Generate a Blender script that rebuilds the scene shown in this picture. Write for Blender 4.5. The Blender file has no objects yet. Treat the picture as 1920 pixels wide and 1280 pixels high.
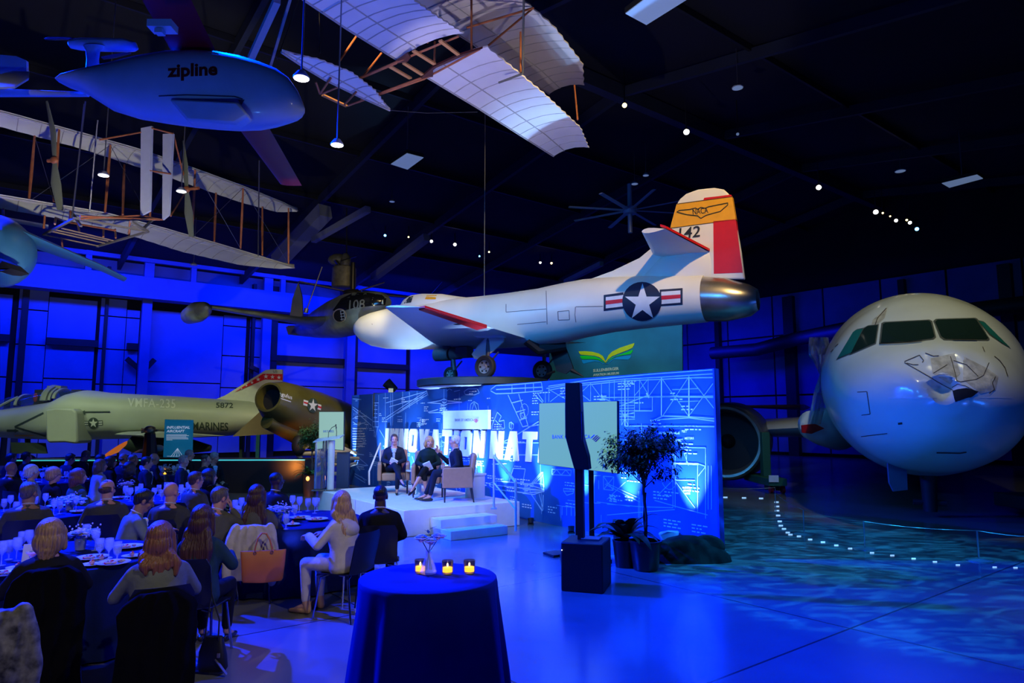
import bpy, bmesh, math, random
from mathutils import Vector, Matrix, Euler, noise
from mathutils.bvhtree import BVHTree
C = bpy.context.scene.collection
S = bpy.context.scene
V = Vector
R = math.radians
random.seed(7)

# ------------------------------------------------------------------ camera
FPX, CAMH, PITCH = 1280.0, 2.0, math.atan(147 / 1280)
cam = bpy.data.cameras.new('camera'); cam.lens = 24; cam.sensor_width = 36; cam.clip_end = 300
cam_o = bpy.data.objects.new('camera', cam); C.objects.link(cam_o)
cam_o.location = (0, 0, CAMH); cam_o.rotation_euler = (math.pi / 2 + PITCH, 0, 0)
S.camera = cam_o
S.view_settings.view_transform = 'Standard'
try: S.view_settings.look = 'None'
except Exception: pass
S.view_settings.exposure = 0.0; S.view_settings.gamma = 1.0; S.view_settings.use_curve_mapping = False
S.cycles.use_denoising = True
S.cycles.max_bounces = 6; S.cycles.diffuse_bounces = 2; S.cycles.glossy_bounces = 3
S.cycles.transmission_bounces = 5; S.cycles.transparent_max_bounces = 8
S.cycles.caustics_reflective = False; S.cycles.caustics_refractive = False
S.cycles.sample_clamp_indirect = 3.0
S.cycles.blur_glossy = 1.0

# ------------------------------------------------------------------ world
w = bpy.data.worlds.new('world'); S.world = w; w.use_nodes = True
w.node_tree.nodes['Background'].inputs[0].default_value = (0.02, 0.05, 0.30, 1)
w.node_tree.nodes['Background'].inputs[1].default_value = 0.010

# ------------------------------------------------------------------ lights
BLUE = (0.0, 0.020, 1.0); SKYB = (0.02, 0.17, 1.0); DEEP = (0.004, 0.008, 1.0)
WARM = (1.0, 0.80, 0.58); WHITE = (1.0, 0.97, 0.92); CREAM = (1.0, 0.90, 0.62)
def aim(o, target):
    d = V(target) - o.location
    o.rotation_euler = d.to_track_quat('-Z', 'Y').to_euler()
def spot(name, loc, target, power, color, deg=40, blend=.3, radius=.08):
    l = bpy.data.lights.new(name, 'SPOT'); l.energy = power; l.color = color
    l.spot_size = R(deg); l.spot_blend = blend; l.shadow_soft_size = radius
    o = bpy.data.objects.new(name, l); C.objects.link(o); o.location = loc; aim(o, target)
    return o
def area(name, loc, target, power, color, sx=2, sy=1, spread=180):
    l = bpy.data.lights.new(name, 'AREA'); l.energy = power; l.color = color; l.shape = 'RECTANGLE'
    l.size = sx; l.size_y = sy; l.spread = R(spread)
    o = bpy.data.objects.new(name, l); C.objects.link(o); o.location = loc; aim(o, target)
    return o
def gobo(o, scale, lo, hi, stretch=(1, 1), distort=1.2, strength=1.0):
    """break the beam up like a patterned gel in a real projector"""
    l = o.data; l.use_nodes = True; nt = l.node_tree; N = nt.nodes; L = nt.links
    em = N.get('Emission')
    tc = N.new('ShaderNodeTexCoord'); sp = N.new('ShaderNodeSeparateXYZ'); L.new(tc.outputs['Normal'], sp.inputs[0])
    cb = N.new('ShaderNodeCombineXYZ')
    for i in (0, 1):
        d = N.new('ShaderNodeMath'); d.operation = 'DIVIDE'; L.new(sp.outputs[i], d.inputs[0]); L.new(sp.outputs[2], d.inputs[1])
        m = N.new('ShaderNodeMath'); m.operation = 'MULTIPLY'; m.inputs[1].default_value = stretch[i]; L.new(d.outputs[0], m.inputs[0])
        L.new(m.outputs[0], cb.inputs[i])
    nz = N.new('ShaderNodeTexNoise'); nz.inputs['Scale'].default_value = scale; nz.inputs['Detail'].default_value = 3
    nz.inputs['Distortion'].default_value = distort; L.new(cb.outputs[0], nz.inputs['Vector'])
    mr = N.new('ShaderNodeMapRange'); mr.inputs[1].default_value = lo; mr.inputs[2].default_value = hi
    mr.inputs[3].default_value = 0.12; mr.inputs[4].default_value = strength
    L.new(nz.outputs[0], mr.inputs[0]); L.new(mr.outputs[0], em.inputs['Strength'])

AX = V((.785, .62, 0)); BX = V((-.62, .785, 0))      # along the ridge, and across it towards the back wall
WP = V((-22.0, 31.0, 0))                               # a point at the foot of the long back wall
CORNER = WP + AX * 34.6

# blue washes on the two far walls (grazing up from the floor and down from the beam)
for s, e in ((-6, 620), (2, 720), (10, 800), (18, 760), (26, 620)):
    p = WP + AX * s - BX * 5.0
    area('wall_wash_light', (p.x, p.y, 9.2), (p.x + BX.x * 5, p.y + BX.y * 5, 3.2), e, BLUE, 5, .6)
for s, e in ((5, 260), (14, 230), (22, 150)):
    p = CORNER - BX * s - AX * 4.0
    area('gable_wash_light', (p.x, p.y, 6.2), (p.x + AX.x * 4, p.y + AX.y * 4, 2.5), e, DEEP, 5, .6)
# blue key over the guests, from high on the left and behind them
spot('blue_key_light', (-9.5, 11.0, 9.0), (-2.5, 5.5, .6), 38000, BLUE, 75, .35, .10)
spot('blue_key_light', (-15.0, 12.5, 9.0), (-8.0, 10.5, .6), 32000, BLUE, 75, .4, .10)
spot('blue_table_light', (-3.4, 7.4, 8.5), (-.4, 4.2, 1.0), 7000, (0, .03, 1), 26, .8, .06)
spot('blue_floor_light', (3.6, 10.5, 8.5), (.9, 4.5, 0), 9000, (0, .03, 1.0), 56, 1.0, .2)
# neutral lamps behind the camera
spot('neutral_front_light', (3.5, 1.5, 6.5), (-2.9, 6.7, .8), 720, (1.0, .93, .72), 37, .4, .08)
spot('neutral_front_light', (-4.2, -2.5, 6.5), (-5.0, 6.6, .9), 560, (1.0, .90, .68), 42, .4, .08)
# stage wash
spot('stage_wash_light', (-4.6, 5.5, 6.6), (-1.6, 14.6, 1.1), 2000, (.86, .86, 1.0), 30, .5, .10)
spot('stage_wash_light', (3.6, 5.5, 6.6), (-1.4, 14.2, 1.3), 600, (.72, .78, 1.0), 26, .5, .10)
spot('lettering_light', (3.4, 8.2, 4.7), (-1.3, 16.2, 1.45), 620, (.80, .82, 1.0), 27, .8, .12)
spot('lettering_light', (-7.0, 11.0, 4.6), (-2.9, 18.0, 1.4), 800, (.86, .84, 1.0), 28, .8, .12)
# backdrop wash
area('backdrop_wash_light', (-5.2, 11.5, 6.2), (-1.2, 16.2, 1.6), 260, (.04, .36, 1.0), 2.5, .6, 120)
area('backdrop_wash_light', (.4, 7.0, 6.4), (1.9, 11.9, 1.6), 110, (.03, .28, 1.0), 2.5, .6, 100)
# research jet: warm from above, cool white from the platform, blue from the floor
spot('jet_key_light', (4.4, 7.0, 10.6), (.8, 16.4, 5.2), 2900, (1.0, .72, .30), 50, .35, .12)
spot('jet_key_light', (-3.0, 10.0, 10.6), (-2.6, 19.0, 5.0), 1150, (1.0, .72, .34), 34, .4, .12)
spot('jet_nose_light', (-4.2, 15.8, 2.5), (-3.4, 19.2, 4.2), 75, (.80, .76, 1.0), 66, .5, .1)
spot('jet_under_light', (-2.6, 8.0, .6), (1.2, 15.8, 4.4), 80, (.10, .18, 1.0), 60, .6, .2)
spot('jet_tail_light', (9.0, 6.0, 1.0), (4.2, 14.4, 4.6), 150, (.03, .14, 1.0), 50, .6, .2)
# hung gliders
spot('glider_light', (-3.4, 7.0, .9), (.4, 13.2, 8.6), 1300, (.95, .86, 1.0), 33, .35, .1)
spot('glider_light', (2.8, 7.4, 1.4), (-1.2, 12.0, 8.8), 420, (.98, .88, 1.0), 48, .5, .1)
spot('glider_blue_light', (-7.5, 6.5, 3.0), (-3.6, 10.4, 8.6), 900, SKYB, 34, .6, .1)
spot('flyer_light', (-6.0, 10.5, 2.6), (-9.6, 17.0, 7.6), 1100, (1.0, .93, .70), 58, .4, .1)
spot('drone_light', (-1.0, 1.0, 1.0), (-2.6, 5.6, 4.7), 110, (.10, .32, 1.0), 75, .7, .2)
spot('drone_light', (-7.0, 8.0, 8.0), (-2.6, 5.6, 4.9), 900, BLUE, 40, .5, .1)
spot('drone_wing_fill_light', (-.6, 6.4, 3.2), (-2.9, 8.2, 4.7), 60, (1.0, .55, .6), 24, .6, .1)  # added spot that brings out the red of the far wing
spot('silver_jet_light', (-6.0, 14.0, 5.0), (-6.6, 22.6, 5.9), 420, (1.0, .92, .55), 42, .6, .1)
spot('banner_fill_light', (2.0, 19.0, 7.6), (4.6, 24.6, 4.0), 600, (.40, .80, 1.0), 48, .6, .1)  # added spot, only there to brighten the banner
# airliner
spot('airliner_key_light', (6.6, 9.6, 10.6), (8.9, 13.8, 4.2), 800, (1.0, .95, .52), 50, .35, .15)
spot('airliner_blue_light', (13.0, 6.5, 1.2), (9.0, 13.8, 2.4), 110, (.01, .16, 1.0), 60, .6, .25)
spot('airliner_blue_light', (3.4, 7.6, .9), (8.4, 14.0, 2.0), 150, (.004, .06, 1.0), 58, .6, .25)
# fighter and missile
spot('fighter_light', (-12.0, 16.5, 8.6), (-12.5, 23.6, 1.6), 1250, (.86, 1.0, .58), 50, .5, .15)
spot('fighter_light', (-18.0, 16.5, 8.6), (-17.5, 23.6, 1.6), 1000, (.80, 1.0, .66), 60, .5, .15)
spot('missile_light', (-2.5, 14.5, 8.0), (-6.2, 21.0, 2.4), 1500, (1.0, .86, .40), 30, .5, .1)
spot('launcher_glow_light', (-6.1, 18.5, .7), (-6.2, 20.5, 1.1), 60, (1.0, .30, .04), 90, .7, .15)
# rippling water projection on the floor around the airliner
g = spot('ripple_projector', (3.0, 8.8, 9.6), (3.9, 12.0, 0), 6000, (.02, .40, 1.0), 38, .2, .02)
gobo(g, 15.0, .46, .74, (1.0, 2.2), 2.2, 1.7)
g = spot('ripple_projector', (6.4, 4.4, 9.6), (5.6, 8.7, 0), 6000, (.02, .40, 1.0), 39, .2, .02)
gobo(g, 15.0, .46, .74, (1.0, 2.2), 2.2, 1.7)
spot('floor_pool_light', (8.6, 1.5, 8.0), (6.0, 6.9, 0), 260, (1.0, .85, .5), 18, 1.0, .2)
# backdrop uplights stand along its foot (fixtures are built below)
BD0 = V((-5.07, 21.67, 0)); BD1 = V((3.03, 10.28, 0)); BDW = (BD1 - BD0).normalized(); BDN = V((BDW.y, -BDW.x, 0)); BDL = (BD1 - BD0).length
if BDN.y > 0: BDN = -BDN
UPL = [.5, 2.4, 4.2, 5.9, 7.5, 8.5, 9.85, 11.05, 12.2, 13.5]
for s in UPL:
    p = BD0 + BDW * s + BDN * .34
    q = BD0 + BDW * s
    spot('backdrop_uplight', (p.x, p.y, .16), (q.x, q.y, 1.5), 1300, (.28, .52, 1.0), 44, 1.0, .02)
# ------------------------------------------------------------------ pixel rays (real depth is always given)
CP, SP = math.cos(PITCH), math.sin(PITCH)
CAM = V((0, 0, CAMH))
def ray(x, y):
    u = (x - 960) / FPX; v = (640 - y) / FPX
    return V((u, CP - v * SP, SP + v * CP))
def PZ(x, y, z):
    d = ray(x, y); return CAM + d * ((z - CAMH) / d.z)
def PD(x, y, Y):
    d = ray(x, y); return CAM + d * (Y / d.y)
def PP(x, y, p0, n):
    d = ray(x, y); return CAM + d * ((V(p0) - CAM).dot(n) / d.dot(n))
def SZ(x, y, p0, direc):
    """distance along a vertical plane and height"""
    n = V((direc.y, -direc.x, 0)); q = PP(x, y, p0, n)
    return (q - V(p0)).dot(direc), q.z

# ------------------------------------------------------------------ materials
MATS = {}
def mat(name, col, rough=.5, metal=0., var=.0, scale=8., emit=None, es=1., trans=0., bump=0., bscale=60., spec=None, alpha=1., coat=0., sheen=0.):
    if name in MATS: return MATS[name]
    m = bpy.data.materials.new(name); m.use_nodes = True; nt = m.node_tree; N = nt.nodes; L = nt.links
    b = N['Principled BSDF']
    c = (*col, 1)
    b.inputs['Base Color'].default_value = c; b.inputs['Roughness'].default_value = rough; b.inputs['Metallic'].default_value = metal
    if spec is not None: b.inputs['Specular IOR Level'].default_value = spec
    if trans: b.inputs['Transmission Weight'].default_value = trans
    if coat: b.inputs['Coat Weight'].default_value = coat; b.inputs['Coat Roughness'].default_value = .08
    if sheen: b.inputs['Sheen Weight'].default_value = sheen
    if alpha < 1: b.inputs['Alpha'].default_value = alpha
    if emit: b.inputs['Emission Color'].default_value = (*emit, 1); b.inputs['Emission Strength'].default_value = es
    tc = N.new('ShaderNodeTexCoord')
    if var or not emit:
        nz = N.new('ShaderNodeTexNoise'); nz.inputs['Scale'].default_value = scale; nz.inputs['Detail'].default_value = 4
        L.new(tc.outputs['Object'], nz.inputs['Vector'])
        r = N.new('ShaderNodeValToRGB'); v = var or .04
        r.color_ramp.elements[0].position = .3; r.color_ramp.elements[1].position = .7
        r.color_ramp.elements[0].color = (*[max(0, k * (1 - v)) for k in col], 1)
        r.color_ramp.elements[1].color = (*[min(1, k * (1 + v)) for k in col], 1)
        L.new(nz.outputs[0], r.inputs[0]); L.new(r.outputs[0], b.inputs['Base Color'])
    if bump:
        n2 = N.new('ShaderNodeTexNoise'); n2.inputs['Scale'].default_value = bscale; n2.inputs['Detail'].default_value = 3
        L.new(tc.outputs['Object'], n2.inputs['Vector'])
        bp = N.new('ShaderNodeBump'); bp.inputs['Strength'].default_value = bump; bp.inputs['Distance'].default_value = .02
        L.new(n2.outputs[0], bp.inputs['Height']); L.new(bp.outputs[0], b.inputs['Normal'])
    MATS[name] = m
    return m
def node_bits(m): return m.node_tree.nodes, m.node_tree.links, m.node_tree.nodes['Principled BSDF']

# ------------------------------------------------------------------ mesh builder
class MB:
    def __init__(s): s.v = []; s.f = []
    def add(s, vs, fs):
        n = len(s.v); s.v += [V(q) for q in vs]; s.f += [tuple(i + n for i in f) for f in fs]; return s
    def box(s, c, d, rot=None, taper=1.):
        x, y, z = d[0] / 2, d[1] / 2, d[2] / 2; c = V(c); vs = []
        for k in (-1, 1):
            t = taper if k > 0 else 1.
            for i, j in ((-1, -1), (1, -1), (1, 1), (-1, 1)):
                p = V((i * x * t, j * y * t, k * z))
                if rot is not None: p = rot @ p
                vs.append(c + p)
        return s.add(vs, [(3, 2, 1, 0), (4, 5, 6, 7), (0, 1, 5, 4), (1, 2, 6, 5), (2, 3, 7, 6), (3, 0, 4, 7)])
    def bar(s, a, b, w, h=None, up=V((0, 0, 1))):
        a = V(a); b = V(b); h = h or w; d = (b - a).normalized()
        if abs(d.dot(up)) > .99: up = V((1, 0, 0))
        sd = d.cross(up).normalized(); u = sd.cross(d)
        vs = [p + sd * i * w / 2 + u * j * h / 2 for p in (a, b) for i, j in ((-1, -1), (1, -1), (1, 1), (-1, 1))]
        return s.add(vs, [(3, 2, 1, 0), (4, 5, 6, 7), (0, 1, 5, 4), (1, 2, 6, 5), (2, 3, 7, 6), (3, 0, 4, 7)])
    def rings(s, rs, closed=True, cap=True):
        n = len(rs[0]); vs = [p for r in rs for p in r]; fs = []
        for i in range(len(rs) - 1):
            for j in range(n if closed else n - 1):
                k = (j + 1) % n
                fs.append((i * n + j, i * n + k, (i + 1) * n + k, (i + 1) * n + j))
        if cap and closed:
            fs.append(tuple(range(n))[::-1]); fs.append(tuple((len(rs) - 1) * n + j for j in range(n)))
        return s.add(vs, fs)
    def tube(s, pts, r, n=8, cap=True):
        pts = [V(p) for p in pts]; rr = r if isinstance(r, (list, tuple)) else [r] * len(pts); rs = []
        up = None
        for i, p in enumerate(pts):
            d = (pts[min(i + 1, len(pts) - 1)] - pts[max(i - 1, 0)]).normalized()
            if up is None:
                up = V((0, 0, 1)) if abs(d.z) < .9 else V((1, 0, 0))
            sd = d.cross(up).normalized(); u = sd.cross(d).normalized(); up = u
            rs.append([p + (sd * math.cos(t) + u * math.sin(t)) * rr[i] for t in (2 * math.pi * k / n for k in range(n))])
        return s.rings(rs, True, cap)
    def lathe(s, prof, n=24, c=(0, 0, 0), cap=True, M=None):
        rs = []
        for r, z in prof:
            ring = [V((r * math.cos(t), r * math.sin(t), z)) for t in (2 * math.pi * k / n for k in range(n))]
            if M is not None: ring = [M @ q for q in ring]
            rs.append([q + V(c) for q in ring])
        return s.rings(rs, True, cap)
    def ell(s, c, r, n=16, m=10, M=None):
        rs = []
        for i in range(1, m):
            a = math.pi * i / m
            ring = [V((r[0] * math.sin(a) * math.cos(t), r[1] * math.sin(a) * math.sin(t), -r[2] * math.cos(a))) for t in (2 * math.pi * k / n for k in range(n))]
            if M is not None: ring = [M @ q for q in ring]
            rs.append([q + V(c) for q in ring])
        n0 = len(s.v); s.rings(rs, True, False)
        lo = V((0, 0, -r[2])); hi = V((0, 0, r[2]))
        if M is not None: lo = M @ lo; hi = M @ hi
        s.v += [lo + V(c), hi + V(c)]; a = len(s.v) - 2; L0 = n0 + (m - 2) * n
        for k in range(n):
            s.f.append((a, n0 + (k + 1) % n, n0 + k)); s.f.append((a + 1, L0 + k, L0 + (k + 1) % n))
        return s
    def caps(s, a, ra, b, rb, n=12):
        a = V(a); b = V(b); d = b - a
        if d.length < 1e-5: return s.ell(a, (ra, ra, ra))
        d.normalize(); pts = []; rr = []
        for t in (-.98, -.7, 0):
            pts.append(a + d * ra * t); rr.append(ra * math.sqrt(1 - t * t))
        for t in (0, .7, .98):
            pts.append(b + d * rb * t); rr.append(rb * math.sqrt(1 - t * t))
        return s.tube(pts, rr, n)
    def prism(s, poly, d):
        """poly: 3D planar loop, d: thickness vector"""
        n = len(poly); d = V(d); vs = [V(p) for p in poly] + [V(p) + d for p in poly]
        fs = [tuple(range(n)), tuple(range(2 * n - 1, n - 1, -1))] + [(i, i + n, (i + 1) % n + n, (i + 1) % n) for i in range(n)]
        return s.add(vs, fs)
    def slab(s, top, bot):
        """closed strip solid: two equal-length polylines, each list of points, plus thickness offset"""
        n = len(top); th = bot[1]; low = bot[0]; rs = []
        for a, b in zip(top, low): rs.append([V(a), V(b), V(b) + th, V(a) + th])
        return s.rings(rs, True, True)
    def xf(s, M): s.v = [M @ q for q in s.v]; return s
    def build(s, name, m, parent=None, W=False, smooth=True, bevel=0., fixn=True, ang=35):
        me = bpy.data.meshes.new(name)
        vs = s.v
        if W and parent is not None:
            Mi = parent.matrix_basis.inverted(); vs = [Mi @ q for q in vs]
        me.from_pydata([tuple(q) for q in vs], [], s.f)
        if fixn:
            bm = bmesh.new(); bm.from_mesh(me); bmesh.ops.recalc_face_normals(bm, faces=bm.faces); bm.to_mesh(me); bm.free()
        me.materials.append(m)
        o = bpy.data.objects.new(name, me); C.objects.link(o)
        if parent is not None: o.parent = parent
        if smooth:
            me.polygons.foreach_set('use_smooth', [True] * len(me.polygons)); me.set_sharp_from_angle(angle=R(ang))
        if bevel:
            b = o.modifiers.new('bevel', 'BEVEL'); b.width = bevel; b.segments = 2; b.limit_method = 'ANGLE'; b.angle_limit = R(40)
        return o
def thing(name, label, cat, loc=(0, 0, 0), rz=0., group=None):
    o = bpy.data.objects.new(name, None); C.objects.link(o); o.empty_display_size = .1
    o.location = loc; o.rotation_euler = (0, 0, rz); o['label'] = label; o['category'] = cat
    if group: o['group'] = group
    o.matrix_basis = Matrix.Translation(V(loc)) @ Matrix.Rotation(rz, 4, 'Z')
    return o
def tag(o, label, cat, group=None, kind=None):
    o['label'] = label; o['category'] = cat
    if group: o['group'] = group
    if kind: o['kind'] = kind
    return o
def struct(o): o['kind'] = 'structure'; return o
def copy_tree(o, parent=None):
    c = o.copy(); C.objects.link(c)
    if parent is not None: c.parent = parent
    for ch in list(o.children): copy_tree(ch, c)
    return c
def place(o, loc, rz=0., label=None, group=None, scale=None):
    o.location = loc; o.rotation_euler = (0, 0, rz)
    if scale: o.scale = (scale,) * 3
    if label: o['label'] = label
    if group: o['group'] = group
    return o

# ------------------------------------------------------------------ lettering and decals
def text2d(body, shear=0., bold=0., space=1.):
    cu = bpy.data.curves.new('t', 'FONT'); cu.body = body; cu.size = 1; cu.shear = shear; cu.offset = bold; cu.space_character = space; cu.resolution_u = 3
    o = bpy.data.objects.new('t', cu); C.objects.link(o)
    dg = bpy.context.evaluated_depsgraph_get(); me = bpy.data.meshes.new_from_object(o.evaluated_get(dg))
    vs = [v.co.copy() for v in me.vertices]; fs = [tuple(p.vertices) for p in me.polygons]
    bpy.data.objects.remove(o); bpy.data.meshes.remove(me)
    x0 = min(v.x for v in vs); x1 = max(v.x for v in vs); y0 = min(v.y for v in vs); y1 = max(v.y for v in vs)
    return [((v.x - x0) / (x1 - x0), (v.y - y0) / (y1 - y0)) for v in vs], fs
def flat_text(mb, body, o, ux, uy, th=None, **k):
    vs, fs = text2d(body, **k); o = V(o); ux = V(ux); uy = V(uy)
    P = [o + ux * a + uy * b for a, b in vs]
    if th is None: return mb.add(P, fs)
    bm = bmesh.new(); bv = [bm.verts.new(p) for p in P]
    for f in fs:
        try: bm.faces.new([bv[i] for i in f])
        except Exception: pass
    r = bmesh.ops.extrude_face_region(bm, geom=list(bm.faces)); 
    for e in r['geom']:
        if isinstance(e, bmesh.types.BMVert): e.co += V(th)
    bm.verts.index_update()
    return mb.add([v.co.copy() for v in bm.verts], [tuple(v.index for v in f.verts) for f in bm.faces])
def bvh_of(o):
    me = o.data; M = o.matrix_basis
    if o.parent: M = o.parent.matrix_basis @ M
    return BVHTree.FromPolygons([M @ v.co for v in me.vertices], [tuple(p.vertices) for p in me.polygons])
def project(mb, bvh, vs2, fs, off=.006, cell=6.):
    """lay a flat drawing (seen in the photo) onto the real surface behind it"""
    bm = bmesh.new(); bv = [bm.verts.new((a, b, 0)) for a, b in vs2]
    for f in fs:
        try: bm.faces.new([bv[i] for i in f])
        except Exception: pass
    xs = [a for a, b in vs2]; ys = [b for a, b in vs2]
    for ax, lo, hi in ((0, min(xs), max(xs)), (1, min(ys), max(ys))):
        t = lo + cell
        while t < hi:
            co = (t, 0, 0) if ax == 0 else (0, t, 0); no = (1, 0, 0) if ax == 0 else (0, 1, 0)
            bmesh.ops.bisect_plane(bm, geom=bm.verts[:] + bm.edges[:] + bm.faces[:], plane_co=co, plane_no=no)
            t += cell
    kill = []
    for v in bm.verts:
        d = ray(v.co.x, v.co.y).normalized(); h = bvh.ray_cast(CAM, d)
        if h[0] is None: kill.append(v); continue
        nn = h[1] if h[1].dot(d) < 0 else -h[1]
        v.co = h[0] + nn * off
    bmesh.ops.delete(bm, geom=kill, context='VERTS')
    bm.verts.index_update()
    mb.add([v.co.copy() for v in bm.verts], [tuple(v.index for v in f.verts) for f in bm.faces]); bm.free()
    return mb
def pj_poly(mb, bvh, poly, **k): return project(mb, bvh, poly, [tuple(range(len(poly)))], **k)
def pj_line(mb, bvh, pts, w, **k):
    for (ax, ay), (bx, by) in zip(pts, pts[1:]):
        l = math.hypot(bx - ax, by - ay) or 1; nx = -(by - ay) / l * w / 2; ny = (bx - ax) / l * w / 2
        pj_poly(mb, bvh, [(ax + nx, ay + ny), (bx + nx, by + ny), (bx - nx, by - ny), (ax - nx, ay - ny)], **k)
    return mb
def pj_text(mb, bvh, body, o, ux, uy, shear=0., bold=.0, space=1., **k):
    vs, fs = text2d(body, shear=shear, bold=bold, space=space)
    return project(mb, bvh, [(o[0] + ux[0] * a + uy[0] * b, o[1] + ux[1] * a + uy[1] * b) for a, b in vs], fs, **k)
def star2d(cx, cy, r, sq=1., rot=0.):
    P = []
    for k in range(10):
        a = math.pi / 2 + k * math.pi / 5 + rot; q = r if k % 2 == 0 else r * .382
        P.append((cx + q * math.cos(a) * sq, cy - q * math.sin(a)))
    return P
def pj_star(mb, bvh, cx, cy, r, sq=1., rot=0., **k):
    P = star2d(cx, cy, r, sq, rot)
    return project(mb, bvh, P + [(cx, cy)], [(i, (i + 1) % 10, 10) for i in range(10)], **k)
def disc2d(cx, cy, rx, ry, n=28): return [(cx + rx * math.cos(2 * math.pi * k / n), cy + ry * math.sin(2 * math.pi * k / n)) for k in range(n)]
# ================================================================== SETTING
# polished concrete slab with saw cuts
fm = mat('polished_concrete', (.15, .15, .155), .24, var=.22, scale=.55)
N, L, b = node_bits(fm)
tc = N.new('ShaderNodeTexCoord'); mp = N.new('ShaderNodeMapping'); mp.inputs['Rotation'].default_value = (0, 0, R(-38)); L.new(tc.outputs['Object'], mp.inputs[0])
br = N.new('ShaderNodeTexBrick'); br.offset = 0; br.inputs['Scale'].default_value = 1; br.inputs['Brick Width'].default_value = 3.4; br.inputs['Row Height'].default_value = 3.4
br.inputs['Mortar Size'].default_value = .012; br.inputs['Color1'].default_value = br.inputs['Color2'].default_value = (1, 1, 1, 1); br.inputs['Mortar'].default_value = (.25, .25, .25, 1)
L.new(mp.outputs[0], br.inputs['Vector'])
mx = N.new('ShaderNodeMixRGB'); mx.blend_type = 'MULTIPLY'; mx.inputs[0].default_value = 1
src = b.inputs['Base Color'].links[0].from_socket; L.new(src, mx.inputs[1]); L.new(br.outputs[0], mx.inputs[2]); L.new(mx.outputs[0], b.inputs['Base Color'])
nz = N.new('ShaderNodeTexNoise'); nz.inputs['Scale'].default_value = 1.3; nz.inputs['Detail'].default_value = 5; L.new(tc.outputs['Object'], nz.inputs['Vector'])
mr = N.new('ShaderNodeMapRange'); mr.inputs[3].default_value = .10; mr.inputs[4].default_value = .30; L.new(nz.outputs[0], mr.inputs[0]); L.new(mr.outputs[0], b.inputs['Roughness'])
struct(MB().box((0, 26, -.1), (110, 84, .2)).build('floor', fm, smooth=False))

wallm = mat('blue_wash_wall_panel', (.16, .22, .50), .7, var=.10, scale=.8)  # blue of the wash lamps is also put into this panel colour
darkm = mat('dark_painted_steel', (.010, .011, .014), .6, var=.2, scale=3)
steelb = mat('blue_wash_steel_beam', (.10, .14, .40), .6, var=.08, scale=2)  # girder colour carries the same blue wash light
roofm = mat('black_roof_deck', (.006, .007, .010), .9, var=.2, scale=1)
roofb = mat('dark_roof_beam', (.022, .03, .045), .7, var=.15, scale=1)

def wbox(mb, p0, direc, inward, s0, s1, z0, z1, th, out=0.):
    """box standing against a wall plane"""
    a = V(p0) + direc * s0 + inward * out; bq = V(p0) + direc * s1 + inward * out
    poly = [V((a.x, a.y, z0)), V((bq.x, bq.y, z0)), V((bq.x, bq.y, z1)), V((a.x, a.y, z1))]
    return mb.prism(poly, inward * th)
IN = -BX                                        # inward from the back wall
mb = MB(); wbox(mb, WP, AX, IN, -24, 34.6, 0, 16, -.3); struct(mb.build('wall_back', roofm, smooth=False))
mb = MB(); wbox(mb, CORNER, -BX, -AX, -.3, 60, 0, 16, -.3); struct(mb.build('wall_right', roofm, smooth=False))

# light cladding panels of the back wall, traced bay by bay
cols = [(-60, 25, 545), (38, 93, 536), (93, 183, 556), (190, 238, 558), (238, 262, 580), (281, 418, 580), (419, 461, 590),
        (469, 499, 596), (512, 655, 604), (664, 760, 616), (768, 900, 634), (905, 1060, 660)]
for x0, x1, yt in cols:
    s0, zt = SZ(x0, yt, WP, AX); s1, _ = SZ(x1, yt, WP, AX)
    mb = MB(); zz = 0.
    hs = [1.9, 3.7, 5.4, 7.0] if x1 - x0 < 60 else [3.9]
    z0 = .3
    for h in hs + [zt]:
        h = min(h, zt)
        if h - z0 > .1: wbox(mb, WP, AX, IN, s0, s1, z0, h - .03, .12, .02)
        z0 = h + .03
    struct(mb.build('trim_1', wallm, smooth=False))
# dark columns, girts and braces standing in front of it
mb = MB()
for x0, x1 in ((25, 38), (183, 189), (462, 468), (499, 511), (655, 663), (1060, 1068)):
    s0, _ = SZ(x0, 760, WP, AX); s1, _ = SZ(x1, 760, WP, AX); wbox(mb, WP, AX, IN, s0, s1, 0, 9.4, .35, .02)
for x0, x1, y in ((-20, 18, 633), (86, 183, 640), (236, 261, 650), (503, 655, 671), (660, 760, 684)):
    s0, z = SZ(x0, y, WP, AX); s1, _ = SZ(x1, y, WP, AX); wbox(mb, WP, AX, IN, s0, s1, z - .16, z + .16, .25, .16)
for a_, b_ in (((234, 673), (257, 692)), ((286, 675), (270, 692)), ((463, 688), (483, 697)), ((645, 697), (652, 706))):
    pa = [V(WP) + AX * SZ(*q, WP, AX)[0] + IN * .45 + V((0, 0, SZ(*q, WP, AX)[1])) for q in (a_, b_)]
    mb.bar(pa[0], pa[1], .22)
struct(mb.build('trim_2', darkm, smooth=False))
# lit posts
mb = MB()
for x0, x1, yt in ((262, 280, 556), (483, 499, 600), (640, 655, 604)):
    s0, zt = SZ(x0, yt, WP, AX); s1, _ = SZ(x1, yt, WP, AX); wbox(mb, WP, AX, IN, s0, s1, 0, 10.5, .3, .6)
struct(mb.build('trim_3', steelb, smooth=False))
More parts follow.
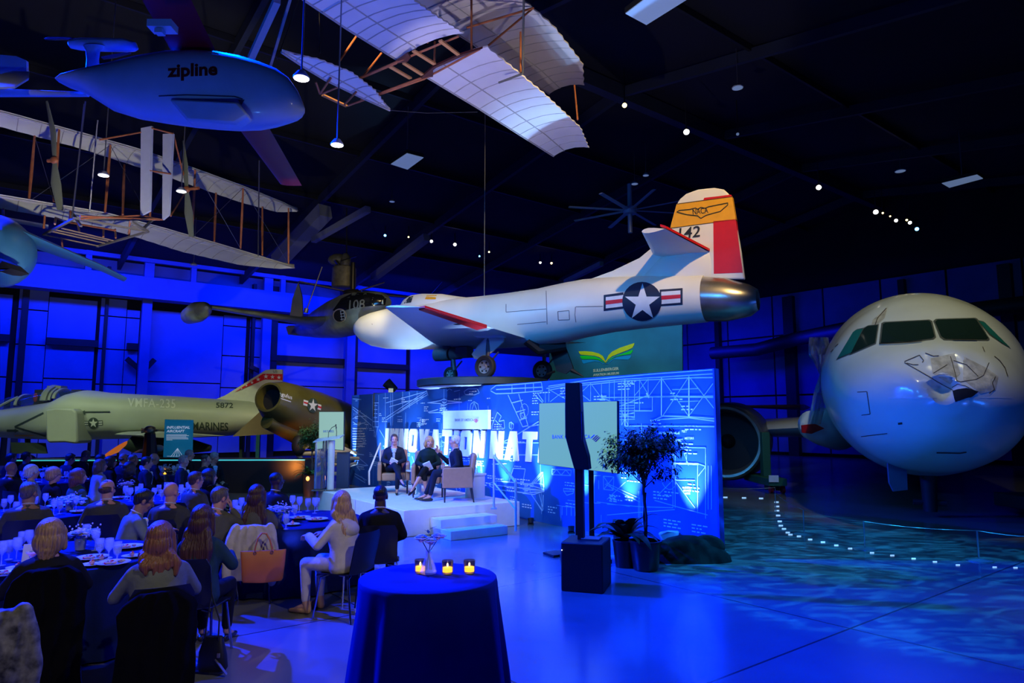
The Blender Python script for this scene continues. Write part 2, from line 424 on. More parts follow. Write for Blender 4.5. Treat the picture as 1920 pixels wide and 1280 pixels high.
# long box girder along the wall top, with a slimmer one above
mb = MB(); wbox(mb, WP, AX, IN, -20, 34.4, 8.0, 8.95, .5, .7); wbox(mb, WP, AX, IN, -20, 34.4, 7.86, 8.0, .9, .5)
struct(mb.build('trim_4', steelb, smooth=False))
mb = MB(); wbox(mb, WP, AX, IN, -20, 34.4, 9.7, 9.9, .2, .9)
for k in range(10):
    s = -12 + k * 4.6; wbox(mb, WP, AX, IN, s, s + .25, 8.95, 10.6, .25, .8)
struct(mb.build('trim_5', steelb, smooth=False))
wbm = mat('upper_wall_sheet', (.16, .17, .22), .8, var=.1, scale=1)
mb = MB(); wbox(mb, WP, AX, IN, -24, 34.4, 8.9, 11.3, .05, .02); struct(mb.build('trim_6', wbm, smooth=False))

# gable wall on the right: panels, posts, duct
GD, GI = -BX, -AX
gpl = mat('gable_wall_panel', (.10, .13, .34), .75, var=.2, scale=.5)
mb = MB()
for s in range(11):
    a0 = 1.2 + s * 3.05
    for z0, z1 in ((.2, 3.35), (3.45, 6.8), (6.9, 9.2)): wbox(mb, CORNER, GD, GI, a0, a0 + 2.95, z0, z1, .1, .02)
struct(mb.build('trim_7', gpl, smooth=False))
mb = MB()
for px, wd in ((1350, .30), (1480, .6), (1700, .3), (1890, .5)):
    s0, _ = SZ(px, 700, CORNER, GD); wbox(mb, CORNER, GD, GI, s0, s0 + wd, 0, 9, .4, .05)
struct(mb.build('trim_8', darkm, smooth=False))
t = tag(MB().tube([PD(1335, 662, 40) , PD(1420, 655, 38), PD(1490, 636, 35.5), PD(1600, 614, 33), PD(1740, 592, 30.5), PD(1960, 566, 27.2)], .36, 14).build('air_duct', darkm),
        'round dark air duct running along the gable wall behind the airliner', 'duct')

# gable roof
RP = V((8.31, 25.99, 13.5)); back = (WP - RP).dot(BX); SL = .165
def roof_pt(s, t, dz=0.): return RP + AX * s + BX * t + V((0, 0, -abs(t) * SL + dz))
mb = MB()
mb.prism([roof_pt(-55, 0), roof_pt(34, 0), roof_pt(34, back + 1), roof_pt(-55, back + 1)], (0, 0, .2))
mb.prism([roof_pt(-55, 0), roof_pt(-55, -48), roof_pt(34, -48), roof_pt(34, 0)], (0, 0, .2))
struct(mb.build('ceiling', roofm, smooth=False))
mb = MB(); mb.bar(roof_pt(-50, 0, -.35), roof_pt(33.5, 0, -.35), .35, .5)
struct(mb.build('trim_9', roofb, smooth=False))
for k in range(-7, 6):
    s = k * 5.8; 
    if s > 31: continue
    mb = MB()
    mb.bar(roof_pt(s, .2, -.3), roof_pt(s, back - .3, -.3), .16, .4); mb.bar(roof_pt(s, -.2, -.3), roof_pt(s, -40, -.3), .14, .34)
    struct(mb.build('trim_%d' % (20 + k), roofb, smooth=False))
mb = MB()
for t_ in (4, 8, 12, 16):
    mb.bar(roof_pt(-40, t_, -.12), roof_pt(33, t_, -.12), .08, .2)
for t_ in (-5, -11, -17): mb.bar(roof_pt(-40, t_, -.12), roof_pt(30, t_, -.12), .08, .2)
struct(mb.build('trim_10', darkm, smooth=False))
# slanting truss members seen between the hung aircraft
bracem = mat('blue_lit_brace', (.22, .24, .32), .6)
mb = MB()
for a_, b_, d0, d1, w_ in (((520, 0), (470, 110), 9.5, 11, .10), ((545, -5), (505, 130), 12, 13, .05), ((610, 395), (520, 490), 27, 30, .55), ((690, 392), (588, 450), 24, 27, .22), ((800, 445), (700, 520), 27, 30, .3), ((1128, 494), (1060, 528), 30, 33, .2), ((890, 460), (720, 650), 40, 42, .01)):
    mb.bar(PD(*a_, d0), PD(*b_, d1), w_)
struct(mb.build('trim_11', bracem, smooth=False))

# ------------------------------------------------------------------ ceiling fixtures
whitem = mat('white_enamel', (.75, .78, .82), .4)
lens_w = mat('lit_lamp_lens', (1, 1, 1), .3, emit=(1, .95, .85), es=9)
lens_y = mat('lit_amber_lens', (1, .8, .4), .3, emit=(1, .72, .25), es=7)
lens_b = mat('lit_blue_lens', (.2, .5, 1), .3, emit=(.12, .45, 1), es=8)
lens_d = mat('dim_lamp_lens', (.25, .36, .55), .5, emit=(.16, .24, .42), es=.55)
blackm = mat('black_metal', (.012, .012, .014), .45)
cordm = mat('steel_cable', (.25, .25, .28), .4, .8)
def troffer(px, pts, z, label):
    q = [PZ(*p, z) for p in pts]; c = sum(q, V()) / 4
    t = thing('ceiling_light_panel', label, 'light panel', c)
    MB().prism([c + (p - c) * 1.03 + V((0, 0, .02)) for p in q], (0, 0, .12)).build('housing', blackm, t, W=True, smooth=False)
    MB().prism(q, (0, 0, .03)).build('diffuser', lens_d, t, W=True, smooth=False)
    mb = MB().tube([c + V((0, 0, .1)), V((c.x, c.y, 12.4))], .02, 6); mb.build('hanging_rod', cordm, t, W=True)
troffer(0, [(733, 308), (763, 288), (794, 296), (764, 318)], 10.5, 'flat square light panel hanging alone in the dark roof left of the fan')
troffer(0, [(1173, 26), (1237, -22), (1300, -8), (1212, 47)], 10.0, 'large rectangular light panel cut by the top edge of the photo')
troffer(0, [(1766, 344), (1832, 328), (1843, 335), (1780, 352)], 10.5, 'long light panel high above the white airliner')
troffer(0, [(906, 509), (934, 503), (946, 507), (918, 514)], 11.0, 'small blue-lit light panel just above the research jet')
def downlight(px, py, z, m, r, label, group):
    p = PZ(px, py, z)
    r *= .72
    t = thing('stage_spotlight', label, 'spotlight', p, group=group)
    d = (CAM - p).normalized(); d = (d + V((0, -.2, -.5))).normalized()
    q = d.to_track_quat('Z', 'Y').to_matrix()
    MB().lathe([(r * .7, -r * 2.4), (r, -r * 1.6), (r * 1.15, 0), (r * 1.15, .02), (r * .95, .02)], 16, M=q).build('can', blackm, t)
    MB().lathe([(r * .94, .0), (r * .9, .03), (.001, .05)], 16, M=q).build('lens', m, t)
    MB().tube([(0, 0, r), (0, 0, 1.1)], .02, 6).build('bracket', blackm, t)
GR = 'small spotlights clamped to the dark roof beams'
for px, py, m, r, lb in ((722, 441, lens_b, .09, 'blue spotlight leftmost of the roof row above the jet nose'), (766, 444, lens_y, .06, 'faint spotlight right beside the leftmost blue one'),
    (809, 452, lens_w, .11, 'oval white spotlight above the jet cockpit'), (853, 458, lens_w, .12, 'brightest warm spotlight above the jet fuselage'),
    (899, 480, lens_b, .07, 'small blue spotlight right of the bright warm one'), (917, 472, lens_y, .07, 'small warm spotlight beside the jet hanging cable'),
    (1013, 492, lens_w, .09, 'white spotlight left one of the pair above the jet back'), (1034, 493, lens_y, .09, 'yellowish spotlight right one of the pair above the jet back'),
    (1091, 510, lens_w, .04, 'tiny white spotlight above the jet spine'), (1171, 197, lens_y, .10, 'amber spotlight near the roof ridge above the fan'),
    (1287, 247, lens_w, .13, 'white spotlight above and left of the jet fin'), (1535, 351, lens_w, .14, 'white spotlight right of the jet fin'),
    (1642, 397, lens_w, .15, 'first white spotlight of the cluster above the airliner'), (1655, 399, lens_y, .06, 'tiny amber spotlight second of the airliner cluster'),
    (1669, 405, lens_y, .05, 'tiny amber spotlight third of the airliner cluster'), (1680, 413, lens_w, .11, 'white spotlight in the middle of the airliner cluster'),
    (1700, 412, lens_y, .07, 'amber spotlight fifth of the airliner cluster'), (1706, 417, lens_w, .11, 'bright white spotlight near the end of the airliner cluster'),
    (1719, 429, lens_b, .13, 'blue spotlight ending the airliner cluster'), (1383, 251, lens_d, .07, 'dim spotlight on the roof ridge right of the jet fin')):
    downlight(px, py, 10.8, m, r, lb, GR)
def disc_lamp(px, py, z, r, m, label, rod=1.5):
    p = PZ(px, py, z)
    t = thing('pendant_lamp', label, 'pendant lamp', p, group='round pendant lamps under the roof')
    MB().lathe([(.02, .10), (r * .5, .09), (r, .02), (r, 0), (.001, 0)], 20).build('shade', whitem, t)
    MB().lathe([(r * .9, -.004), (.001, -.02)], 20).build('lens', m, t)
    MB().tube([(0, 0, .08), (0, 0, rod)], .012, 6).build('rod', cordm, t)
for px, py, z, r, m, lb, rod in ((1383, 165, 11.5, .16, lens_d, 'dim round lamp above the research jet fin', 1.2), (1688, 321, 11.5, .2, lens_d, 'dim round lamp left of the panel above the airliner', 1), (1190, 345, 11.2, .14, lens_d, 'dim round lamp just over the ceiling fan', 1.4),
    (1211, 329, 11.2, .12, lens_d, 'smaller dim round lamp right above the fan hub', 1.3), (735, 378, 11.2, .12, lens_d, 'dim round lamp between square panel and spotlight row', 1.2), (1910, 438, 10.5, .14, lens_d, 'dim round lamp at the right edge over the airliner', 1),
    (565, 147, 6.2, .10, lens_w, 'white pendant lamp hanging left of the glider elevator', 4.5), (632, 272, 6.2, .10, lens_w, 'white pendant lamp hanging under the glider elevator', 6),
    (194, 329, 7.2, .11, lens_w, 'bright pendant lamp inside the biplane left bay', 4), (340, 359, 7.2, .11, lens_w, 'bright pendant lamp behind the biplane right propeller', 4), (363, 497, 8.3, .14, whitem, 'unlit pendant on a blue rod below the biplane wing', 2)):
    disc_lamp(px, py, z, r, m, lb, rod)
# big eight-blade ceiling fan
fc = PD(1181, 395, 20.5)
fan = thing('ceiling_fan', 'large eight-blade ceiling fan hanging left of the research jet fin', 'ceiling fan', fc)
bladem = mat('fan_blade_metal', (.18, .24, .34), .45, .3)
MB().tube([(0, 0, -.7), (0, 0, .85)], [.07, .07], 12).build('down_rod', bladem, fan)
MB().lathe([(.05, -.12), (.2, -.1), (.22, .1), (.06, .14)], 18).build('hub', bladem, fan)
for k in range(8):
    a = 2 * math.pi * k / 8 + .18; d = V((math.cos(a), math.sin(a), 0)); sd = V((-d.y, d.x, 0))
    MB().rings([[d * r_ + sd * x_ + V((0, 0, z_)) for x_, z_ in ((-.07, .0), (0, .03), (.07, .02), (0, -.01))] for r_ in (.2, 1.1, 1.95)]).build('blade', bladem, fan)
fl = spot('fan_light', (fc.x - 3, fc.y - 5, 5.5), fc, 110, DEEP, 34, .6, .1)
# ================================================================== AIRCRAFT
def superring(c, u, v, ru, rv, n=40, e=2.0, rvb=None):
    P = []
    for k in range(n):
        t = 2 * math.pi * k / n; cu, sv = math.cos(t), math.sin(t)
        q = rv if (sv >= 0 or rvb is None) else rvb
        P.append(V(c) + u * (ru * math.copysign(abs(cu) ** (2 / e), cu)) + v * (q * math.copysign(abs(sv) ** (2 / e), sv)))
    return P
UP = V((0, 0, 1))
def wing_mb(stn, n=10):
    """stn: list of (leading point, trailing point, thickness); airfoil loft"""
    rs = []
    for a, b, t in stn:
        a = V(a); b = V(b); ch = b - a; r = []
        prof = [(0, 0), (.03, .35), (.12, .75), (.3, 1), (.55, .8), (.8, .38), (1, .02)]
        for x, y in prof: r.append(a + ch * x + UP * (t / 2 * y))
        for x, y in prof[-2:0:-1]: r.append(a + ch * x - UP * (t / 2 * y * .8))
        rs.append(r)
    return MB().rings(rs)
def wheel(name, c, axis, r, wd, parent, W=True):
    M = V(axis).to_track_quat('Z', 'Y').to_matrix()
    o = MB().lathe([(r * .62, -wd / 2), (r * .9, -wd / 2), (r, -wd * .3), (r, wd * .3), (r * .9, wd / 2), (r * .62, wd / 2), (r * .55, 0)], 26, c, M=M, cap=False).build(name, mat('tyre_rubber', (.025, .024, .028), .7), parent, W=W)
    mb = MB().lathe([(.001, wd * .36), (r * .2, wd * .42), (r * .25, wd * .25), (r * .60, wd * .28), (r * .64, wd * .44), (r * .64, -wd * .44), (.001, -wd * .4)], 22, c, M=M)
    hb = mb.build('hub', mat('wheel_alloy', (.42, .38, .36), .5, .5), o, W=False)
    hb.parent = o
    Mi = parent.matrix_basis.inverted()
    if W: hb.data.transform(Mi)
    mb = MB()
    for k in range(6):
        a = k * math.pi / 3; p = V(c) + M @ V((r * .42 * math.cos(a), r * .42 * math.sin(a), wd * .27)); mb.ell(p, (r * .1, r * .1, r * .1), 8, 6)
    q = mb.build('hub_hole', blackm, o); 
    if W: q.data.transform(Mi)
    return o

# ---------------------------------------------------------------- straight-wing research jet on its raised platform
cream = mat('cream_white_paint', (.80, .75, .66), .38, var=.05, scale=1.2)
redp = mat('signal_red_paint', (.62, .008, .012), .4)
orangep = mat('orange_yellow_paint', (.80, .36, .01), .45, var=.05)
navyp = mat('insignia_navy_paint', (.008, .014, .05), .5)
whitep = mat('insignia_white_paint', (.72, .74, .80), .45)
inkm = mat('black_marking_paint', (.01, .01, .012), .5)
nickel = mat('heat_tinted_metal', (.45, .40, .33), .28, .85, var=.25, scale=2)
J0 = V((-4.53, 19.6, 0)); JD = V((5.05 + 4.53, 14.0 - 19.6, 0)).normalized(); JN = V((JD.y, -JD.x, 0))   # JN: port side, towards the guests
if JN.y > 0: JN = -JN
jet = thing('research_jet', 'cream straight-wing research jet with red and orange fin on a raised round platform', 'aircraft', (J0 + JD * 4.6), math.atan2(JD.y, JD.x))
def jz(px, py): return SZ(px, py, J0, JD)
def J(s, z, l=0.): return J0 + JD * s + JN * l + UP * z
st = []
for px, ty, by in ((668, 612, 621), (673, 602, 631), (684, 593, 641), (700, 586.5, 648.5), (725, 580, 653.5), (760, 572, 655), (800, 566, 655), (850, 560, 655), (900, 556, 654), (960, 549, 652), (1015, 541, 648),
                   (1060, 531, 641), (1098, 524, 632), (1150, 520, 622), (1200, 518, 616), (1260, 517, 610), (1322, 517, 604)):
    s, z1 = jz(px, ty); _, z0 = jz(px, by); c = (z0 + z1) / 2; r = (z1 - z0) / 2
    st.append((s, c, r))
rs = [superring(J(s, c), JN, UP, r * (1.0 if i < 4 else .97), r, 44) for i, (s, c, r) in enumerate(st)]
fus = MB().rings(rs).build('fuselage', cream, jet, W=True)
s0, zt = jz(1319, 518); s1, z1 = jz(1405, 531); s2, z2 = jz(1416, 536); _, zb = jz(1325, 603); _, zb1 = jz(1403, 595); _, zb2 = jz(1414, 574)
noz = MB().rings([superring(J(s0 - .02, (zt + zb) / 2), JN, UP, (zt - zb) / 2 * .985, (zt - zb) / 2 * .985, 40), superring(J((s0 + s1) / 2, (zt + zb) / 2 * .5 + (z1 + zb1) / 4), JN, UP, (zt - zb) / 2 * .93, (zt - zb) / 2 * .93, 40),
    superring(J(s1, (z1 + zb1) / 2), JN, UP, (z1 - zb1) / 2 * .93, (z1 - zb1) / 2 * .93, 40), superring(J(s1 + .16, (z1 + zb1) / 2), JN, UP, (z1 - zb1) / 2 * .62, (z1 - zb1) / 2 * .62, 40),
    superring(J(s1 - .5, (z1 + zb1) / 2), JN, UP, (z1 - zb1) / 2 * .55, (z1 - zb1) / 2 * .55, 40)], cap=True).build('jet_nozzle', nickel, jet, W=True)
JB = bvh_of(fus)
# canopy fairing with its small side window
cst = []
for px, ty in ((752, 571), (762, 560), (775, 553), (795, 550.5), (830, 551), (856, 555), (880, 558)):
    s, z = jz(px, ty); cst.append((s, z))
zb = jz(800, 580)[1]
rs = [superring(J(s, zb), JN, UP, .05 + .36 * math.sin(math.pi * (i + .35) / (len(cst) + .2)), max(.03, z - zb), 24, rvb=.3) for i, (s, z) in enumerate(cst)]
can = MB().rings(rs).build('canopy', cream, jet, W=True)
CB = bvh_of(can)
glassd = mat('dark_cockpit_glass', (.03, .04, .05), .12)
mb = MB(); pj_poly(mb, CB, [(757, 569), (767, 557), (775, 555), (771, 567)]); mb.build('windscreen_pane', glassd, can).data.transform(jet.matrix_basis.inverted())
mb = MB(); pj_poly(mb, CB, [(797, 561), (800, 554), (819, 553.5), (817, 561)]); mb.build('rescue_marking', orangep, can).data.transform(jet.matrix_basis.inverted())
# fin: swept dorsal fairing, rudder, coloured bands follow the same slab
FT = .13
def finpoly(name, pts, m, par, th=FT, off=0.):
    P = [J(*jz(x, y), th / 2 + off) for x, y in pts]
    return MB().prism(P, -JN * (th + 2 * off)).build(name, m, par, W=(par == jet), bevel=.0 if off else .03, smooth=False)
fin = finpoly('tail_fin', [(1098, 527), (1150, 508), (1200, 484), (1236, 455), (1258, 432), (1262, 412), (1270, 384), (1276, 374), (1288, 364), (1310, 356), (1340, 353), (1358, 356), (1367, 364), (1373, 378), (1380, 414), (1390, 470), (1397, 524), (1330, 524), (1200, 524)], cream, jet)
Mi = jet.matrix_basis.inverted()
def fband(name, pts, m): 
    o = finpoly(name, pts, m, fin, FT, .006); o.data.transform(Mi); return o
fband('orange_band', [(1261, 418), (1270.5, 383.5), (1374, 370), (1381, 413), (1258.5, 429)], orangep)
fband('stripe', [(1258.3, 430), (1258.8, 428.4), (1381, 412), (1381.4, 413.8)], inkm)
fband('stripe', [(1270.3, 385), (1271, 383.2), (1373.5, 369.2), (1374, 371)], inkm)
fband('red_rudder_panel', [(1339, 416), (1380.6, 412.5), (1394, 512), (1340, 514)], redp)
fband('red_tab', [(1320, 377), (1322, 372.5), (1372, 366.5), (1373, 370)], redp)
for body, o_, ux, uy, nm in (('NACA', (1301, 404.5), (29, -3.5), (-1, -11), 'lettering'), ('142', (1274, 450), (40, -5), (2, -21), 'tail_number')):
    vs, fs = text2d(body, bold=.012)
    P = [J(*jz(o_[0] + ux[0] * a + uy[0] * b, o_[1] + ux[1] * a + uy[1] * b), FT / 2 + .012) for a, b in vs]
    MB().add(P, fs).build(nm, inkm, fin).data.transform(Mi)
mb = MB(); wp = [(1271, 399), (1276, 396), (1296, 394), (1306, 391.5), (1310, 394), (1316, 390.5), (1324, 392), (1331, 389), (1366, 382), (1366, 386), (1352, 398), (1340, 401), (1326, 405), (1316, 411), (1310, 406), (1290, 404), (1271, 399)]
for a_, b_ in zip(wp, wp[1:]): mb.bar(J(*jz(*a_), FT / 2 + .012), J(*jz(*b_), FT / 2 + .012), .016, .016)
mb.build('winged_emblem', inkm, fin).data.transform(Mi)
# near tailplane: root line on the fin, tip out towards the camera
def jl(px, py, l):   # point on the vertical plane offset l to port
    return PP(px, py, J0 + JN * l, V((JD.y, -JD.x, 0)))
tp = wing_mb([(jl(1214, 545, .12) * 0 + jl(1296, 452, .05), jl(1333, 470, .05), .16), (jl(1202, 431, 1.9), jl(1242, 427, 1.9), .10)])
tl = wing_mb([(jl(1224, 476, .06), jl(1330, 473, .06), .20), (jl(1203, 434, 1.55), jl(1247, 429, 1.55), .12)]).build('tailplane', cream, jet, W=True)
MB().prism([jl(1249, 428, 1.56) + UP * .0, jl(1331, 472, .08) + UP * .02, jl(1305, 470, .08) + UP * .04, jl(1238, 429, 1.56) + UP * .05], UP * .05).build('elevator', redp, tl).data.transform(Mi)
tl2 = wing_mb([(J(jz(1240, 470)[0], jz(1240, 472)[1], -.06), J(jz(1332, 470)[0], jz(1332, 472)[1], -.06), .2), (J(jz(1262, 470)[0], jz(1240, 472)[1] + .05, -1.8), J(jz(1325, 470)[0], jz(1332, 472)[1] + .05, -1.8), .1)]).build('tailplane', cream, jet, W=True)
# fin root shoulder below the tailplane
MB().rings([superring(J(jz(1180, 530)[0], jz(1180, 545)[1]), JN, UP, .02, .02, 20), superring(J(jz(1240, 530)[0], jz(1240, 520)[1]), JN, UP, .20, .45, 20), superring(J(jz(1300, 530)[0], jz(1300, 505)[1]), JN, UP, .20, .62, 20), superring(J(jz(1338, 530)[0], jz(1338, 500)[1]), JN, UP, .06, .5, 20)]).build('fin_fairing', cream, jet, W=True)
# wings
wr_le, wr_te = J(jz(830, 640)[0], 3.98, .42), J(jz(1000, 640)[0], 3.95, .42)
tipl, tipt = jl(722, 576, 3.55), jl(798, 577, 3.55)
wg = wing_mb([(wr_le, wr_te, .26), (wr_le.lerp(tipl, .5), wr_te.lerp(tipt, .5), .2), (tipl, tipt, .11), (tipl.lerp(tipt, .12) + JN * .12, tipl.lerp(tipt, .9) + JN * .1, .03)]).build('wing', cream, jet, W=True)
MB().prism([tipt.lerp(tipl, .02) - UP * .02, wr_te.lerp(tipt, .42) - UP * .03, wr_te.lerp(tipt, .42).lerp(wr_le.lerp(tipl, .42), .13) - UP * .07, tipt.lerp(tipl, .16) - UP * .05], UP * .07).build('aileron', redp, wg).data.transform(Mi)
MB().ell(jl(861, 604, 2.2), (.22, .05, .06), 12, 8, M=Matrix.Rotation(math.atan2(JD.y, JD.x), 3, 'Z')).build('hinge_fairing', inkm, wg).data.transform(Mi)
f_le, f_te = J(jz(830, 640)[0] + .3, 4.0, -.42), J(jz(1000, 640)[0] + .3, 3.95, -.42)
wing_mb([(f_le, f_te, .26), (f_le - JN * 3.2 + UP * .3 + JD * .3, f_te - JN * 3.2 + UP * .3 - JD * .5, .1)]).build('wing', cream, jet, W=True)
# lowered flap and gear doors
fl = MB().prism([jl(917, 628, .9), jl(948, 631, .7), jl(945, 641, .7), (jl(925, 660, .8)), jl(905, 674, .9), jl(891, 673, 1.), jl(886, 664, 1.), (jl(898, 648, .95))], JN * .05).build('gear_door', cream, jet, W=True, bevel=.01, smooth=False)
MB().prism([jl(880, 626, 1.1), jl(910, 619, 1.0), jl(948, 628, .8), jl(950, 634, .8), jl(900, 634, 1.0)], JN * .12).build('flap', cream, jet, W=True, bevel=.02, smooth=False)
# undercarriage
gm = mat('gear_grey_metal', (.16, .15, .17), .5, .4)
PT = 2.98   # platform top
def gearleg(px, l, r, mtop, axis=JN):
    c = jl(px, 690, l); c.z = PT + r
    wheel('wheel', c, JN, r, r * .62, jet)
    MB().tube([c - JN * r * .4, c - JN * r * .4 + UP * (mtop - c.z)], [.045, .06], 10).tube([c - JN * r * .4 + JD * .02, c + UP * .0], .035, 8).tube([c - JN * r * .4 + UP * .35 + JD * .3, c - JN * r * .4 + UP * .05], .02, 6).build('gear_strut', gm, jet, W=True)
    return c
gearleg(910, 1.0, .27, 3.95); gearleg(845, .0, .20, 3.98)
c = gearleg(1017, -.75, .26, 4.0)
MB().prism([jl(1030, 650, -.3), jl(1062, 652, -.3), jl(1076, 690, -.3), jl(1062, 701, -.3), jl(1045, 696, -.3)], JN * .04).build('gear_door', darkm, jet, W=True, smooth=False)
MB().tube([jl(1040, 696, -.3), jl(1025, 702, -.3)], .03, 6).tube([jl(1072, 694, -.3), jl(1094, 706, -.3)], [.06, .01], 6).build('retraction_link', darkm, jet, W=True)
mb = MB()
q0 = jl(838, 664, .25)
mb.tube([q0 - JD * .35, q0 + JD * .1], .17, 14).tube([q0 + JD * .15, q0 + JD * .42], .15, 14).box(q0 + JD * .55 + UP * .02, (.35, .3, .26), Matrix.Rotation(math.atan2(JD.y, JD.x), 3, 'Z')).tube([q0 - UP * .1 + JD * .2, q0 - UP * .42 + JD * .25], .05).tube([q0 + UP * .1, q0 + UP * .3], .12)
mb.build('nose_gear_bay', gm, jet, W=True)
MB().prism([jl(793, 650, .1), jl(845, 651, .1), jl(845, 653, .1), jl(793, 652, .1)], -JN * .3).build('bay_edge', darkm, jet, W=True, smooth=False)
mb = MB().tube([J(jz(1000, 640)[0], 3.92, .3), J(jz(1000, 640)[0] + .2, 3.7, .1), J(jz(1040, 640)[0] + .2, 3.8, -.2)], .14, 10); mb.build('belly_fitting', darkm, jet, W=True)
# markings laid on the fuselage
def jdecal(name, m, fn, par=None):
    mb = MB(); fn(mb); o = mb.build(name, m, par or fus, fixn=False); o.data.transform(Mi); return o
jdecal('insignia_bar', navyp, lambda m: (pj_poly(m, JB, [(1132, 553), (1169, 548), (1170, 578), (1132, 583)], off=.005), pj_poly(m, JB, [(1237, 543), (1280, 540), (1280, 571), (1238, 574)], off=.005)))
jdecal('insignia_white_bar', whitep, lambda m: (pj_poly(m, JB, [(1136, 557), (1169, 553), (1169, 574), (1136, 578)], off=.008), pj_poly(m, JB, [(1240, 547), (1276, 544.5), (1276, 567), (1240, 570)], off=.008)))
jdecal('insignia_red_bar', redp, lambda m: (pj_poly(m, JB, [(1136, 563.5), (1169, 560), (1169, 567), (1136, 571)], off=.011), pj_poly(m, JB, [(1240, 554.5), (1276, 552), (1276, 559), (1240, 562)], off=.011)))
jdecal('insignia_disc', navyp, lambda m: pj_poly(m, JB, disc2d(1204, 565, 37, 36), off=.014))
jdecal('insignia_star', whitep, lambda m: pj_star(m, JB, 1205, 567, 35, .98, off=.018))
seam = mat('panel_seam', (.16, .13, .12), .7)
def jseams(m):
    for l in ([(949, 585), (1024, 579)], [(949, 570), (949, 585)], [(1024, 545), (1026, 608)], [(970, 608), (1024, 603)], [(1046, 584), (1067, 582), (1068, 599), (1047, 600), (1046, 584)], [(1079, 575), (1078, 590), (1080, 604)], [(1080, 575), (1130, 574)], [(1327, 520), (1322, 600)], [(697, 607), (699, 608)], [(1270, 620), (1320, 606)]):
        pj_line(m, JB, l, 1.1, off=.004)
jdecal('panel_seams', seam, jseams)
jet_c = MB().tube([V(J(jz(908, 550)[0], 5.0, 0)), V(J(jz(908, 550)[0], 13, 0))], .012, 6).build('suspension_cable', cordm, jet, W=True)
# platform: thin dark turntable on a pedestal
pc = jl(906, 700, .3); pc.z = 0
plat = thing('display_turntable', 'round dark raised turntable carrying the cream research jet', 'platform', pc)
plm = mat('turntable_fascia', (.012, .028, .036), .5)
MB().lathe([(1.50, PT - .19), (1.64, PT - .16), (1.64, PT - .02), (1.61, PT), (.01, PT)], 64).build('deck', plm, plat)
MB().lathe([(1.60, PT - .19), (1.5, PT - .205), (1.1, PT - .205), (1.1, PT - .19)], 64, cap=False).build('underside_ring', mat('pale_underside', (.45, .48, .55), .6), plat)
MB().lathe([(.9, 0), (.75, .2), (.5, PT - .9), (.6, PT - .19)], 32).build('pedestal', darkm, plat)

# ---------------------------------------------------------------- airliner nose
A0 = V((9.05, 15.25, 0)); AXD = V((.43, .90, 0)).normalized(); AS = V((AXD.y, -AXD.x, 0))     # AXD aft, AS to its left (image right)
AZ = 2.88
air = thing('airliner', 'white airliner with crumpled nose, blue-lit belly, facing the guests', 'aircraft', (A0.x, A0.y, 0), math.atan2(AXD.y, AXD.x))
whitea = mat('airliner_white_paint', (.74, .76, .72), .22, var=.04, scale=1.5, coat=.3)
prof = [(.00, -.42, -.50, .03), (.04, -.24, -.70, .26), (.14, -.06, -.92, .48), (.35, .15, -1.20, .78), (.7, .38, -1.45, 1.08), (1.1, .58, -1.64, 1.32), (1.5, .78, -1.77, 1.49), (1.9, 1.03, -1.87, 1.62), (2.3, 1.31, -1.92, 1.72), (2.8, 1.59, -1.98, 1.82), (3.4, 1.81, -2.05, 1.90), (4.2, 1.97, -2.07, 1.96), (5.2, 2.06, -2.07, 1.975), (6.5, 2.07, -2.02, 1.975), (9, 2.07, -2.02, 1.975), (14, 2.07, -2.02, 1.975), (20, 2.07, -2.02, 1.975), (26, 2.07, -1.6, 1.8), (32, 1.9, .6, .6)]
SNOSE = -4.2
def sm_prof():
    out = []
    for i in range(len(prof) - 1):
        k = 4 if i < 12 else 2
        p0 = prof[max(i - 1, 0)]; p1 = prof[i]; p2 = prof[i + 1]; p3 = prof[min(i + 2, len(prof) - 1)]
        for j in range(k):
            t = j / k
            if i < 2: q = tuple(a + (b_ - a) * (t ** (.6 if n_ else 1)) for n_, (a, b_) in enumerate(zip(p1, p2)))
            else:
                q = [p1[0] + (p2[0] - p1[0]) * t]
                for n_ in (1, 2, 3):
                    m1 = (p2[n_] - p0[n_]) / (p2[0] - p0[0]) * (p2[0] - p1[0]); m2 = (p3[n_] - p1[n_]) / max(1e-6, p3[0] - p1[0]) * (p2[0] - p1[0])
                    q.append((2 * t**3 - 3 * t * t + 1) * p1[n_] + (t**3 - 2 * t * t + t) * m1 + (-2 * t**3 + 3 * t * t) * p2[n_] + (t**3 - t * t) * m2)
            out.append(tuple(q))
    out.append(prof[-1]); return out
rs = []
random.seed(3)
tipc = A0 + AXD * SNOSE
for s, zt, zb, hw in sm_prof():
    c = A0 + AXD * (SNOSE + s) + UP * (AZ + (zt + zb) / 2)
    rs.append(superring(c, AS, UP, hw, (zt - zb) / 2, 96, 2.0 if s > 3 else 2.08))
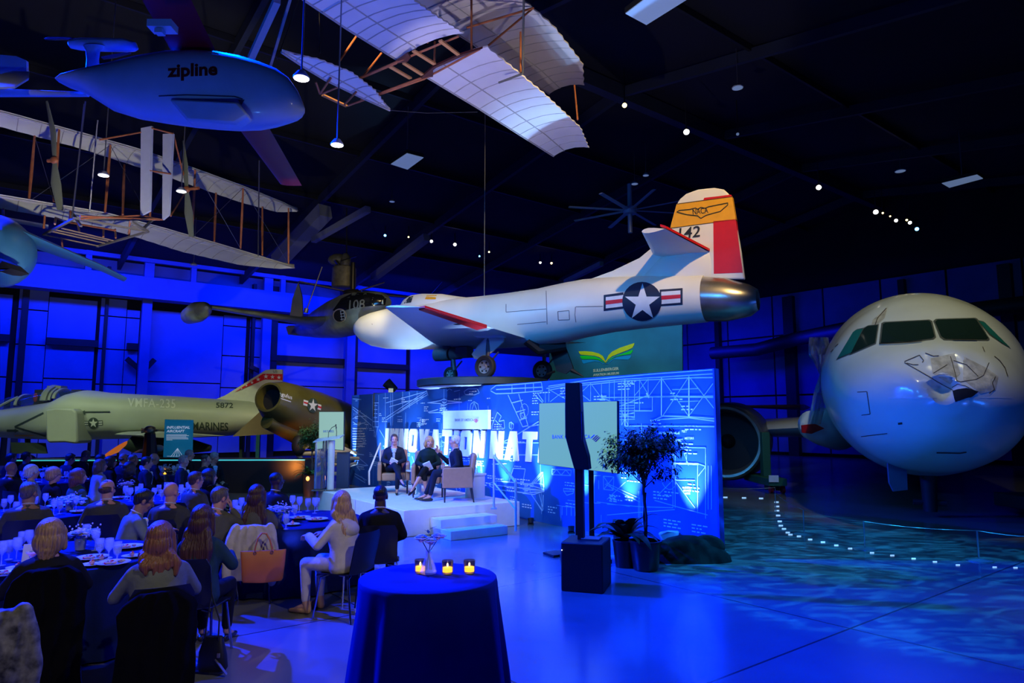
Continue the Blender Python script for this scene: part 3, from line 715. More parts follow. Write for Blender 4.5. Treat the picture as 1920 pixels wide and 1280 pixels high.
# crumpled radome: push dents into the upper left of the nose
def dent(p):
    r = p - tipc; s = r.dot(AXD); l = r.dot(AS); z = p.z - AZ
    if s < 1.1:
        d = 0
        for cl, cz, rr, dp in ((.05, -.10, .5, .20), (-.35, .12, .36, .09), (.45, -.02, .38, .13), (.12, .22, .3, .08), (.02, -.36, .26, .36)):
            q = ((l - cl) ** 2 + (z - cz) ** 2) / rr ** 2
            if q < 1: d += dp * (1 - q) ** 1.5
        if abs(l) < 1 and -.5 < z < .45:
            d += abs(noise.noise(V((l * 3.2, z * 3.2, 1.3)))) * .06 * max(0, 1 - abs(l) / .95)
        return p + AXD * d
    return p
rs = [[dent(p) for p in r] for r in rs]
afus = MB().rings(rs).build('fuselage', whitea, air, W=True)
AB = bvh_of(afus); AMi = air.matrix_basis.inverted()
def adecal(name, m, fn, par=None, k=True):
    mb = MB(); fn(mb); o = mb.build(name, m, par or afus, fixn=False); o.data.transform(AMi); return o
ag = mat('windscreen_glass', (.015, .035, .03), .08, coat=.5)
agg = mat('green_side_glass', (.02, .20, .17), .12, coat=.5)
frm = mat('window_seal', (.10, .11, .10), .5)
for nm, pts, m in (('window', [(1652, 643), (1656, 608), (1661, 605.5), (1740, 601.5), (1745, 604), (1752, 631), (1747, 635), (1706, 640)], ag), ('window', [(1753, 604), (1758, 600), (1826, 598), (1830, 600), (1852, 634), (1849, 637), (1772, 636), (1765, 631)], ag),
                   ('window', [(1595, 663.5), (1620, 617), (1627, 612), (1646, 610), (1641, 643)], ag), ('window', [(1570.5, 672), (1600, 623), (1606, 619), (1618.5, 616.5), (1597, 661)], agg), ('window', [(1834, 602), (1846, 605), (1869, 628), (1893, 652), (1876, 642), (1856, 627)], agg)):
    cx = sum(p[0] for p in pts) / len(pts); cy = sum(p[1] for p in pts) / len(pts)
    o = adecal('window_frame', frm, lambda mb: pj_poly(mb, AB, [(cx + (x - cx) * 1.045 + (1.2 if x > cx else -1.2), cy + (y - cy) * 1.05 + (1.2 if y > cy else -1.2)) for x, y in pts], off=.006))
    adecal(nm, m, lambda mb: pj_poly(mb, AB, pts, off=.012), o)
crk = mat('dark_brown_line', (.07, .05, .04), .8); grime = mat('radome_scuff', (.52, .48, .38), .5, var=.3, scale=9)  # dark brown for the crease lines and belly marks
hole = mat('torn_opening', (.002, .002, .003), .9)
adecal('radome_scuff', grime, lambda mb: [pj_poly(mb, AB, p, off=.004, cell=5) for p in ([(1745, 672), (1790, 662), (1800, 700), (1782, 720), (1748, 700)], [(1806, 668), (1850, 690), (1872, 706), (1866, 732), (1838, 738), (1806, 712)], [(1636, 600), (1648, 590), (1664, 576), (1659, 596), (1648, 606), (1642, 640), (1630, 630)])])
def cracks(mb):
    for l in ([(1696, 678), (1724, 666), (1732, 676), (1729, 680)], [(1696, 680), (1750, 711), (1788, 732)], [(1782, 668), (1788, 690), (1794, 714), (1801, 716), (1829, 712), (1844, 704), (1854, 680)], [(1735, 662), (1750, 668), (1760, 667)], [(1750, 700), (1766, 690), (1776, 684)],
              [(1788, 676), (1812, 684), (1834, 706)], [(1864, 668), (1874, 676), (1884, 690), (1889, 706)], [(1842, 650), (1846, 660)], [(1866, 706), (1860, 718), (1864, 730), (1854, 738)], [(1700, 681), (1712, 684), (1722, 684)], [(1786, 726), (1796, 720), (1810, 724), (1826, 732)], [(1566, 650), (1572, 645)], [(1558, 660), (1563, 655)],
              [(1640, 612), (1646, 596), (1662, 578)], [(1608, 735), (1626, 734), (1632, 776), (1616, 778)], [(1615, 818), (1638, 815), (1664, 812)]):
        pj_line(mb, AB, l, 1.3, off=.008, cell=4)
adecal('crease_lines', crk, cracks)
adecal('torn_hole', hole, lambda mb: pj_poly(mb, AB, [(1787, 733), (1796, 730), (1812, 728), (1834, 734), (1822, 744), (1810, 747), (1791, 754)], off=.012, cell=4))
adecal('waterline', whitep, lambda mb: (pj_line(mb, AB, [(1665, 746), (1757, 746)], 1.2, off=.005), pj_line(mb, AB, [(1836, 745), (1898, 744)], 1.2, off=.005)))
adecal('belly_marks', crk, lambda mb: (pj_line(mb, AB, [(1756, 848), (1800, 849), (1812, 847)], 2.5, off=.006), pj_line(mb, AB, [(1684, 794), (1692, 793)], 4, off=.006)))
# belly keel line, gear, wing, tailplane, engine and stand
wipe = adecal('wiper', blackm, lambda mb: (pj_line(mb, AB, [(1650, 645.5), (1690, 644.5), (1729, 641)], 1.5, off=.03), pj_line(mb, AB, [(1786, 638.5), (1830, 638.5)], 1.5, off=.03)))
gl = PD(1717, 930, 13.4)
c0 = A0 + AXD * (-.9)
MB().tube([V((c0.x, c0.y, .95)), V((c0.x, c0.y, .12))], [.16, .13], 14).tube([V((c0.x, c0.y, .3)) - AS * .3, V((c0.x, c0.y, .3)) + AS * .3], .06).build('nose_gear', darkm, air, W=True)
MB().prism([PD(1665, 868, 13.6), PD(1700, 872, 13.6), PD(1702, 918, 13.6), PD(1676, 921, 13.6), PD(1668, 905, 13.6)], (0, .05, 0)).build('gear_door', mat('door_blue_grey', (.10, .12, .2), .4), air, W=True, smooth=False)
# starboard wing on the left of the picture
mb = wing_mb([(PD(1530, 800, 20), PD(1540, 806, 26), .75), (PD(1415, 806, 21), PD(1440, 800, 24.5), .62)]); mb.build('wing', whitea, air, W=True)
mb = wing_mb([(PD(1500, 764, 30), PD(1520, 764, 34), .3), (PD(1388, 762, 30), PD(1396, 762, 31), .12)]); mb.build('tailplane', mat('scuffed_red_metal', (.34, .10, .08), .5, .3, var=.5, scale=1.5), air, W=True)
MB().rings([superring(PD(x, y, d), AS, UP, w_, h_, 20) for x, y, d, w_, h_ in ((1505, 800, 17, .06, .1), (1520, 797, 17.2, .3, .36), (1545, 800, 18, .5, .5), (1570, 805, 20, .6, .6))]).build('wing_fairing', whitea, air, W=True)
MB().prism([PD(1503, 797, 16.8), PD(1528, 794, 16.9), PD(1546, 803, 17), PD(1522, 813, 16.9), PD(1504, 811, 16.8)], (0, .05, 0)).build('red_torn_panel', redp, air, W=True, smooth=False)
ec = V((6.25, 20.3, 1.36)); EM = AXD.to_track_quat('Z', 'Y').to_matrix()
MB().lathe([(.93, .10), (.97, .02), (1.03, .0), (1.08, .08), (1.16, .6), (1.2, 1.6), (1.1, 3.0), (.8, 3.6), (.75, 1.2), (.9, .6), (.93, .10)], 56, ec, cap=False, M=EM).build('engine_nacelle', mat('nacelle_dark_metal', (.16, .18, .18), .35, .4), air, W=True)
MB().lathe([(.955, .04), (.96, -.015), (1.03, -.03), (1.09, .05), (1.09, .12)], 56, ec, cap=False, M=EM).build('intake_lip', mat('bare_intake_lip', (.30, .31, .28), .35, .8), air, W=True)
MB().lathe([(.9, .75), (.001, .72)], 40, ec, cap=False, M=EM).lathe([(.22, .72), (.12, .45), (.001, .36)], 20, ec, M=EM).build('fan_disc', mat('dark_fan', (.008, .008, .01), .6), air, W=True)
stand = thing('engine_cradle', 'green steel cradle standing under the airliner engine', 'stand', (7.2, 19.4, 0))
gmn = mat('green_painted_steel', (.02, .11, .06), .5)
MB().box((.05, .4, 1.0), (.22, .25, 1.3)).box((0, .4, .32), (.5, 2.0, .2)).box((.1, .1, .12), (.3, .4, .14)).build('frame', gmn, stand, bevel=.01)
MB().box((-.12, -.63, .42), (.26, .02, .18)).build('notice_plate', whitep, stand)
for sx in (-.12, .2): MB().tube([(sx, -.3, .1), (sx + .08, -.3, .1)], .1, 16).build('castor', redp, stand)
c2 = thing('support_cradle', 'green steel cradle at the right edge beside the airliner', 'stand', (11.2, 14.6, 0))
MB().box((0, 0, .28), (1.1, 1.6, .28)).box((.25, .1, .9), (.5, .5, 1.5)).build('frame', gmn, c2, bevel=.02)
# clear plastic wrap hanging from the door sill
pw = mat('clear_plastic_sheet', (.5, .62, .75), .25, trans=.75, alpha=.55, bump=.6, bscale=5)
mb = MB(); rs = []
for i, (xl, xr, y) in enumerate(((1518, 1552, 632), (1515, 1556, 648), (1518, 1552, 664), (1528, 1550, 682), (1536, 1548, 702), (1528, 1546, 735), (1520, 1544, 770), (1514, 1540, 795))):
    rs.append([PD(xl + (xr - xl) * k / 8 + math.sin(i * 2.1 + k) * 1.5, y, 16.6 + .18 * math.sin(k * 1.7 + i * 1.3)) for k in range(9)])
rs = [r + [p + V((0, .02, 0)) for p in reversed(r)] for r in rs]
mb.rings(rs).build('plastic_wrap', pw, air, W=True)
# museum banner behind the jet
ban = thing('museum_banner', 'teal hanging museum banner with yellow green and blue winged emblem', 'banner', PD(1180, 787, 24.5))
bnm = mat('printed_banner', (.010, .22, .38), .6, var=.55, scale=.35)
q = [PD(1030, 618, 25.8), PD(1279, 600, 23.0), PD(1280, 745, 23.0), PD(1030, 745, 25.8)]
BNn = (q[1] - q[0]).cross(q[3] - q[0]).normalized(); BNn = -BNn if BNn.y > 0 else BNn
def bp(x, y, off=.03): return PP(x, y, q[0] + BNn * off, BNn)
MB().prism(q, -BNn * .08).build('panel', bnm, ban, W=True, smooth=False)
bY, bG, bB, bW = [mat(n, c, .5) for n, c in (('banner_yellow', (.75, .80, .0)), ('banner_green', (.0, .75, .02)), ('banner_blue', (.0, .35, .80)), ('banner_white', (.75, .95, .90)))]
def bcur(pts): return [bp(1060 + x * .14583, 600 + y * .14583) for x, y in pts]
for nm, m, P in (('emblem_feather', bY, [(170, 400), (250, 398), (340, 405), (430, 428), (480, 460), (517, 530), (517, 548), (490, 520), (440, 478), (380, 458), (200, 443), (182, 430)]),
                 ('emblem_feather', bG, [(188, 455), (290, 458), (390, 470), (450, 498), (500, 550), (470, 530), (420, 508), (340, 500), (215, 502), (198, 485)]),
                 ('emblem_feather', bB, [(210, 512), (330, 510), (420, 520), (460, 540), (500, 562), (480, 560), (440, 535), (380, 528), (300, 545), (235, 560), (220, 545)]),
                 ('emblem_feather', bY, [(520, 548), (522, 520), (555, 450), (600, 405), (700, 355), (888, 293), (882, 320), (862, 355), (800, 385), (680, 430), (600, 465), (550, 505)]),
                 ('emblem_feather', bG, [(535, 550), (590, 490), (680, 450), (780, 415), (868, 378), (860, 410), (835, 435), (740, 450), (640, 470), (580, 510)]),
                 ('emblem_feather', bB, [(500, 562), (540, 560), (580, 520), (660, 480), (760, 460), (845, 455), (835, 485), (805, 508), (700, 505), (620, 505), (575, 535), (550, 562)])):
    MB().prism(bcur(P), -BNn * .015).build(nm, m, ban, W=True, smooth=False)
for body, o_, e_, h_ in (('SULLENBERGER', (357, 668), (686, 640), 38), ('AVIATION MUSEUM', (357, 722), (686, 696), 32)):
    a0, a1, a2 = bcur([o_, e_, (o_[0], o_[1] - h_)]); mb = MB(); flat_text(mb, body, a0, a1 - a0, a2 - a0, bold=.015, th=-BNn * .01); mb.build('lettering', bW, ban, W=True, smooth=False)


# ---------------------------------------------------------------- grey-green fighter along the back wall
FD = V((1, .06, 0)).normalized(); F0 = V((-19.5, 24.6, 0)); FN = V((FD.y, -FD.x, 0)); FN = -FN if FN.y > 0 else FN
ftr = thing('jet_fighter', 'long grey-green two-seat jet fighter lettered along its side', 'aircraft', F0 + FD * 6, math.atan2(FD.y, FD.x))
fgr = mat('fighter_grey_green', (.40, .45, .37), .5, var=.07, scale=1.0)
fdk = mat('fighter_dark_marking', (.035, .06, .05), .6); flt = mat('fighter_pale_marking', (.62, .66, .58), .6)
def fz(px, py): return SZ(px, py, F0, FD)
def Fp(px, py, l=0.): return PP(px, py, F0 + FN * l, V((FD.y, -FD.x, 0)))
rs = []
for px, ty, by, hw, e in ((-150, 790, 796, .1, 2), (-120, 776, 806, .4, 2), (-60, 770, 814, .62, 2), (0, 768, 819, .75, 2.1), (40, 762, 822, .85, 2.2), (80, 757, 823, 1.0, 2.4), (120, 752, 824, 1.35, 2.8), (150, 738, 824, 1.5, 3), (175, 732, 824, 1.5, 3), (205, 736, 823, 1.5, 3),
                          (260, 739, 822, 1.45, 2.8), (320, 742, 821, 1.4, 2.7), (380, 746, 820, 1.3, 2.5), (430, 749, 817, 1.15, 2.3), (470, 752, 812, .95, 2.1), (500, 760, 806, .7, 2), (528, 772, 800, .45, 2)):
    s, zt = fz(px, ty); _, zb = fz(px, by); rs.append(superring(F0 + FD * s + UP * (zt + zb) / 2, FN, UP, hw, (zt - zb) / 2, 44, e))
ff = MB().rings(rs).build('fuselage', fgr, ftr, W=True); FB = bvh_of(ff); FMi = ftr.matrix_basis.inverted()
def fdecal(name, m, fn, par=None):
    mb = MB(); fn(mb); o = mb.build(name, m, par or ff, fixn=False); o.data.transform(FMi); return o
fdecal('squadron_code', flt, lambda m: pj_text(m, FB, 'VMFA-235', (240, 762.5), (89, 3.0), (0, -16.5), bold=.008, space=1.1, off=.012))
fdecal('serial_number', fdk, lambda m: pj_text(m, FB, '5872', (405, 764.5), (32, .5), (0, -9.5), bold=.012, off=.012))
fdecal('service_name', fdk, lambda m: pj_text(m, FB, 'MARINES', (361, 805.5), (67, 1.5), (0, -15), bold=.01, off=.012))
fdecal('roundel_bar', fdk, lambda m: pj_poly(m, FB, [(157, 789), (193, 788), (193, 797), (157, 797.5)], off=.01))
fdecal('roundel_white_bar', flt, lambda m: (pj_poly(m, FB, [(158, 790), (166, 790), (166, 792.3), (158, 792.3)], off=.014), pj_poly(m, FB, [(184, 790), (192, 789.5), (192, 792), (184, 792.3)], off=.014), pj_poly(m, FB, [(158, 794), (166, 794), (166, 796.3), (158, 796.3)], off=.014), pj_poly(m, FB, [(184, 794), (192, 793.5), (192, 796), (184, 796.3)], off=.014)))
fdecal('roundel_disc', fdk, lambda m: pj_poly(m, FB, disc2d(175.5, 792.5, 10, 10, 20), off=.018, cell=3))
fdecal('roundel_star', flt, lambda m: pj_star(m, FB, 175.5, 793, 9, off=.024, cell=3))
fdecal('nose_chevron', fdk, lambda m: (pj_line(m, FB, [(82, 774), (28, 800), (86, 817)], 3.2, off=.012), pj_line(m, FB, [(13, 807), (30, 807)], 4.5, off=.012), pj_poly(m, FB, [(28, 803), (36, 807), (28, 811)], off=.012)))
fdecal('orange_flash', orangep, lambda m: pj_poly(m, FB, [(26, 815), (66, 815), (58, 817.5), (30, 817.5)], off=.012))
fdecal('probe_fairing', fdk, lambda m: (pj_line(m, FB, [(160, 772), (207, 771.5)], 2.2, off=.03), pj_poly(m, FB, [(150, 773), (160, 769), (161, 777)], off=.03)))
# intake splitter box standing proud of the side
MB().prism([Fp(85, 768, 1.9), Fp(102, 766, 1.95), Fp(136, 766, 1.95), Fp(143, 772, 1.95), Fp(146, 826, 1.95), Fp(142, 832, 1.95), Fp(120, 829, 1.95), Fp(90, 830, 1.9), Fp(86, 824, 1.9)], -FN * .9).build('intake_box', fgr, ftr, W=True, bevel=.06)
MB().prism([Fp(140, 767, 1.86), Fp(144, 772, 1.86), Fp(148, 826, 1.86), Fp(143, 828, 1.86)], -FN * .5).build('intake_gap', darkm, ftr, W=True, smooth=False)
# canopies
gl_f = mat('canopy_glass', (.05, .10, .20), .05, alpha=.35, coat=.6)
def canopy(pts, nm):
    rs = []
    for px, ty, by, hw in pts:
        s, zt = fz(px, ty); _, zb = fz(px, by); rs.append(superring(F0 + FD * s + UP * zb, FN, UP, hw, max(.04, zt - zb), 24, rvb=.05))
    return MB().rings(rs).build(nm, gl_f, ftr, W=True)
canopy([(-25, 760, 766, .25), (0, 752, 766, .42), (20, 744, 762, .52), (45, 742, 760, .56), (52, 741, 759, .56)], 'windscreen')
canopy([(55, 740, 758, .56), (75, 734, 756, .6), (100, 729, 752, .6), (103, 728, 751, .6)], 'canopy')
canopy([(122, 731, 748, .6), (145, 731, 742, .6), (168, 733, 738, .55)], 'canopy')
mb = MB()
def bow(px, ty, by, hw, w_):
    s, zt = fz(px, ty); _, zb = fz(px, by)
    pts = [F0 + FD * s + UP * (zb + (zt - zb) * math.sin(a)) + FN * hw * math.cos(a) for a in (math.pi * k / 12 for k in range(13))]
    mb.tube(pts, w_, 6)
bow(50, 741, 760, .58, .06); bow(104, 727, 752, .64, .12); bow(113, 728, 751, .62, .05); bow(121, 730, 748, .62, .06)
mb.tube([Fp(0, 761, .5), Fp(15, 753, .55), Fp(34, 744, .45)], .045, 6); mb.box(Fp(107, 728, 0), (.5, .35, .18))
mb.build('canopy_frame', fgr, ftr, W=True)
sm_ = mat('ejection_seat_black', (.03, .03, .035), .6)
for px in (82, 150):
    MB().box(Fp(px, 745, 0), (.35, .5, .55)).ell(Fp(px - 3, 738, 0), (.2, .2, .14)).build('ejection_seat', sm_, ftr, W=True)
MB().ell(Fp(70, 745, .15), (.12, .12, .26)).build('seat_cover', mat('orange_red_cloth', (.7, .08, .02), .6), ftr, W=True)
# fin
mb = MB().prism([Fp(408, 748), Fp(425, 741), (Fp(500, 694)), (Fp(511, 692.5)), Fp(531, 693), Fp(531, 706), Fp(529, 760), Fp(450, 756)], FN * .14); fin2 = mb.build('tail_fin', flt, ftr, W=True, smooth=False)
MB().prism([Fp(440, 735, .16), Fp(493, 700.5, .16), Fp(530, 701, .16), Fp(530, 712.5, .16), Fp(497, 711, .16)], FN * .01).build('red_star_stripe', redp, fin2, W=False, smooth=False).data.transform(FMi)
for k, (x, y, r) in enumerate(((453, 728.5, 1.8), (462, 722.5, 2.6), (472.5, 717, 3.6), (484, 711, 4.6), (498.5, 705.5, 5), (511, 706.5, 4.6), (523, 707.5, 4.2))):
    P = star2d(x, y, r); n_ = [Fp(a, b_, .19) for a, b_ in P]; c_ = Fp(x, y, .19)
    MB().add(n_ + [c_], [(i, (i + 1) % 10, 10) for i in range(10)]).build('star', whitep, fin2).data.transform(FMi)
mb = MB(); flat_text(mb, 'US', Fp(512, 698.5, .17), Fp(520, 698.5, .17) - Fp(512, 698.5, .17), Fp(512, 693.5, .17) - Fp(512, 698.5, .17)); mb.build('lettering', fdk, fin2).data.transform(FMi)
brn = mat('bare_tailpipe_metal', (.22, .17, .10), .45, .5)
MB().prism([Fp(438, 818, 1.6), Fp(500, 762, .6), Fp(530, 768, .6), Fp(536, 812, 1.5)], FN * .12).build('stabilator', brn, ftr, W=True, smooth=False)
wing_mb([(Fp(215, 814, 1.3), Fp(425, 817, 1.3), .28), (Fp(265, 816, 4.2), Fp(400, 817, 4.2), .16)]).build('wing', fgr, ftr, W=True)
MB().tube([Fp(232, 838, 2.6), Fp(250, 832, 2.6), Fp(330, 834, 2.6), Fp(395, 840, 2.6)], [.06, .28, .34, .1], 14).build('drop_tank', fdk, ftr, W=True)
MB().prism([Fp(22, 829, .5), Fp(86, 830, .5), Fp(90, 850, .5), Fp(24, 850, .5)], FN * .06).build('nose_gear_door', fdk, ftr, W=True, smooth=False)
mb = MB().tube([Fp(52, 820, 0), Fp(52, 862, 0)], .09)
mb.tube([Fp(300, 820, 1.5), Fp(300, 850, 1.5)], .09).tube([Fp(452, 815, 0), Fp(452, 862, 0)], .07)
mb.build('gear_strut', fdk, ftr, W=True)
for px, r, l in ((52, .3, 0), (300, .38, 1.7)): wheel('wheel', PD(px, 862, 24.5) * 0 + Fp(px, 868, l) * 1.0, FN, r, .22, ftr)
MB().prism([Fp(480, 880, .3), Fp(487, 880, .3), Fp(490, 786, .3), Fp(484, 786, .3)], FN * .14).build('display_post', mat('teal_painted_post', (.03, .16, .19), .5), None, smooth=False)
tag(bpy.data.objects['display_post'], 'slim teal post standing before the fighter tail', 'post')

# ---------------------------------------------------------------- dark olive missile with a nose intake
olive = mat('olive_drab_paint', (.10, .085, .018), .35, var=.2, scale=1.2)
mis = thing('winged_missile', 'dark olive drab missile with round nose intake and white star', 'missile', (-6.6, 21.5, 0))
rs = []; mst = []
for cx, cy, d, r in ((503, 744, 19.0, .42), (520, 753, 19.5, .60), (545, 764, 20.2, .70), (580, 777, 21.2, .76), (620, 792, 22.4, .80), (660, 806, 23.6, .78), (700, 818, 24.8, .66), (740, 830, 26, .4)):
    mst.append((PD(cx, cy, d), r))
AM = (mst[4][0] - mst[0][0]).normalized(); SM = AM.cross(UP).normalized(); UM = SM.cross(AM).normalized()
rs = [superring(mst[0][0] + AM * .6, SM, UM, .34, .34, 36)] + [superring(mst[0][0] + AM * .0, SM, UM, .36, .36, 36)] + [superring(p, SM, UM, r, r, 36) for p, r in mst]
mbody = MB().rings(rs, cap=False).build('body', olive, mis, W=True)
MB().add(superring(mst[0][0] + AM * .3, SM, UM, .36, .36, 36), [tuple(range(36))]).build('intake_throat', hole, mis, W=True)
MBV = bvh_of(mbody); MMi = mis.matrix_basis.inverted()
for nm, m, fn in (('name_lettering', whitep, lambda mb: (pj_text(mb, MBV, 'Regulus', (518, 741), (30, 10.5), (-1, -10), shear=.25, bold=.01, off=.012, cell=3), pj_line(mb, MBV, [(518, 744), (545, 753)], 1.6, off=.012, cell=3))),
                  ('insignia_bar', whitep, lambda mb: pj_poly(mb, MBV, [(569, 749), (602, 759), (601, 769), (568, 759)], off=.010, cell=3)), ('insignia_red_bar', redp, lambda mb: pj_poly(mb, MBV, [(569, 752.5), (602, 762.5), (602, 765.5), (569, 755.5)], off=.014, cell=3)),
                  ('insignia_disc', fdk, lambda mb: pj_poly(mb, MBV, disc2d(585.5, 760, 10, 13.5, 22), off=.018, cell=3)), ('insignia_star', whitep, lambda mb: pj_star(mb, MBV, 585.5, 760, 12.5, .78, -.1, off=.024, cell=3))):
    mb = MB(); fn(mb); mb.build(nm, m, mbody, fixn=False).data.transform(MMi)
MB().tube([PD(500, 790, 19.2), PD(560, 815, 20.6), PD(640, 845, 22.5)], [.2, .3, .3], 12).build('belly_pod', olive, mis, W=True)
MB().ell(PD(560, 835, 20), (.2, .2, .3)).build('booster_nozzle', darkm, mis, W=True)
# tubular launcher lit orange
lm = mat('launcher_tube', (.50, .40, .26), .5)
lau = thing('missile_launcher', 'tubular steel missile launching cradle lit orange beneath the missile', 'launcher', (-6.4, 20.4, 0))
J_ = {'a': PD(556, 851, 20), 'b': PD(600, 818, 20.5), 'c': PD(575, 868, 20.2), 'd': PD(655, 845, 21), 'e': PD(656, 872, 21), 'f': PD(610, 858, 19.4), 'g': PD(570, 885, 19.8), 'h': PD(640, 888, 20.2), 'i': PD(700, 860, 22), 'j': PD(640, 850, 22)}
mb = MB()
for a_, b_ in ('ac', 'ab', 'bf', 'cf', 'fd', 'ce', 'fe', 'gh', 'cg', 'eh', 'ad', 'bd', 'fi', 'ei', 'aj', 'di'): mb.tube([J_[a_], J_[b_]], .055, 7)
for k in 'gh': mb.tube([J_[k], V((J_[k].x, J_[k].y, 0))], .05, 7)
mb.build('frame', lm, lau, W=True)

# display platform with a lit edge, panels, dish, engine
dp = thing('display_plinth', 'long low black display plinth with a cyan-lit edge', 'plinth', PZ(360, 884, 0))
a0 = PD(20, 863, 19.5); a1 = PD(572, 862, 19.0)
MB().prism([V((a0.x, a0.y, 0)), V((a1.x, a1.y, 0)), V((a1.x, a1.y, a1.z)), V((a0.x, a0.y, a0.z))], (0, 1.2, 0)).build('body', blackm, dp, W=True, smooth=False)
MB().bar(a0 + V((0, -.01, 0)), a1 + V((0, -.01, 0)), .02, .03).build('light_strip', mat('cyan_light_strip', (.1, .6, .6), .4, emit=(.05, .55, .60), es=.9), dp, W=True)
sg = thing('exhibit_sign', 'tall teal exhibit sign headed Influential Aircraft before the fighter', 'sign', PD(334, 862, 18.7))
teal = mat('teal_sign_print', (.01, .13, .22), .5, var=.3, scale=1.2, emit=(.004, .10, .20), es=.6)
qs = [PD(306, 857, 18.7), PD(359, 858, 18.6), PD(361, 787, 18.6), PD(309, 786, 18.7)]
MB().prism(qs, (0, .06, 0)).build('panel', teal, sg, W=True, smooth=False)
wht = mat('sign_white_print', (.8, .85, .9), .5, emit=(.5, .6, .7), es=.5)
def spt(x, y): return PD(x, y, 18.55)
for body, x0, x1, y0, h in (('INFLUENTIAL', 312.5, 356, 803.5, 5), ('AIRCRAFT', 312, 346.5, 810.5, 5)):
    mb = MB(); flat_text(mb, body, spt(x0, y0), spt(x1, y0) - spt(x0, y0), spt(x0 + 0, y0 - h) - spt(x0, y0), shear=.2, bold=.03); mb.build('heading', wht, sg, W=True)
mb = MB()
for k in range(6): mb.bar(spt(312, 814.5 + k * 2), spt((350, 354, 349, 352, 353, 323)[k], 814.5 + k * 2), .012, .012)
mb.build('small_print', wht, sg, W=True)
mb = MB()
for x in (320, 325, 331, 337, 343): mb.bar(spt(x, 856), spt(333, 840), .008, .008)
mb.bar(spt(313, 855), spt(353, 855), .008, .008); mb.build('tower_drawing', wht, sg, W=True)
dsh = thing('orange_dish', 'tilted orange disc display among the guests heads', 'display', PD(220, 862, 19.2))
Md = (V((-.47, -.36, .80))).to_track_quat('Z', 'Y').to_matrix()
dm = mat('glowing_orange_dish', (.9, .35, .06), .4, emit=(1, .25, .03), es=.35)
MB().lathe([(.001, .0), (.26, .03), (.33, .09), (.34, .10), (.30, .05), (.001, -.03)], 32, PD(221, 846, 19.2), M=Md).build('disc', dm, dsh, W=True)
MB().tube([PD(221, 848, 19.25), PD(221, 866, 19.25)], .03).build('stand', blackm, dsh, W=True)
eng = thing('display_engine', 'small gold engine on a dark stand left of the teal sign', 'engine', PD(281, 862, 19.6))
ge = mat('gold_brass_metal', (.65, .55, .25), .35, .7)  # gold-coloured metal of the small engine, reused for the lamp foot
mb = MB().ell(PD(281, 806, 19.6), (.16, .16, .12))
for k in range(7):
    a = k * .9; p = PD(281, 808, 19.6); mb.tube([p, p + V((math.cos(a) * .24, -.05, math.sin(a) * .1 + .02))], .035, 6)
mb.build('cylinders', ge, eng, W=True)
MB().tube([PD(281, 812, 19.6), PD(281, 862, 19.6)], [.14, .22], 10).build('stand', blackm, eng, W=True)
MB().rings([[PD(x, y, 19.8 + dd) for x, y, dd in ((x0, y0, 0), (x0 + 12, y0 - 1, .1), (x0 + 12, y0 + h_, .1), (x0, y0 + h_, 0))] for x0, y0, h_ in ((252, 847, 2), (262, 842, 4))]).ell(PD(297, 840, 19.8), (.16, .1, .1)).build('cowl_piece', flt, eng, W=True)

# ---------------------------------------------------------------- hung silver jet with tip tank
sil = mat('weathered_silver', (.34, .37, .28), .30, .55, var=.45, scale=1.6)
tj = thing('hung_silver_jet', 'old silver jet with wingtip tank hanging nose-down behind the white one', 'aircraft', PD(650, 590, 24))
SL_ = [(726, 566, 22.2, .16), (716, 568, 22.3, .36), (700, 573, 22.5, .50), (680, 580, 22.9, .62), (655, 590, 23.6, .74), (630, 598, 24.6, .70), (600, 607, 26, .55), (575, 615, 28, .36), (552, 620, 30, .2)]
pc_ = [PD(x, y, d) for x, y, d, r in SL_]; ad = (pc_[6] - pc_[1]).normalized(); sd = ad.cross(UP).normalized(); ud = sd.cross(ad)
sb = MB().rings([superring(p, sd, ud, q_[3], q_[3], 30) for p, q_ in zip(pc_, SL_)]).build('fuselage', sil, tj, W=True); TB = bvh_of(sb); TMi = tj.matrix_basis.inverted()
mb = MB(); pj_poly(mb, TB, [(624, 582), (640, 560), (664, 548), (690, 549), (716, 553), (724, 560), (722, 572), (700, 573), (664, 577), (640, 584)], off=.01); mb.build('anti_glare_panel', mat('gloss_black', (.012, .012, .014), .15), sb, fixn=False).data.transform(TMi)
mb = MB(); pj_text(mb, TB, '108', (655, 580), (29, -2), (1, -17), bold=.01, off=.02); mb.build('number', mat('faded_number', (.20, .20, .16), .5), sb, fixn=False).data.transform(TMi)
mb = MB(); pj_poly(mb, TB, disc2d(638, 591, 13, 12.5), off=.02); mb.build('intake_ring', mat('pale_brass', (.65, .50, .28), .4, .4), sb, fixn=False).data.transform(TMi)
mb = MB(); pj_poly(mb, TB, disc2d(638, 591.5, 11, 11), off=.03); mb.build('intake_opening', hole, sb, fixn=False).data.transform(TMi)
mb = MB(); [pj_line(mb, TB, [(640 + k, 583 + j * 5), (647 + k, 582 + j * 5)], 1, off=.04) for k in (0,) for j in range(4)]; pj_line(mb, TB, [(640, 582), (643, 600)], 1, off=.04); pj_line(mb, TB, [(646, 581), (649, 599)], 1, off=.04); mb.build('guide_vanes', flt, sb, fixn=False).data.transform(TMi)
wing_mb([(PD(636, 596, 23.6), PD(600, 622, 25.4), .36), (PD(560, 597, 23.2), PD(560, 608, 24.6), .26), (PD(368, 570, 21.6), PD(395, 580, 22.8), .12)]).build('wing', sil, tj, W=True)
tt = [PD(x, y, d) for x, y, d in ((387, 577, 21.2), (382, 580, 21.4), (370, 585, 22), (355, 592, 22.8), (345, 597, 23.4))]
MB().tube(tt, [.06, .25, .34, .28, .05], 20).build('tip_tank', sil, tj, W=True)
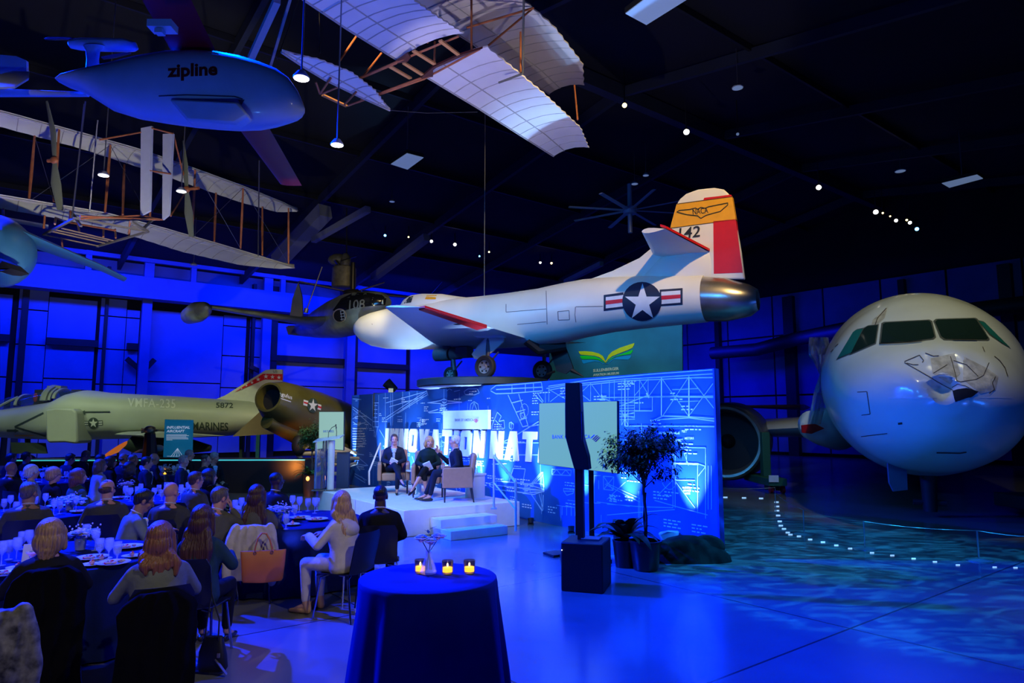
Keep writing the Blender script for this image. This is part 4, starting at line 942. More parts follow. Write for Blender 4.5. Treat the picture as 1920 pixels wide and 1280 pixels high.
fb_ = mat('blue_grey_fin', (.25, .28, .36), .5)
MB().prism([PD(543, 594, 29.5), PD(548, 560, 29.5), PD(559, 529, 29.5), PD(566, 555, 29.5), PD(568, 596, 29.5)], (0, .12, 0)).build('tail_fin', fb_, tj, W=True, smooth=False)
MB().prism([PD(536, 613, 29), PD(562, 612, 28.6), PD(590, 625, 28.4), PD(566, 630, 28.6), PD(540, 627, 29)], (0, .3, .1)).build('tailplane', fb_, tj, W=True, smooth=False)
MB().tube([PD(573, 586, 23.6), PD(604, 500, 23.6)], .02, 6).tube([PD(573, 586, 23.6), PD(575, 578, 23.6)], .08, 8).build('sling_cable', cordm, tj, W=True)
# rotor assembly in the dark above it
ro = thing('hung_rotor_assembly', 'dark rotor hub and pale drum hanging above the silver jet', 'rotor', PD(655, 520, 26))
drm = mat('olive_grey_drum', (.13, .12, .08), .5, var=.3)
MB().lathe([(.38, -.5), (.46, -.46), (.46, .30), (.42, .34), (.001, .35)], 28, PD(645, 517, 26)).build('drum', drm, ro, W=True)
MB().ell(PD(635, 487, 26), (.42, .3, .24)).ell(PD(648, 490, 25.8), (.2, .2, .34)).build('gearbox', drm, ro, W=True)
MB().tube([PD(662, 492, 25.6), PD(661, 552, 25.6)], .09, 10).ell(PD(661, 550, 25.6), (.4, .4, .16)).build('mast', blackm, ro, W=True)
mb = MB()
for a_, b_ in (((661, 549), (800, 560)), ((661, 549), (560, 528)), ((661, 549), (720, 530)), ((628, 488), (648, 516)), ((640, 489), (668, 480))): mb.bar(PD(*a_, 25.6), PD(*b_, 25.6 + (b_[0] - a_[0]) * .01), .16, .04)
mb.build('rotor_blade', blackm, ro, W=True)
MB().tube([PD(650, 480, 26), PD(650, 390, 26)], .03).build('hanging_rod', blackm, ro, W=True)

# ---------------------------------------------------------------- early biplane on the left
fabric = mat('doped_muslin', (.66, .66, .60), .8, var=.07, scale=2.0)
wood = mat('varnished_spruce', (.42, .13, .045), .45, var=.2, scale=6)
woodp = mat('pale_spruce', (.40, .28, .15), .5, var=.2, scale=6)
wirem = mat('bracing_wire', (.12, .12, .14), .4, .7)
bi = thing('early_biplane', 'large muslin-winged pioneer biplane hung at left above the fighter', 'aircraft', PZ(260, 420, 6.8))
def wing_poly(name, near, far, z, par, m, ribs=0, th=.05, camber=.08):
    """thin cambered wing between two edge lines traced at height z"""
    def resample(pts, n):
        P = [PZ(x, y, z) for x, y in pts]; ls = [0]
        for a_, b_ in zip(P, P[1:]): ls.append(ls[-1] + (b_ - a_).length)
        out = []
        for k in range(n):
            t = ls[-1] * k / (n - 1); i = max(j for j in range(len(ls)) if ls[j] <= t + 1e-9); i = min(i, len(P) - 2)
            out.append(P[i].lerp(P[i + 1], (t - ls[i]) / max(1e-9, ls[i + 1] - ls[i])))
        return out
    n = 41; A = resample(near, n); B = resample(far, n); rs = []
    for i, (a_, b_) in enumerate(zip(A, B)):
        r = [a_.lerp(b_, t) + UP * camber * 4 * t * (1 - t) for t in (0, .15, .35, .6, .85, 1)]
        if i % 2: r[-1] = r[-1] - (b_ - a_).normalized() * .03; r[0] = r[0]
        rs.append(r + [p + UP * th for p in reversed(r)])
    w_ = MB().rings(rs).build(name, m, par, W=True, ang=50)
    if ribs:
        mb = MB()
        for k in range(1, ribs):
            i = int(k * (n - 1) / ribs); a_, b_ = A[i], B[i]
            mb.tube([a_.lerp(b_, t) + UP * (camber * 4 * t * (1 - t) - .003) for t in (0.01, .2, .4, .6, .8, .99)], .011, 5)
        mb.tube([a_.lerp(b_, .30) + UP * (camber * .84 - .004) for a_, b_ in zip(A, B)], .014, 5)
        mb.tube([a_ - UP * .0 for a_ in A], .02, 6)
        o = mb.build('ribs', mat('rib_under_cloth', (.42, .40, .38), .8), w_); o.data.transform(par.matrix_basis.inverted())
    return w_
wing_poly('upper_wing', [(-60, 196), (0, 210), (154, 252), (264, 283), (370, 320), (453, 350), (530, 381), (558, 395)], [(-60, 224), (0, 238), (148, 278), (264, 315), (360, 348), (449, 379), (520, 398), (557, 397)], 8.5, bi, fabric, 18)
wing_poly('lower_wing', [(-60, 358), (0, 368), (100, 385), (200, 402), (300, 428), (430, 465), (520, 492), (552, 502)], [(-60, 382), (0, 391), (120, 412), (230, 437), (340, 472), (450, 497), (520, 504), (551, 503)], 6.8, bi, fabric, 18)
def bstrut(x0, y0, x1, y1, m=wood, r=.03):
    a_ = PZ(x0, y0, 8.5); b_ = PZ(x1, y1, 6.8)
    MB().tube([a_, a_.lerp(b_, .5), b_], [r * .8, r * 1.2, r * .8], 8).build('wing_strut', m, bi, W=True)
for x0, y0, x1, y1 in ((111, 243, 101, 378), (207, 272, 197, 398), (233, 309, 230, 402), (65, 255, 54, 378), (366, 318, 360, 445), (405, 362, 402, 452), (456, 352, 451, 466), (492, 388, 492, 478), (541, 390, 541, 495), (284, 296, 281, 412)): bstrut(x0, y0, x1, y1)
mb = MB()
for x0, y0, x1, y1 in ((158, 195, 136, 410), (486, 300, 484, 482), (183, 225, 168, 396)): mb.tube([PZ(x0, y0, 8.5 if y0 > 240 else 8.7), PZ(x1, y1, 6.8)], .018, 5)
for (x0, y0, z0), (x1, y1, z1) in (((65, 255, 8.5), (101, 378, 6.8)), ((207, 272, 8.5), (54, 378, 6.8)), ((207, 272, 8.5), (281, 412, 6.8)), ((366, 318, 8.5), (451, 466, 6.8)), ((456, 352, 8.5), (360, 445, 6.8)), ((456, 352, 8.5), (541, 495, 6.8))): mb.tube([PZ(x0, y0, z0), PZ(x1, y1, z1)], .007, 4)
mb.build('bracing_wires', wirem, bi, W=True)
# twin rudders and their outriggers
D_ = 15.6
for P, d in (([(264, 240), (284, 236), (280, 395), (263, 404)], 14.8), ([(305, 251), (324, 250), (316, 402), (304, 412)], 15.4)):
    a_ = [PD(x, y, d) for x, y in P]; MB().prism(a_, (.02, .05, 0)).build('rudder', mat('rudder_cloth', (.42, .45, .60), .7), bi, W=True, smooth=False)
mb = MB()
for (x0, y0, d0), (x1, y1, d1) in (((187, 262, 14), (264, 248, 14.8)), ((284, 240, 14.8), (324, 250, 15.4)), ((263, 404, 14.8), (304, 412, 15.4)), ((262, 404, 14.8), (150, 410, 13.6)), ((281, 320, 14.8), (320, 326, 15.4)), ((300, 412, 15.2), (150, 405, 13.6)), ((324, 248, 15.4), (350, 350, 17)), ((320, 405, 15.4), (350, 356, 17))): mb.tube([PD(x0, y0, d0), PD(x1, y1, d1)], .02, 6)
mb.build('rudder_outrigger', wood, bi, W=True)
prm = mat('grey_green_propeller', (.17, .19, .13), .4)
for P, d in (([(88, 190), (100, 250), (102, 300), (105, 345), (113, 394)], 14.4), ([(343, 264), (347, 310), (350, 355), (354, 400), (359, 444)], 16.6)):
    rs = []
    for i, (x, y) in enumerate(P):
        c = PD(x, y, d); a_ = (-.6, -.4, .0, .4, .6)[i]; w_ = (.05, .10, .045, .10, .06)[i]; u = V((math.cos(a_), math.sin(a_), 0)); v_ = V((-math.sin(a_), math.cos(a_), 0))
        rs.append(superring(c, u, v_, w_, .018, 12))
    MB().rings(rs).build('propeller', prm, bi, W=True)
    c = PD(*P[2], d); MB().tube([c, c + V((.35, -.1, 0)) * (1 if P[0][0] > 200 else -.5)], .04, 8).ell(c, (.09, .06, .09)).build('propeller_shaft', wood, bi, W=True)
mb = MB()
for (x0, y0), (x1, y1) in (((140, 409), (82, 440)), ((140, 409), (278, 434)), ((278, 434), (182, 462)), ((158, 411), (290, 412)), ((246, 415), (278, 434)), ((265, 432), (286, 412)), ((152, 424), (134, 398)), ((272, 430), (245, 424))): mb.bar(PZ(x0, y0, 6.15), PZ(x1, y1, 6.15 if y1 > 420 else 6.6), .05, .04)
mb.build('skid_frame', mat('weathered_grey_wood', (.20, .18, .14), .6), bi, W=True)
mb = MB()
for (x0, y0), (x1, y1) in (((80, 440), (184, 461)), ((98, 434), (196, 456)), ((104, 431), (202, 452)), ((116, 428), (212, 451))): mb.bar(PZ(x0, y0, 6.1), PZ(x1, y1, 6.1), .05, .02)
mb.build('elevator_slats', woodp, bi, W=True)
mb = MB()
for (x0, y0), (x1, y1) in (((6, 392), (6, 447)), ((8, 447), (118, 468)), ((115, 445), (118, 470)), ((84, 404), (82, 428)), ((104, 410), (103, 420)), ((132, 396), (130, 415)), ((146, 422), (149, 436)), ((194, 428), (194, 444)), ((216, 430), (217, 446)), ((244, 414), (242, 442)), ((104, 408), (124, 416)), ((124, 416), (216, 432))): mb.tube([PZ(x0, y0, 6.5), PZ(x1, y1, 6.2)], .022, 6)
mb.build('landing_skid', wood, bi, W=True)
mb = MB().tube([PZ(0, 409, 6.4), PZ(90, 425, 6.4)], .05, 8); mb.build('front_elevator', fabric, bi, W=True)

# ---------------------------------------------------------------- teal aircraft cut by the left edge
tl_ = mat('teal_blue_paint', (.035, .15, .30), .35)
lt = thing('teal_aircraft', 'teal aircraft cut by the left edge below the biplane', 'aircraft', PD(10, 480, 15))
MB().rings([superring(PD(x, y, d), V((.5, .86, 0)), UP, w_, w_ * 1.05, 28) for x, y, d, w_ in ((16, 472, 13.2, .1), (14, 472, 13.3, .42), (8, 471, 13.6, .62), (-5, 470, 14.1, .74), (-40, 466, 15, .8), (-120, 460, 17, .7))][::-1]).build('fuselage', tl_, lt, W=True)
wing_mb([(PD(30, 428, 13.6), PD(26, 452, 14.6), .2), (PD(190, 497, 15.3), PD(190, 509, 15.9), .1), (PD(238, 521, 15.8), PD(232, 528, 16.2), .06)]).build('wing', tl_, lt, W=True)
MB().prism([PD(-12, 480, 12.6), PD(4, 489, 12.55), (PD(20, 503, 12.6)), PD(4, 507, 12.55), PD(-12, 506, 12.6)], (0, .5, 0)).build('cheek_opening', hole, lt, W=True, smooth=False)

# ---------------------------------------------------------------- muslin glider in the middle
gw = mat('white_muslin', (.74, .72, .74), .75, var=.04, scale=2)
gl = thing('wooden_glider', 'white muslin biplane glider hanging from the roof above the stage', 'aircraft', PZ(860, 120, 8.5))
ZL, ZU = 8.5, 9.75
wing_poly('lower_wing', [(1038, 293), (970, 250), (900, 205), (797, 143)], [(1105, 277), (1090, 240), (1020, 175), (915, 88)], ZL, gl, gw, 12, .03, .10)
wing_poly('lower_wing', [(744, 112), (700, 85), (650, 54), (540, -20), (480, -60)], [(870, 62), (820, 30), (770, -5), (700, -60), (640, -100)], ZL, gl, gw, 12, .03, .10)
wing_poly('upper_wing', [(1030, 176), (960, 132), (880, 78), (740, -10), (600, -100)], [(1096, 160), (1094, 120), (1040, 50), (960, -20), (800, -150)], ZU, gl, mat('ivory_muslin', (.55, .51, .50), .8, var=.05, scale=2), 18, .03, .10)
wing_poly('elevator', [(528, 98), (570, 126), (610, 150), (680, 184), (731, 207)], [(529, 97), (600, 112), (660, 136), (705, 170), (732, 208)], 8.0, gl, gw, 8, .025, .03)
mb = MB()
for (x0, y0, z0), (x1, y1, z1) in (((604, 176, 7.9), (744, 116, 8.4)), ((652, 198, 7.9), (795, 148, 8.4)), ((633, 165, 8.0), (744, 118, 8.4)), ((676, 188, 8.0), (790, 146, 8.4)), ((600, 176, 7.9), (592, 154, 8.0)), ((600, 176, 7.9), (620, 146, 8.0)), ((646, 196, 7.9), (668, 172, 8.0)), ((744, 116, 8.4), (860, 68, 8.55)), ((795, 148, 8.4), (900, 92, 8.55)),
                                   ((884, 95, 8.5), (884, -40, 9.7)), ((815, 118, 8.5), (815, 78, 8.9)), ((976, 135, 8.5), (976, 60, 9.3)), ((1083, 224, 8.5), (1077, 160, 9.6)), ((634, 118, 8.3), (668, 68, 9.2)), ((682, 142, 8.3), (715, 100, 9.0)), ((800, 62, 9.0), (802, 80, 9.0)), ((875, 52, 9.0), (1000, 15, 9.6)), ((915, 86, 8.6), (1000, 15, 9.7))): mb.tube([PZ(x0, y0, z0), PZ(x1, y1, z1)], .02, 7)
mb.build('spruce_frame', wood, gl, W=True)
mb = MB()
for (x0, y0), (x1, y1) in (((775, 95), (815, 120)), ((757, 118), (792, 140)), ((825, 76), (862, 104)), ((730, 124), (770, 147)), ((605, 178), (650, 199))): mb.bar(PZ(x0, y0, 8.42), PZ(x1, y1, 8.42), .07, .03)
mb.build('cradle_slat', mat('warm_spruce', (.62, .28, .09), .45), gl, W=True)
endm = mat('dark_red_varnish', (.09, .02, .015), .4)
for P in ([(742, 117), (765, 101), (770, 108), (764, 116), (745, 119)], [(788, 147), (812, 126), (812, 144), (790, 148)], [(812, 126), (860, 104), (905, 91), (862, 108), (812, 130)]): MB().prism([PZ(x, y, 8.40) for x, y in P], UP * .04).build('wing_root_rib', endm, gl, W=True, smooth=False)
mb = MB().tube([PZ(980, 138, 8.5), PZ(982, 0, 9.6)], .022, 7).tube([PZ(935, 155, 8.3), PZ(980, 138, 8.35)], .02, 6)
mb.build('steel_hanger', mat('grey_steel_tube', (.15, .16, .14), .4, .5), gl, W=True)
MB().tube([PZ(733, 207, 8), PZ(800, 212, 8.2), PZ(895, 210, 8.5)], .008, 5).tube([PZ(600, 100, 8.2), PZ(598, 0, 10)], .008, 5).tube([PZ(560, 0, 10), PZ(520, 110, 8.2)], .008, 5).build('guy_wire', wirem, gl, W=True)

# ---------------------------------------------------------------- delivery drone, near the camera
dw = mat('drone_white_shell', (.66, .72, .78), .38, coat=.2)
dred = mat('drone_wing_red', (.45, .008, .02), .45)
dr = thing('delivery_drone', 'white fixed-wing drone lettered zipline with red wings hanging nearest the camera', 'drone', PD(340, 170, 5.4))
outl = [(108, 149, 152), (125, 143, 160), (160, 135, 172), (215, 121, 205), (265, 109, 220), (320, 100, 229), (370, 98, 236), (410, 100, 240), (450, 107, 243), (490, 119, 242), (520, 131, 237), (542, 147, 231), (558, 170, 226), (567, 190, 220), (571, 202, 212)]
rs = []
DD = V((1, .10, 0)).normalized(); DP = V((-2.2, 5.3, 0)); DN = V((DD.y, -DD.x, 0))
for i, (px, ty, by) in enumerate(outl):
    s, zt = SZ(px, ty, DP, DD); _, zb = SZ(px, by, DP, DD); hw = .02 + .20 * math.sin(math.pi * min(1, (i + .3) / 13.5) ** .9)
    zm = zt + (zb - zt) * .52
    c = DP + DD * s; P = []
    for k in range(28):
        t = 2 * math.pi * k / 28; y_ = hw * math.copysign(abs(math.cos(t)) ** .95, math.cos(t)); v_ = math.sin(t)
        z_ = zm + (zt - zm) * v_ if v_ > 0 else zm + (zm - zb) * math.copysign(abs(v_) ** .8, v_)
        P.append(c + DN * y_ + UP * z_)
    rs.append(P)
db = MB().rings(rs).build('body', dw, dr, W=True); DB = bvh_of(db); DMi = dr.matrix_basis.inverted()
mb = MB(); pj_text(mb, DB, 'zipline', (314, 153), (94, -4), (0, -32), bold=.035, off=.004); mb.build('lettering', mat('dark_red_print', (.30, .004, .01), .5), db, fixn=False).data.transform(DMi)
mb = MB(); pj_line(mb, DB, [(298, 180), (350, 178), (440, 181), (455, 186)], 2.2, off=.004); pj_poly(mb, DB, [(446, 187), (459, 187), (453, 197)], off=.005); mb.build('hatch_seam', mat('hatch_shadow_gap', (.02, .04, .10), .6), db, fixn=False).data.transform(DMi)
MB().prism([PD(315, 184, 5.02), PD(445, 190, 5.02), PD(465, 215, 5.02), PD(440, 232, 5.05), PD(350, 226, 5.05)], (0, .12, 0)).build('belly_hatch', dw, dr, W=True, bevel=.02)
MB().tube([PD(-60, 174, 5.5), PD(0, 174, 5.45), PD(165, 177, 5.3)], [.035, .035, .02], 14).build('tail_boom', dw, dr, W=True)
MB().prism([PD(-30, 100, 5.6), PD(30, 105, 5.6), PD(49, 113, 5.6), PD(50, 142, 5.6), PD(-30, 141, 5.6)], (0, .03, 0)).build('tail_fin', dw, dr, W=True, smooth=False)
MB().prism([PD(-30, 150, 5.3), PD(25, 137, 5.5), PD(55, 138, 5.5), PD(54, 150, 5.4), PD(28, 166, 5.2), PD(-30, 168, 5.1)], UP * .02).build('tailplane', dw, dr, W=True, smooth=False)
MB().tube([PD(x, y, 5.5) for x, y in ((130, 80), (134, 82), (150, 83), (190, 84), (235, 85), (252, 88), (258, 92))], [.02, .04, .05, .055, .055, .04, .01], 18).build('motor_pod', dw, dr, W=True)
MB().rings([superring(PD(x, y, 5.45), V((1, 0, 0)), V((0, 1, 0)), w_, .03, 16) for x, y, w_ in ((176, 86, .09), (174, 96, .06), (174, 112, .05), (174, 132, .06))]).build('motor_pylon', dw, dr, W=True)
MB().rings([superring(PD(x, y, 5.5), V((0, 1, 0)), UP, w_, .006, 10) for x, y, w_ in ((84, 73, .01), (100, 72, .03), (134, 72, .02), (140, 72, .01))]).rings([superring(PD(x, y, 5.5), V((0, 1, 0)), UP, w_, .006, 10) for x, y, w_ in ((192, 109, .02), (215, 105, .03), (245, 99, .01))]).build('propeller', mat('carbon_black', (.012, .014, .03), .3), dr, W=True)
ZW = 5.0
def dwing(name, P):
    q_ = [PZ(x, y, z) for x, y, z in P]
    return wing_mb([(q_[0], q_[1], .07), (q_[2], q_[3], .03)]).build(name, dred, dr, W=True)
dwing('wing', [(326, 104, 4.98), (408, 104, 4.98), (232, -60, 5.25), (330, -60, 5.25)])
dwing('wing', [(444, 236, 4.55), (500, 232, 4.55), (526, 345, 4.75), (566, 348, 4.75)])
MB().prism([PD(324, 108, 5.15), PD(412, 105, 5.15), PD(410, 100, 5.15), PD(398, 97, 5.15), PD(338, 97, 5.15)], (0, .12, 0)).build('wing_saddle', dw, dr, W=True, smooth=False)
MB().box(PD(305, 50, 4.3), (.16, .1, .05)).box(PD(300, 60, 4.28), (.05, .05, .03)).build('wing_sensor', dw, dr, W=True)
MB().tube([PD(160, 190, 5.25), PD(135, 410, 5.25)], .006, 6).tube([PD(340, 98, 5.2), PD(340, -100, 5.2)], .004, 5).build('suspension_line', cordm, dr, W=True)
# ================================================================== STAGE AND BACKDROP
bd = thing('printed_backdrop', 'long blue blueprint-printed backdrop wall with big white letters behind the stage', 'backdrop', (BD0 + BD1) / 2, math.atan2(BDW.y, BDW.x))
bdm = mat('blueprint_blue_print', (.005, .085, .40), .6, var=.18, scale=.7)
BH = 2.77
MB().prism([BD0, BD1, BD1 + UP * BH, BD0 + UP * BH], -BDN * .10).build('panel', bdm, bd, W=True, smooth=False)
MB().prism([BD1 - BDN * .1, BD1 + BDW * .03 - BDN * .1, BD1 + BDW * .03 - BDN * .1 + UP * BH, BD1 - BDN * .1 + UP * BH], BDN * .11).build('end_trim', mat('bright_blue_edge', (.01, .05, .5), .5), bd, W=True, smooth=False)
for s in (2, 5, 8, 11, 13.3):
    p = BD0 + BDW * s - BDN * .12; MB().bar(p, p + UP * 2.4, .05).bar(p + UP * 1.6, p - BDN * .7, .04).bar(p - BDN * .75, p, .05).build('rear_brace', darkm, bd, W=True)
BN = V((BDW.y, -BDW.x, 0))
def bw(px, py, off=.006): return PP(px, py, BD0 + BDN * off, BN)
def bsz(s, z, off=.006): return BD0 + BDW * s + UP * z + BDN * off
linem = mat('blueprint_white_line', (.30, .50, .90), .6)
brm = mat('blueprint_bright_line', (.62, .74, .95), .6)
def ribbon(mb, P, w=.014):
    for a_, b_ in zip(P, P[1:]):
        d = b_ - a_
        if d.length < 1e-4: continue
        n_ = d.normalized().cross(BDN) * w / 2; mb.add([a_ - n_, b_ - n_, b_ + n_, a_ + n_], [(0, 1, 2, 3)])
mb = MB(); mh = MB()
def L_(pts, w=.013, m=None): ribbon(m or mb, [bw(*p) for p in pts], w)
def c3(pts): return [(980 + x / 2.91, 680 + y / 2.91) for x, y in pts]
# right end: long biplane wing truss
for l in ([(130, 140), (250, 118), (370, 108), (560, 88), (755, 78), (905, 68), (1040, 60)], [(140, 150), (250, 128), (370, 118), (560, 98), (755, 90), (905, 82), (1040, 80)], [(140, 128), (370, 92), (700, 62), (1040, 38)], [(700, 320), (765, 290), (910, 294), (1045, 305)], [(740, 310), (910, 300), (1045, 318)], [(560, 345), (765, 345), (1045, 348)], [(430, 190), (700, 186), (1045, 182)], [(520, 262), (708, 262)], [(520, 240), (690, 175)], [(430, 190), (520, 225), (520, 262)], [(708, 185), (708, 262)]):
    L_(c3(l), .016)
for x, y0, y1 in ((143, 140, 214), (260, 122, 210), (371, 112, 208), (430, 110, 205), (473, 98, 205), (500, 95, 205), (540, 96, 340), (558, 92, 345), (575, 96, 345), (610, 96, 300), (638, 90, 260), (685, 88, 180), (757, 82, 288), (907, 75, 292)): L_(c3([(x, y0), (x, y1)]), .02 if x in (757, 907, 558) else .012, mh if x in (757, 907, 558) else None)
for a_, b_ in (((907, 75), (765, 288)), ((757, 82), (905, 290)), ((907, 75), (1045, 250)), ((907, 290), (1040, 110)), ((765, 185), (1045, 190)), ((143, 145), (255, 210)), ((260, 125), (150, 212)), ((260, 125), (368, 208)), ((371, 112), (270, 210)), ((371, 112), (440, 205)), ((685, 88), (610, 180)), ((638, 95), (690, 180)), ((757, 85), (690, 180)), ((540, 340), (580, 260)), ((575, 340), (540, 262)), ((505, 300), (610, 270)), ((505, 270), (610, 300))): L_(c3([a_, b_]), .011)
for k in range(9): L_(c3([(520, 190 + k * 15), (612, 190 + k * 15 - 3)]), .010)
for a_, b_ in (((430, 175), (440, 200)), ((420, 200), (450, 200)), ((675, 165), (690, 190))): L_(c3([a_, b_]), .03, mh)
# scale bars and rudder drawing
for l in ([(740, 378), (855, 378)], [(740, 390), (855, 390)], [(740, 378), (740, 390)], [(855, 372), (855, 390)], [(740, 418), (872, 418)], [(740, 428), (872, 428)], [(872, 412), (872, 430)], [(860, 462), (998, 464)], [(998, 464), (998, 850)], [(820, 480), (820, 790)], [(832, 480), (832, 790)], [(818, 545), (960, 552), (998, 565)], [(955, 552), (955, 820)], [(832, 640), (940, 640)], [(832, 645), (940, 790)], [(998, 565), (955, 620)], [(880, 490), (905, 560)], [(895, 500), (895, 555)],
          [(440, 618), (498, 622), (494, 696), (442, 690), (440, 618)], [(440, 618), (494, 696)], [(498, 622), (442, 690)], [(455, 655), (640, 740)], [(450, 662), (640, 760)], [(460, 770), (650, 785), (820, 790)], [(460, 745), (560, 650)], [(640, 700), (640, 850)], [(632, 700), (632, 850)], [(740, 720), (820, 640)], [(720, 750), (860, 790), (1010, 830)], [(460, 830), (640, 815), (830, 800)], [(380, 765), (425, 765)], [(390, 615), (390, 765)], [(385, 615), (425, 615)], [(415, 640), (415, 690)], [(1012, 560), (1012, 800)], [(1030, 560), (1030, 800)]):
    L_(c3(l), .013)
mh2 = MB()
for l in ([(818, 548), (960, 552)], [(820, 480), (826, 500), (832, 480)], [(740, 384), (855, 384)], [(740, 423), (872, 423)]): L_(c3(l), .028, mh)
# swept jet top views either side of the speaker
for l in ([(0, 665), (60, 655), (110, 662), (118, 700), (60, 718), (0, 712)], [(0, 690), (118, 697)], [(50, 655), (100, 598), (112, 596), (95, 660)], [(50, 720), (105, 808), (112, 800), (90, 715)], [(10, 660), (10, 710)], [(15, 665), (40, 665), (40, 682), (15, 682), (15, 665)], [(15, 693), (40, 693), (40, 708), (15, 708), (15, 693)], [(65, 660), (100, 625)],
          [(160, 580), (265, 585), (262, 615), (160, 610), (160, 580)], [(160, 610), (185, 582), (210, 612), (235, 584), (262, 615)], [(222, 685), (282, 688), (275, 712), (240, 722), (224, 700), (222, 685)], [(222, 700), (280, 700)], [(215, 782), (215, 830)], [(240, 784), (240, 832)], [(265, 786), (265, 834)], [(285, 788), (285, 836)], [(215, 782), (285, 788)]):
    L_(c3(l), .016)
def c2(pts): return [(560 + x / 4., 680 + y / 4.) for x, y in pts]
# middle: elevator side elevation, top view of a jet, drawn wings
for l in ([(1440, 200), (1480, 170), (1600, 165), (1820, 145), (1830, 210), (1600, 228), (1480, 232), (1440, 210)], [(1600, 165), (1600, 228)], [(1700, 155), (1700, 218)], [(1760, 150), (1762, 214)], [(1480, 200), (1830, 182)], [(1570, 240), (1680, 480), (1720, 470), (1650, 232)], [(1600, 300), (1680, 280)], [(1630, 370), (1700, 350)], [(1655, 430), (1712, 412)], [(1660, 380), (1690, 372), (1695, 410), (1670, 420), (1660, 380)], [(1760, 230), (1830, 300)], [(1790, 225), (1835, 290)],
          [(1450, 470), (1490, 370), (1520, 400), (1500, 440), (1540, 430), (1545, 490), (1450, 500), (1450, 470)], [(1475, 430), (1540, 500)], [(1580, 450), (1595, 445), (1610, 460), (1610, 490), (1595, 500), (1580, 485), (1580, 450)], [(1595, 440), (1595, 510)],
          [(1430, 905), (1480, 885), (1700, 905), (1840, 950), (1840, 965), (1700, 975), (1480, 950), (1430, 920), (1430, 905)], [(1580, 890), (1610, 790), (1700, 795), (1680, 905)], [(1750, 915), (1830, 820), (1840, 930)], [(1740, 980), (1830, 1110), (1835, 990)], [(1430, 912), (1840, 957)], [(1480, 885), (1480, 950)], [(1620, 895), (1620, 970)], [(1700, 905), (1720, 905), (1720, 925), (1700, 925), (1700, 905)], [(1740, 907), (1760, 907), (1760, 927), (1740, 927), (1740, 907)], [(1700, 940), (1720, 940), (1720, 960), (1700, 960), (1700, 940)],
          [(1285, 352), (1290, 310), (1315, 290), (1345, 310), (1350, 352)], [(1300, 350), (1316, 300), (1335, 350)], [(1280, 740), (1290, 735), (1305, 745), (1310, 840), (1282, 842), (1280, 740)], [(1335, 745), (1350, 735), (1370, 748), (1375, 845), (1335, 845), (1335, 745)], [(1280, 880), (1310, 885), (1308, 975), (1285, 978), (1280, 880)], [(1337, 885), (1370, 885), (1370, 980), (1340, 980), (1337, 885)], [(1180, 940), (1195, 935), (1215, 945), (1210, 962), (1190, 965), (1180, 940)],
          [(1240, 215), (1270, 195), (1340, 195), (1355, 225), (1320, 240), (1250, 238), (1240, 215)], [(1110, 210), (1130, 195), (1150, 205)], [(1165, 215), (1210, 205)],
          [(965, 300), (1060, 285), (1090, 270), (1120, 285), (1225, 295), (1120, 305), (1090, 320), (1060, 305), (965, 300)], [(1090, 195), (1090, 470)], [(1075, 290), (1085, 300), (1100, 300), (1108, 290)], [(970, 370), (1045, 350)], [(975, 375), (1060, 372)], [(1080, 340), (1110, 400), (1070, 380), (1100, 340)], [(885, 470), (910, 450), (940, 465), (885, 470)],
          [(655, 410), (960, 210)], [(655, 430), (960, 225)], [(655, 300), (955, 215)], [(740, 380), (965, 240)], [(780, 215), (780, 345)], [(830, 215), (830, 340)], [(888, 212), (888, 310)], [(958, 205), (970, 245)], [(680, 330), (950, 250)], [(650, 225), (650, 620)], [(690, 225), (690, 470)], [(705, 225), (705, 470)],
          [(555, 300), (600, 300), (600, 480), (555, 480), (555, 300)], [(555, 240), (555, 300)], [(600, 240), (600, 300)], [(565, 320), (590, 320)], [(565, 350), (590, 350)], [(565, 380), (590, 380)], [(565, 410), (590, 410)], [(575, 300), (575, 480)], [(555, 440), (600, 440)], [(560, 480), (575, 560), (595, 480)], [(605, 500), (640, 560), (650, 600)],
          [(405, 330), (550, 430)], [(405, 345), (545, 470)], [(405, 270), (470, 275)], [(405, 420), (440, 400), (500, 400), (500, 450), (430, 460), (405, 440)], [(415, 375), (415, 395)], [(430, 375), (430, 395)], [(445, 375), (445, 395)], [(410, 460), (460, 462)],
          [(420, 680), (490, 690)], [(430, 700), (460, 810), (440, 780), (430, 700)], [(460, 720), (520, 770), (450, 760)], [(430, 780), (520, 770)], [(420, 830), (510, 880)], [(420, 850), (500, 900)], [(470, 850), (500, 890)], [(440, 700), (440, 800)],
          [(1440, 640), (1600, 560), (1800, 440), (1830, 470)], [(1440, 660), (1440, 720), (1600, 720)], [(1500, 600), (1800, 600)], [(1500, 690), (1800, 690)], [(1720, 480), (1820, 460)], [(1640, 640), (1640, 720)], [(1450, 760), (1560, 755)], [(1200, 540), (1200, 690)], [(1330, 520), (1330, 700)], [(1100, 560), (1190, 640)], [(870, 690), (1050, 700)], [(850, 700), (870, 760), (840, 780)]):
    L_(c2(l), .020)
random.seed(11)
for k in range(150):        # dimension ticks and tiny illegible notes
    s = random.uniform(.3, 13.6); z = random.choice((random.uniform(1.9, 2.7), random.uniform(.25, 1.05), random.uniform(1.0, 2.0)))
    n_ = random.randint(1, 3)
    for j in range(n_):
        x = s
        for q_ in range(random.randint(2, 4)):
            l = random.uniform(.03, .09); ribbon(mh, [bsz(x, z - j * .05), bsz(x + l, z - j * .05)], .018); x += l + .025
for k in range(46):
    s = random.uniform(.2, 13.5); z = random.uniform(.25, 2.7); l = random.uniform(.2, .9)
    if random.random() < .5: ribbon(mb, [bsz(s, z), bsz(s + l, z)], .010)
    else: ribbon(mb, [bsz(s, z), bsz(s, max(.1, z - l))], .010)
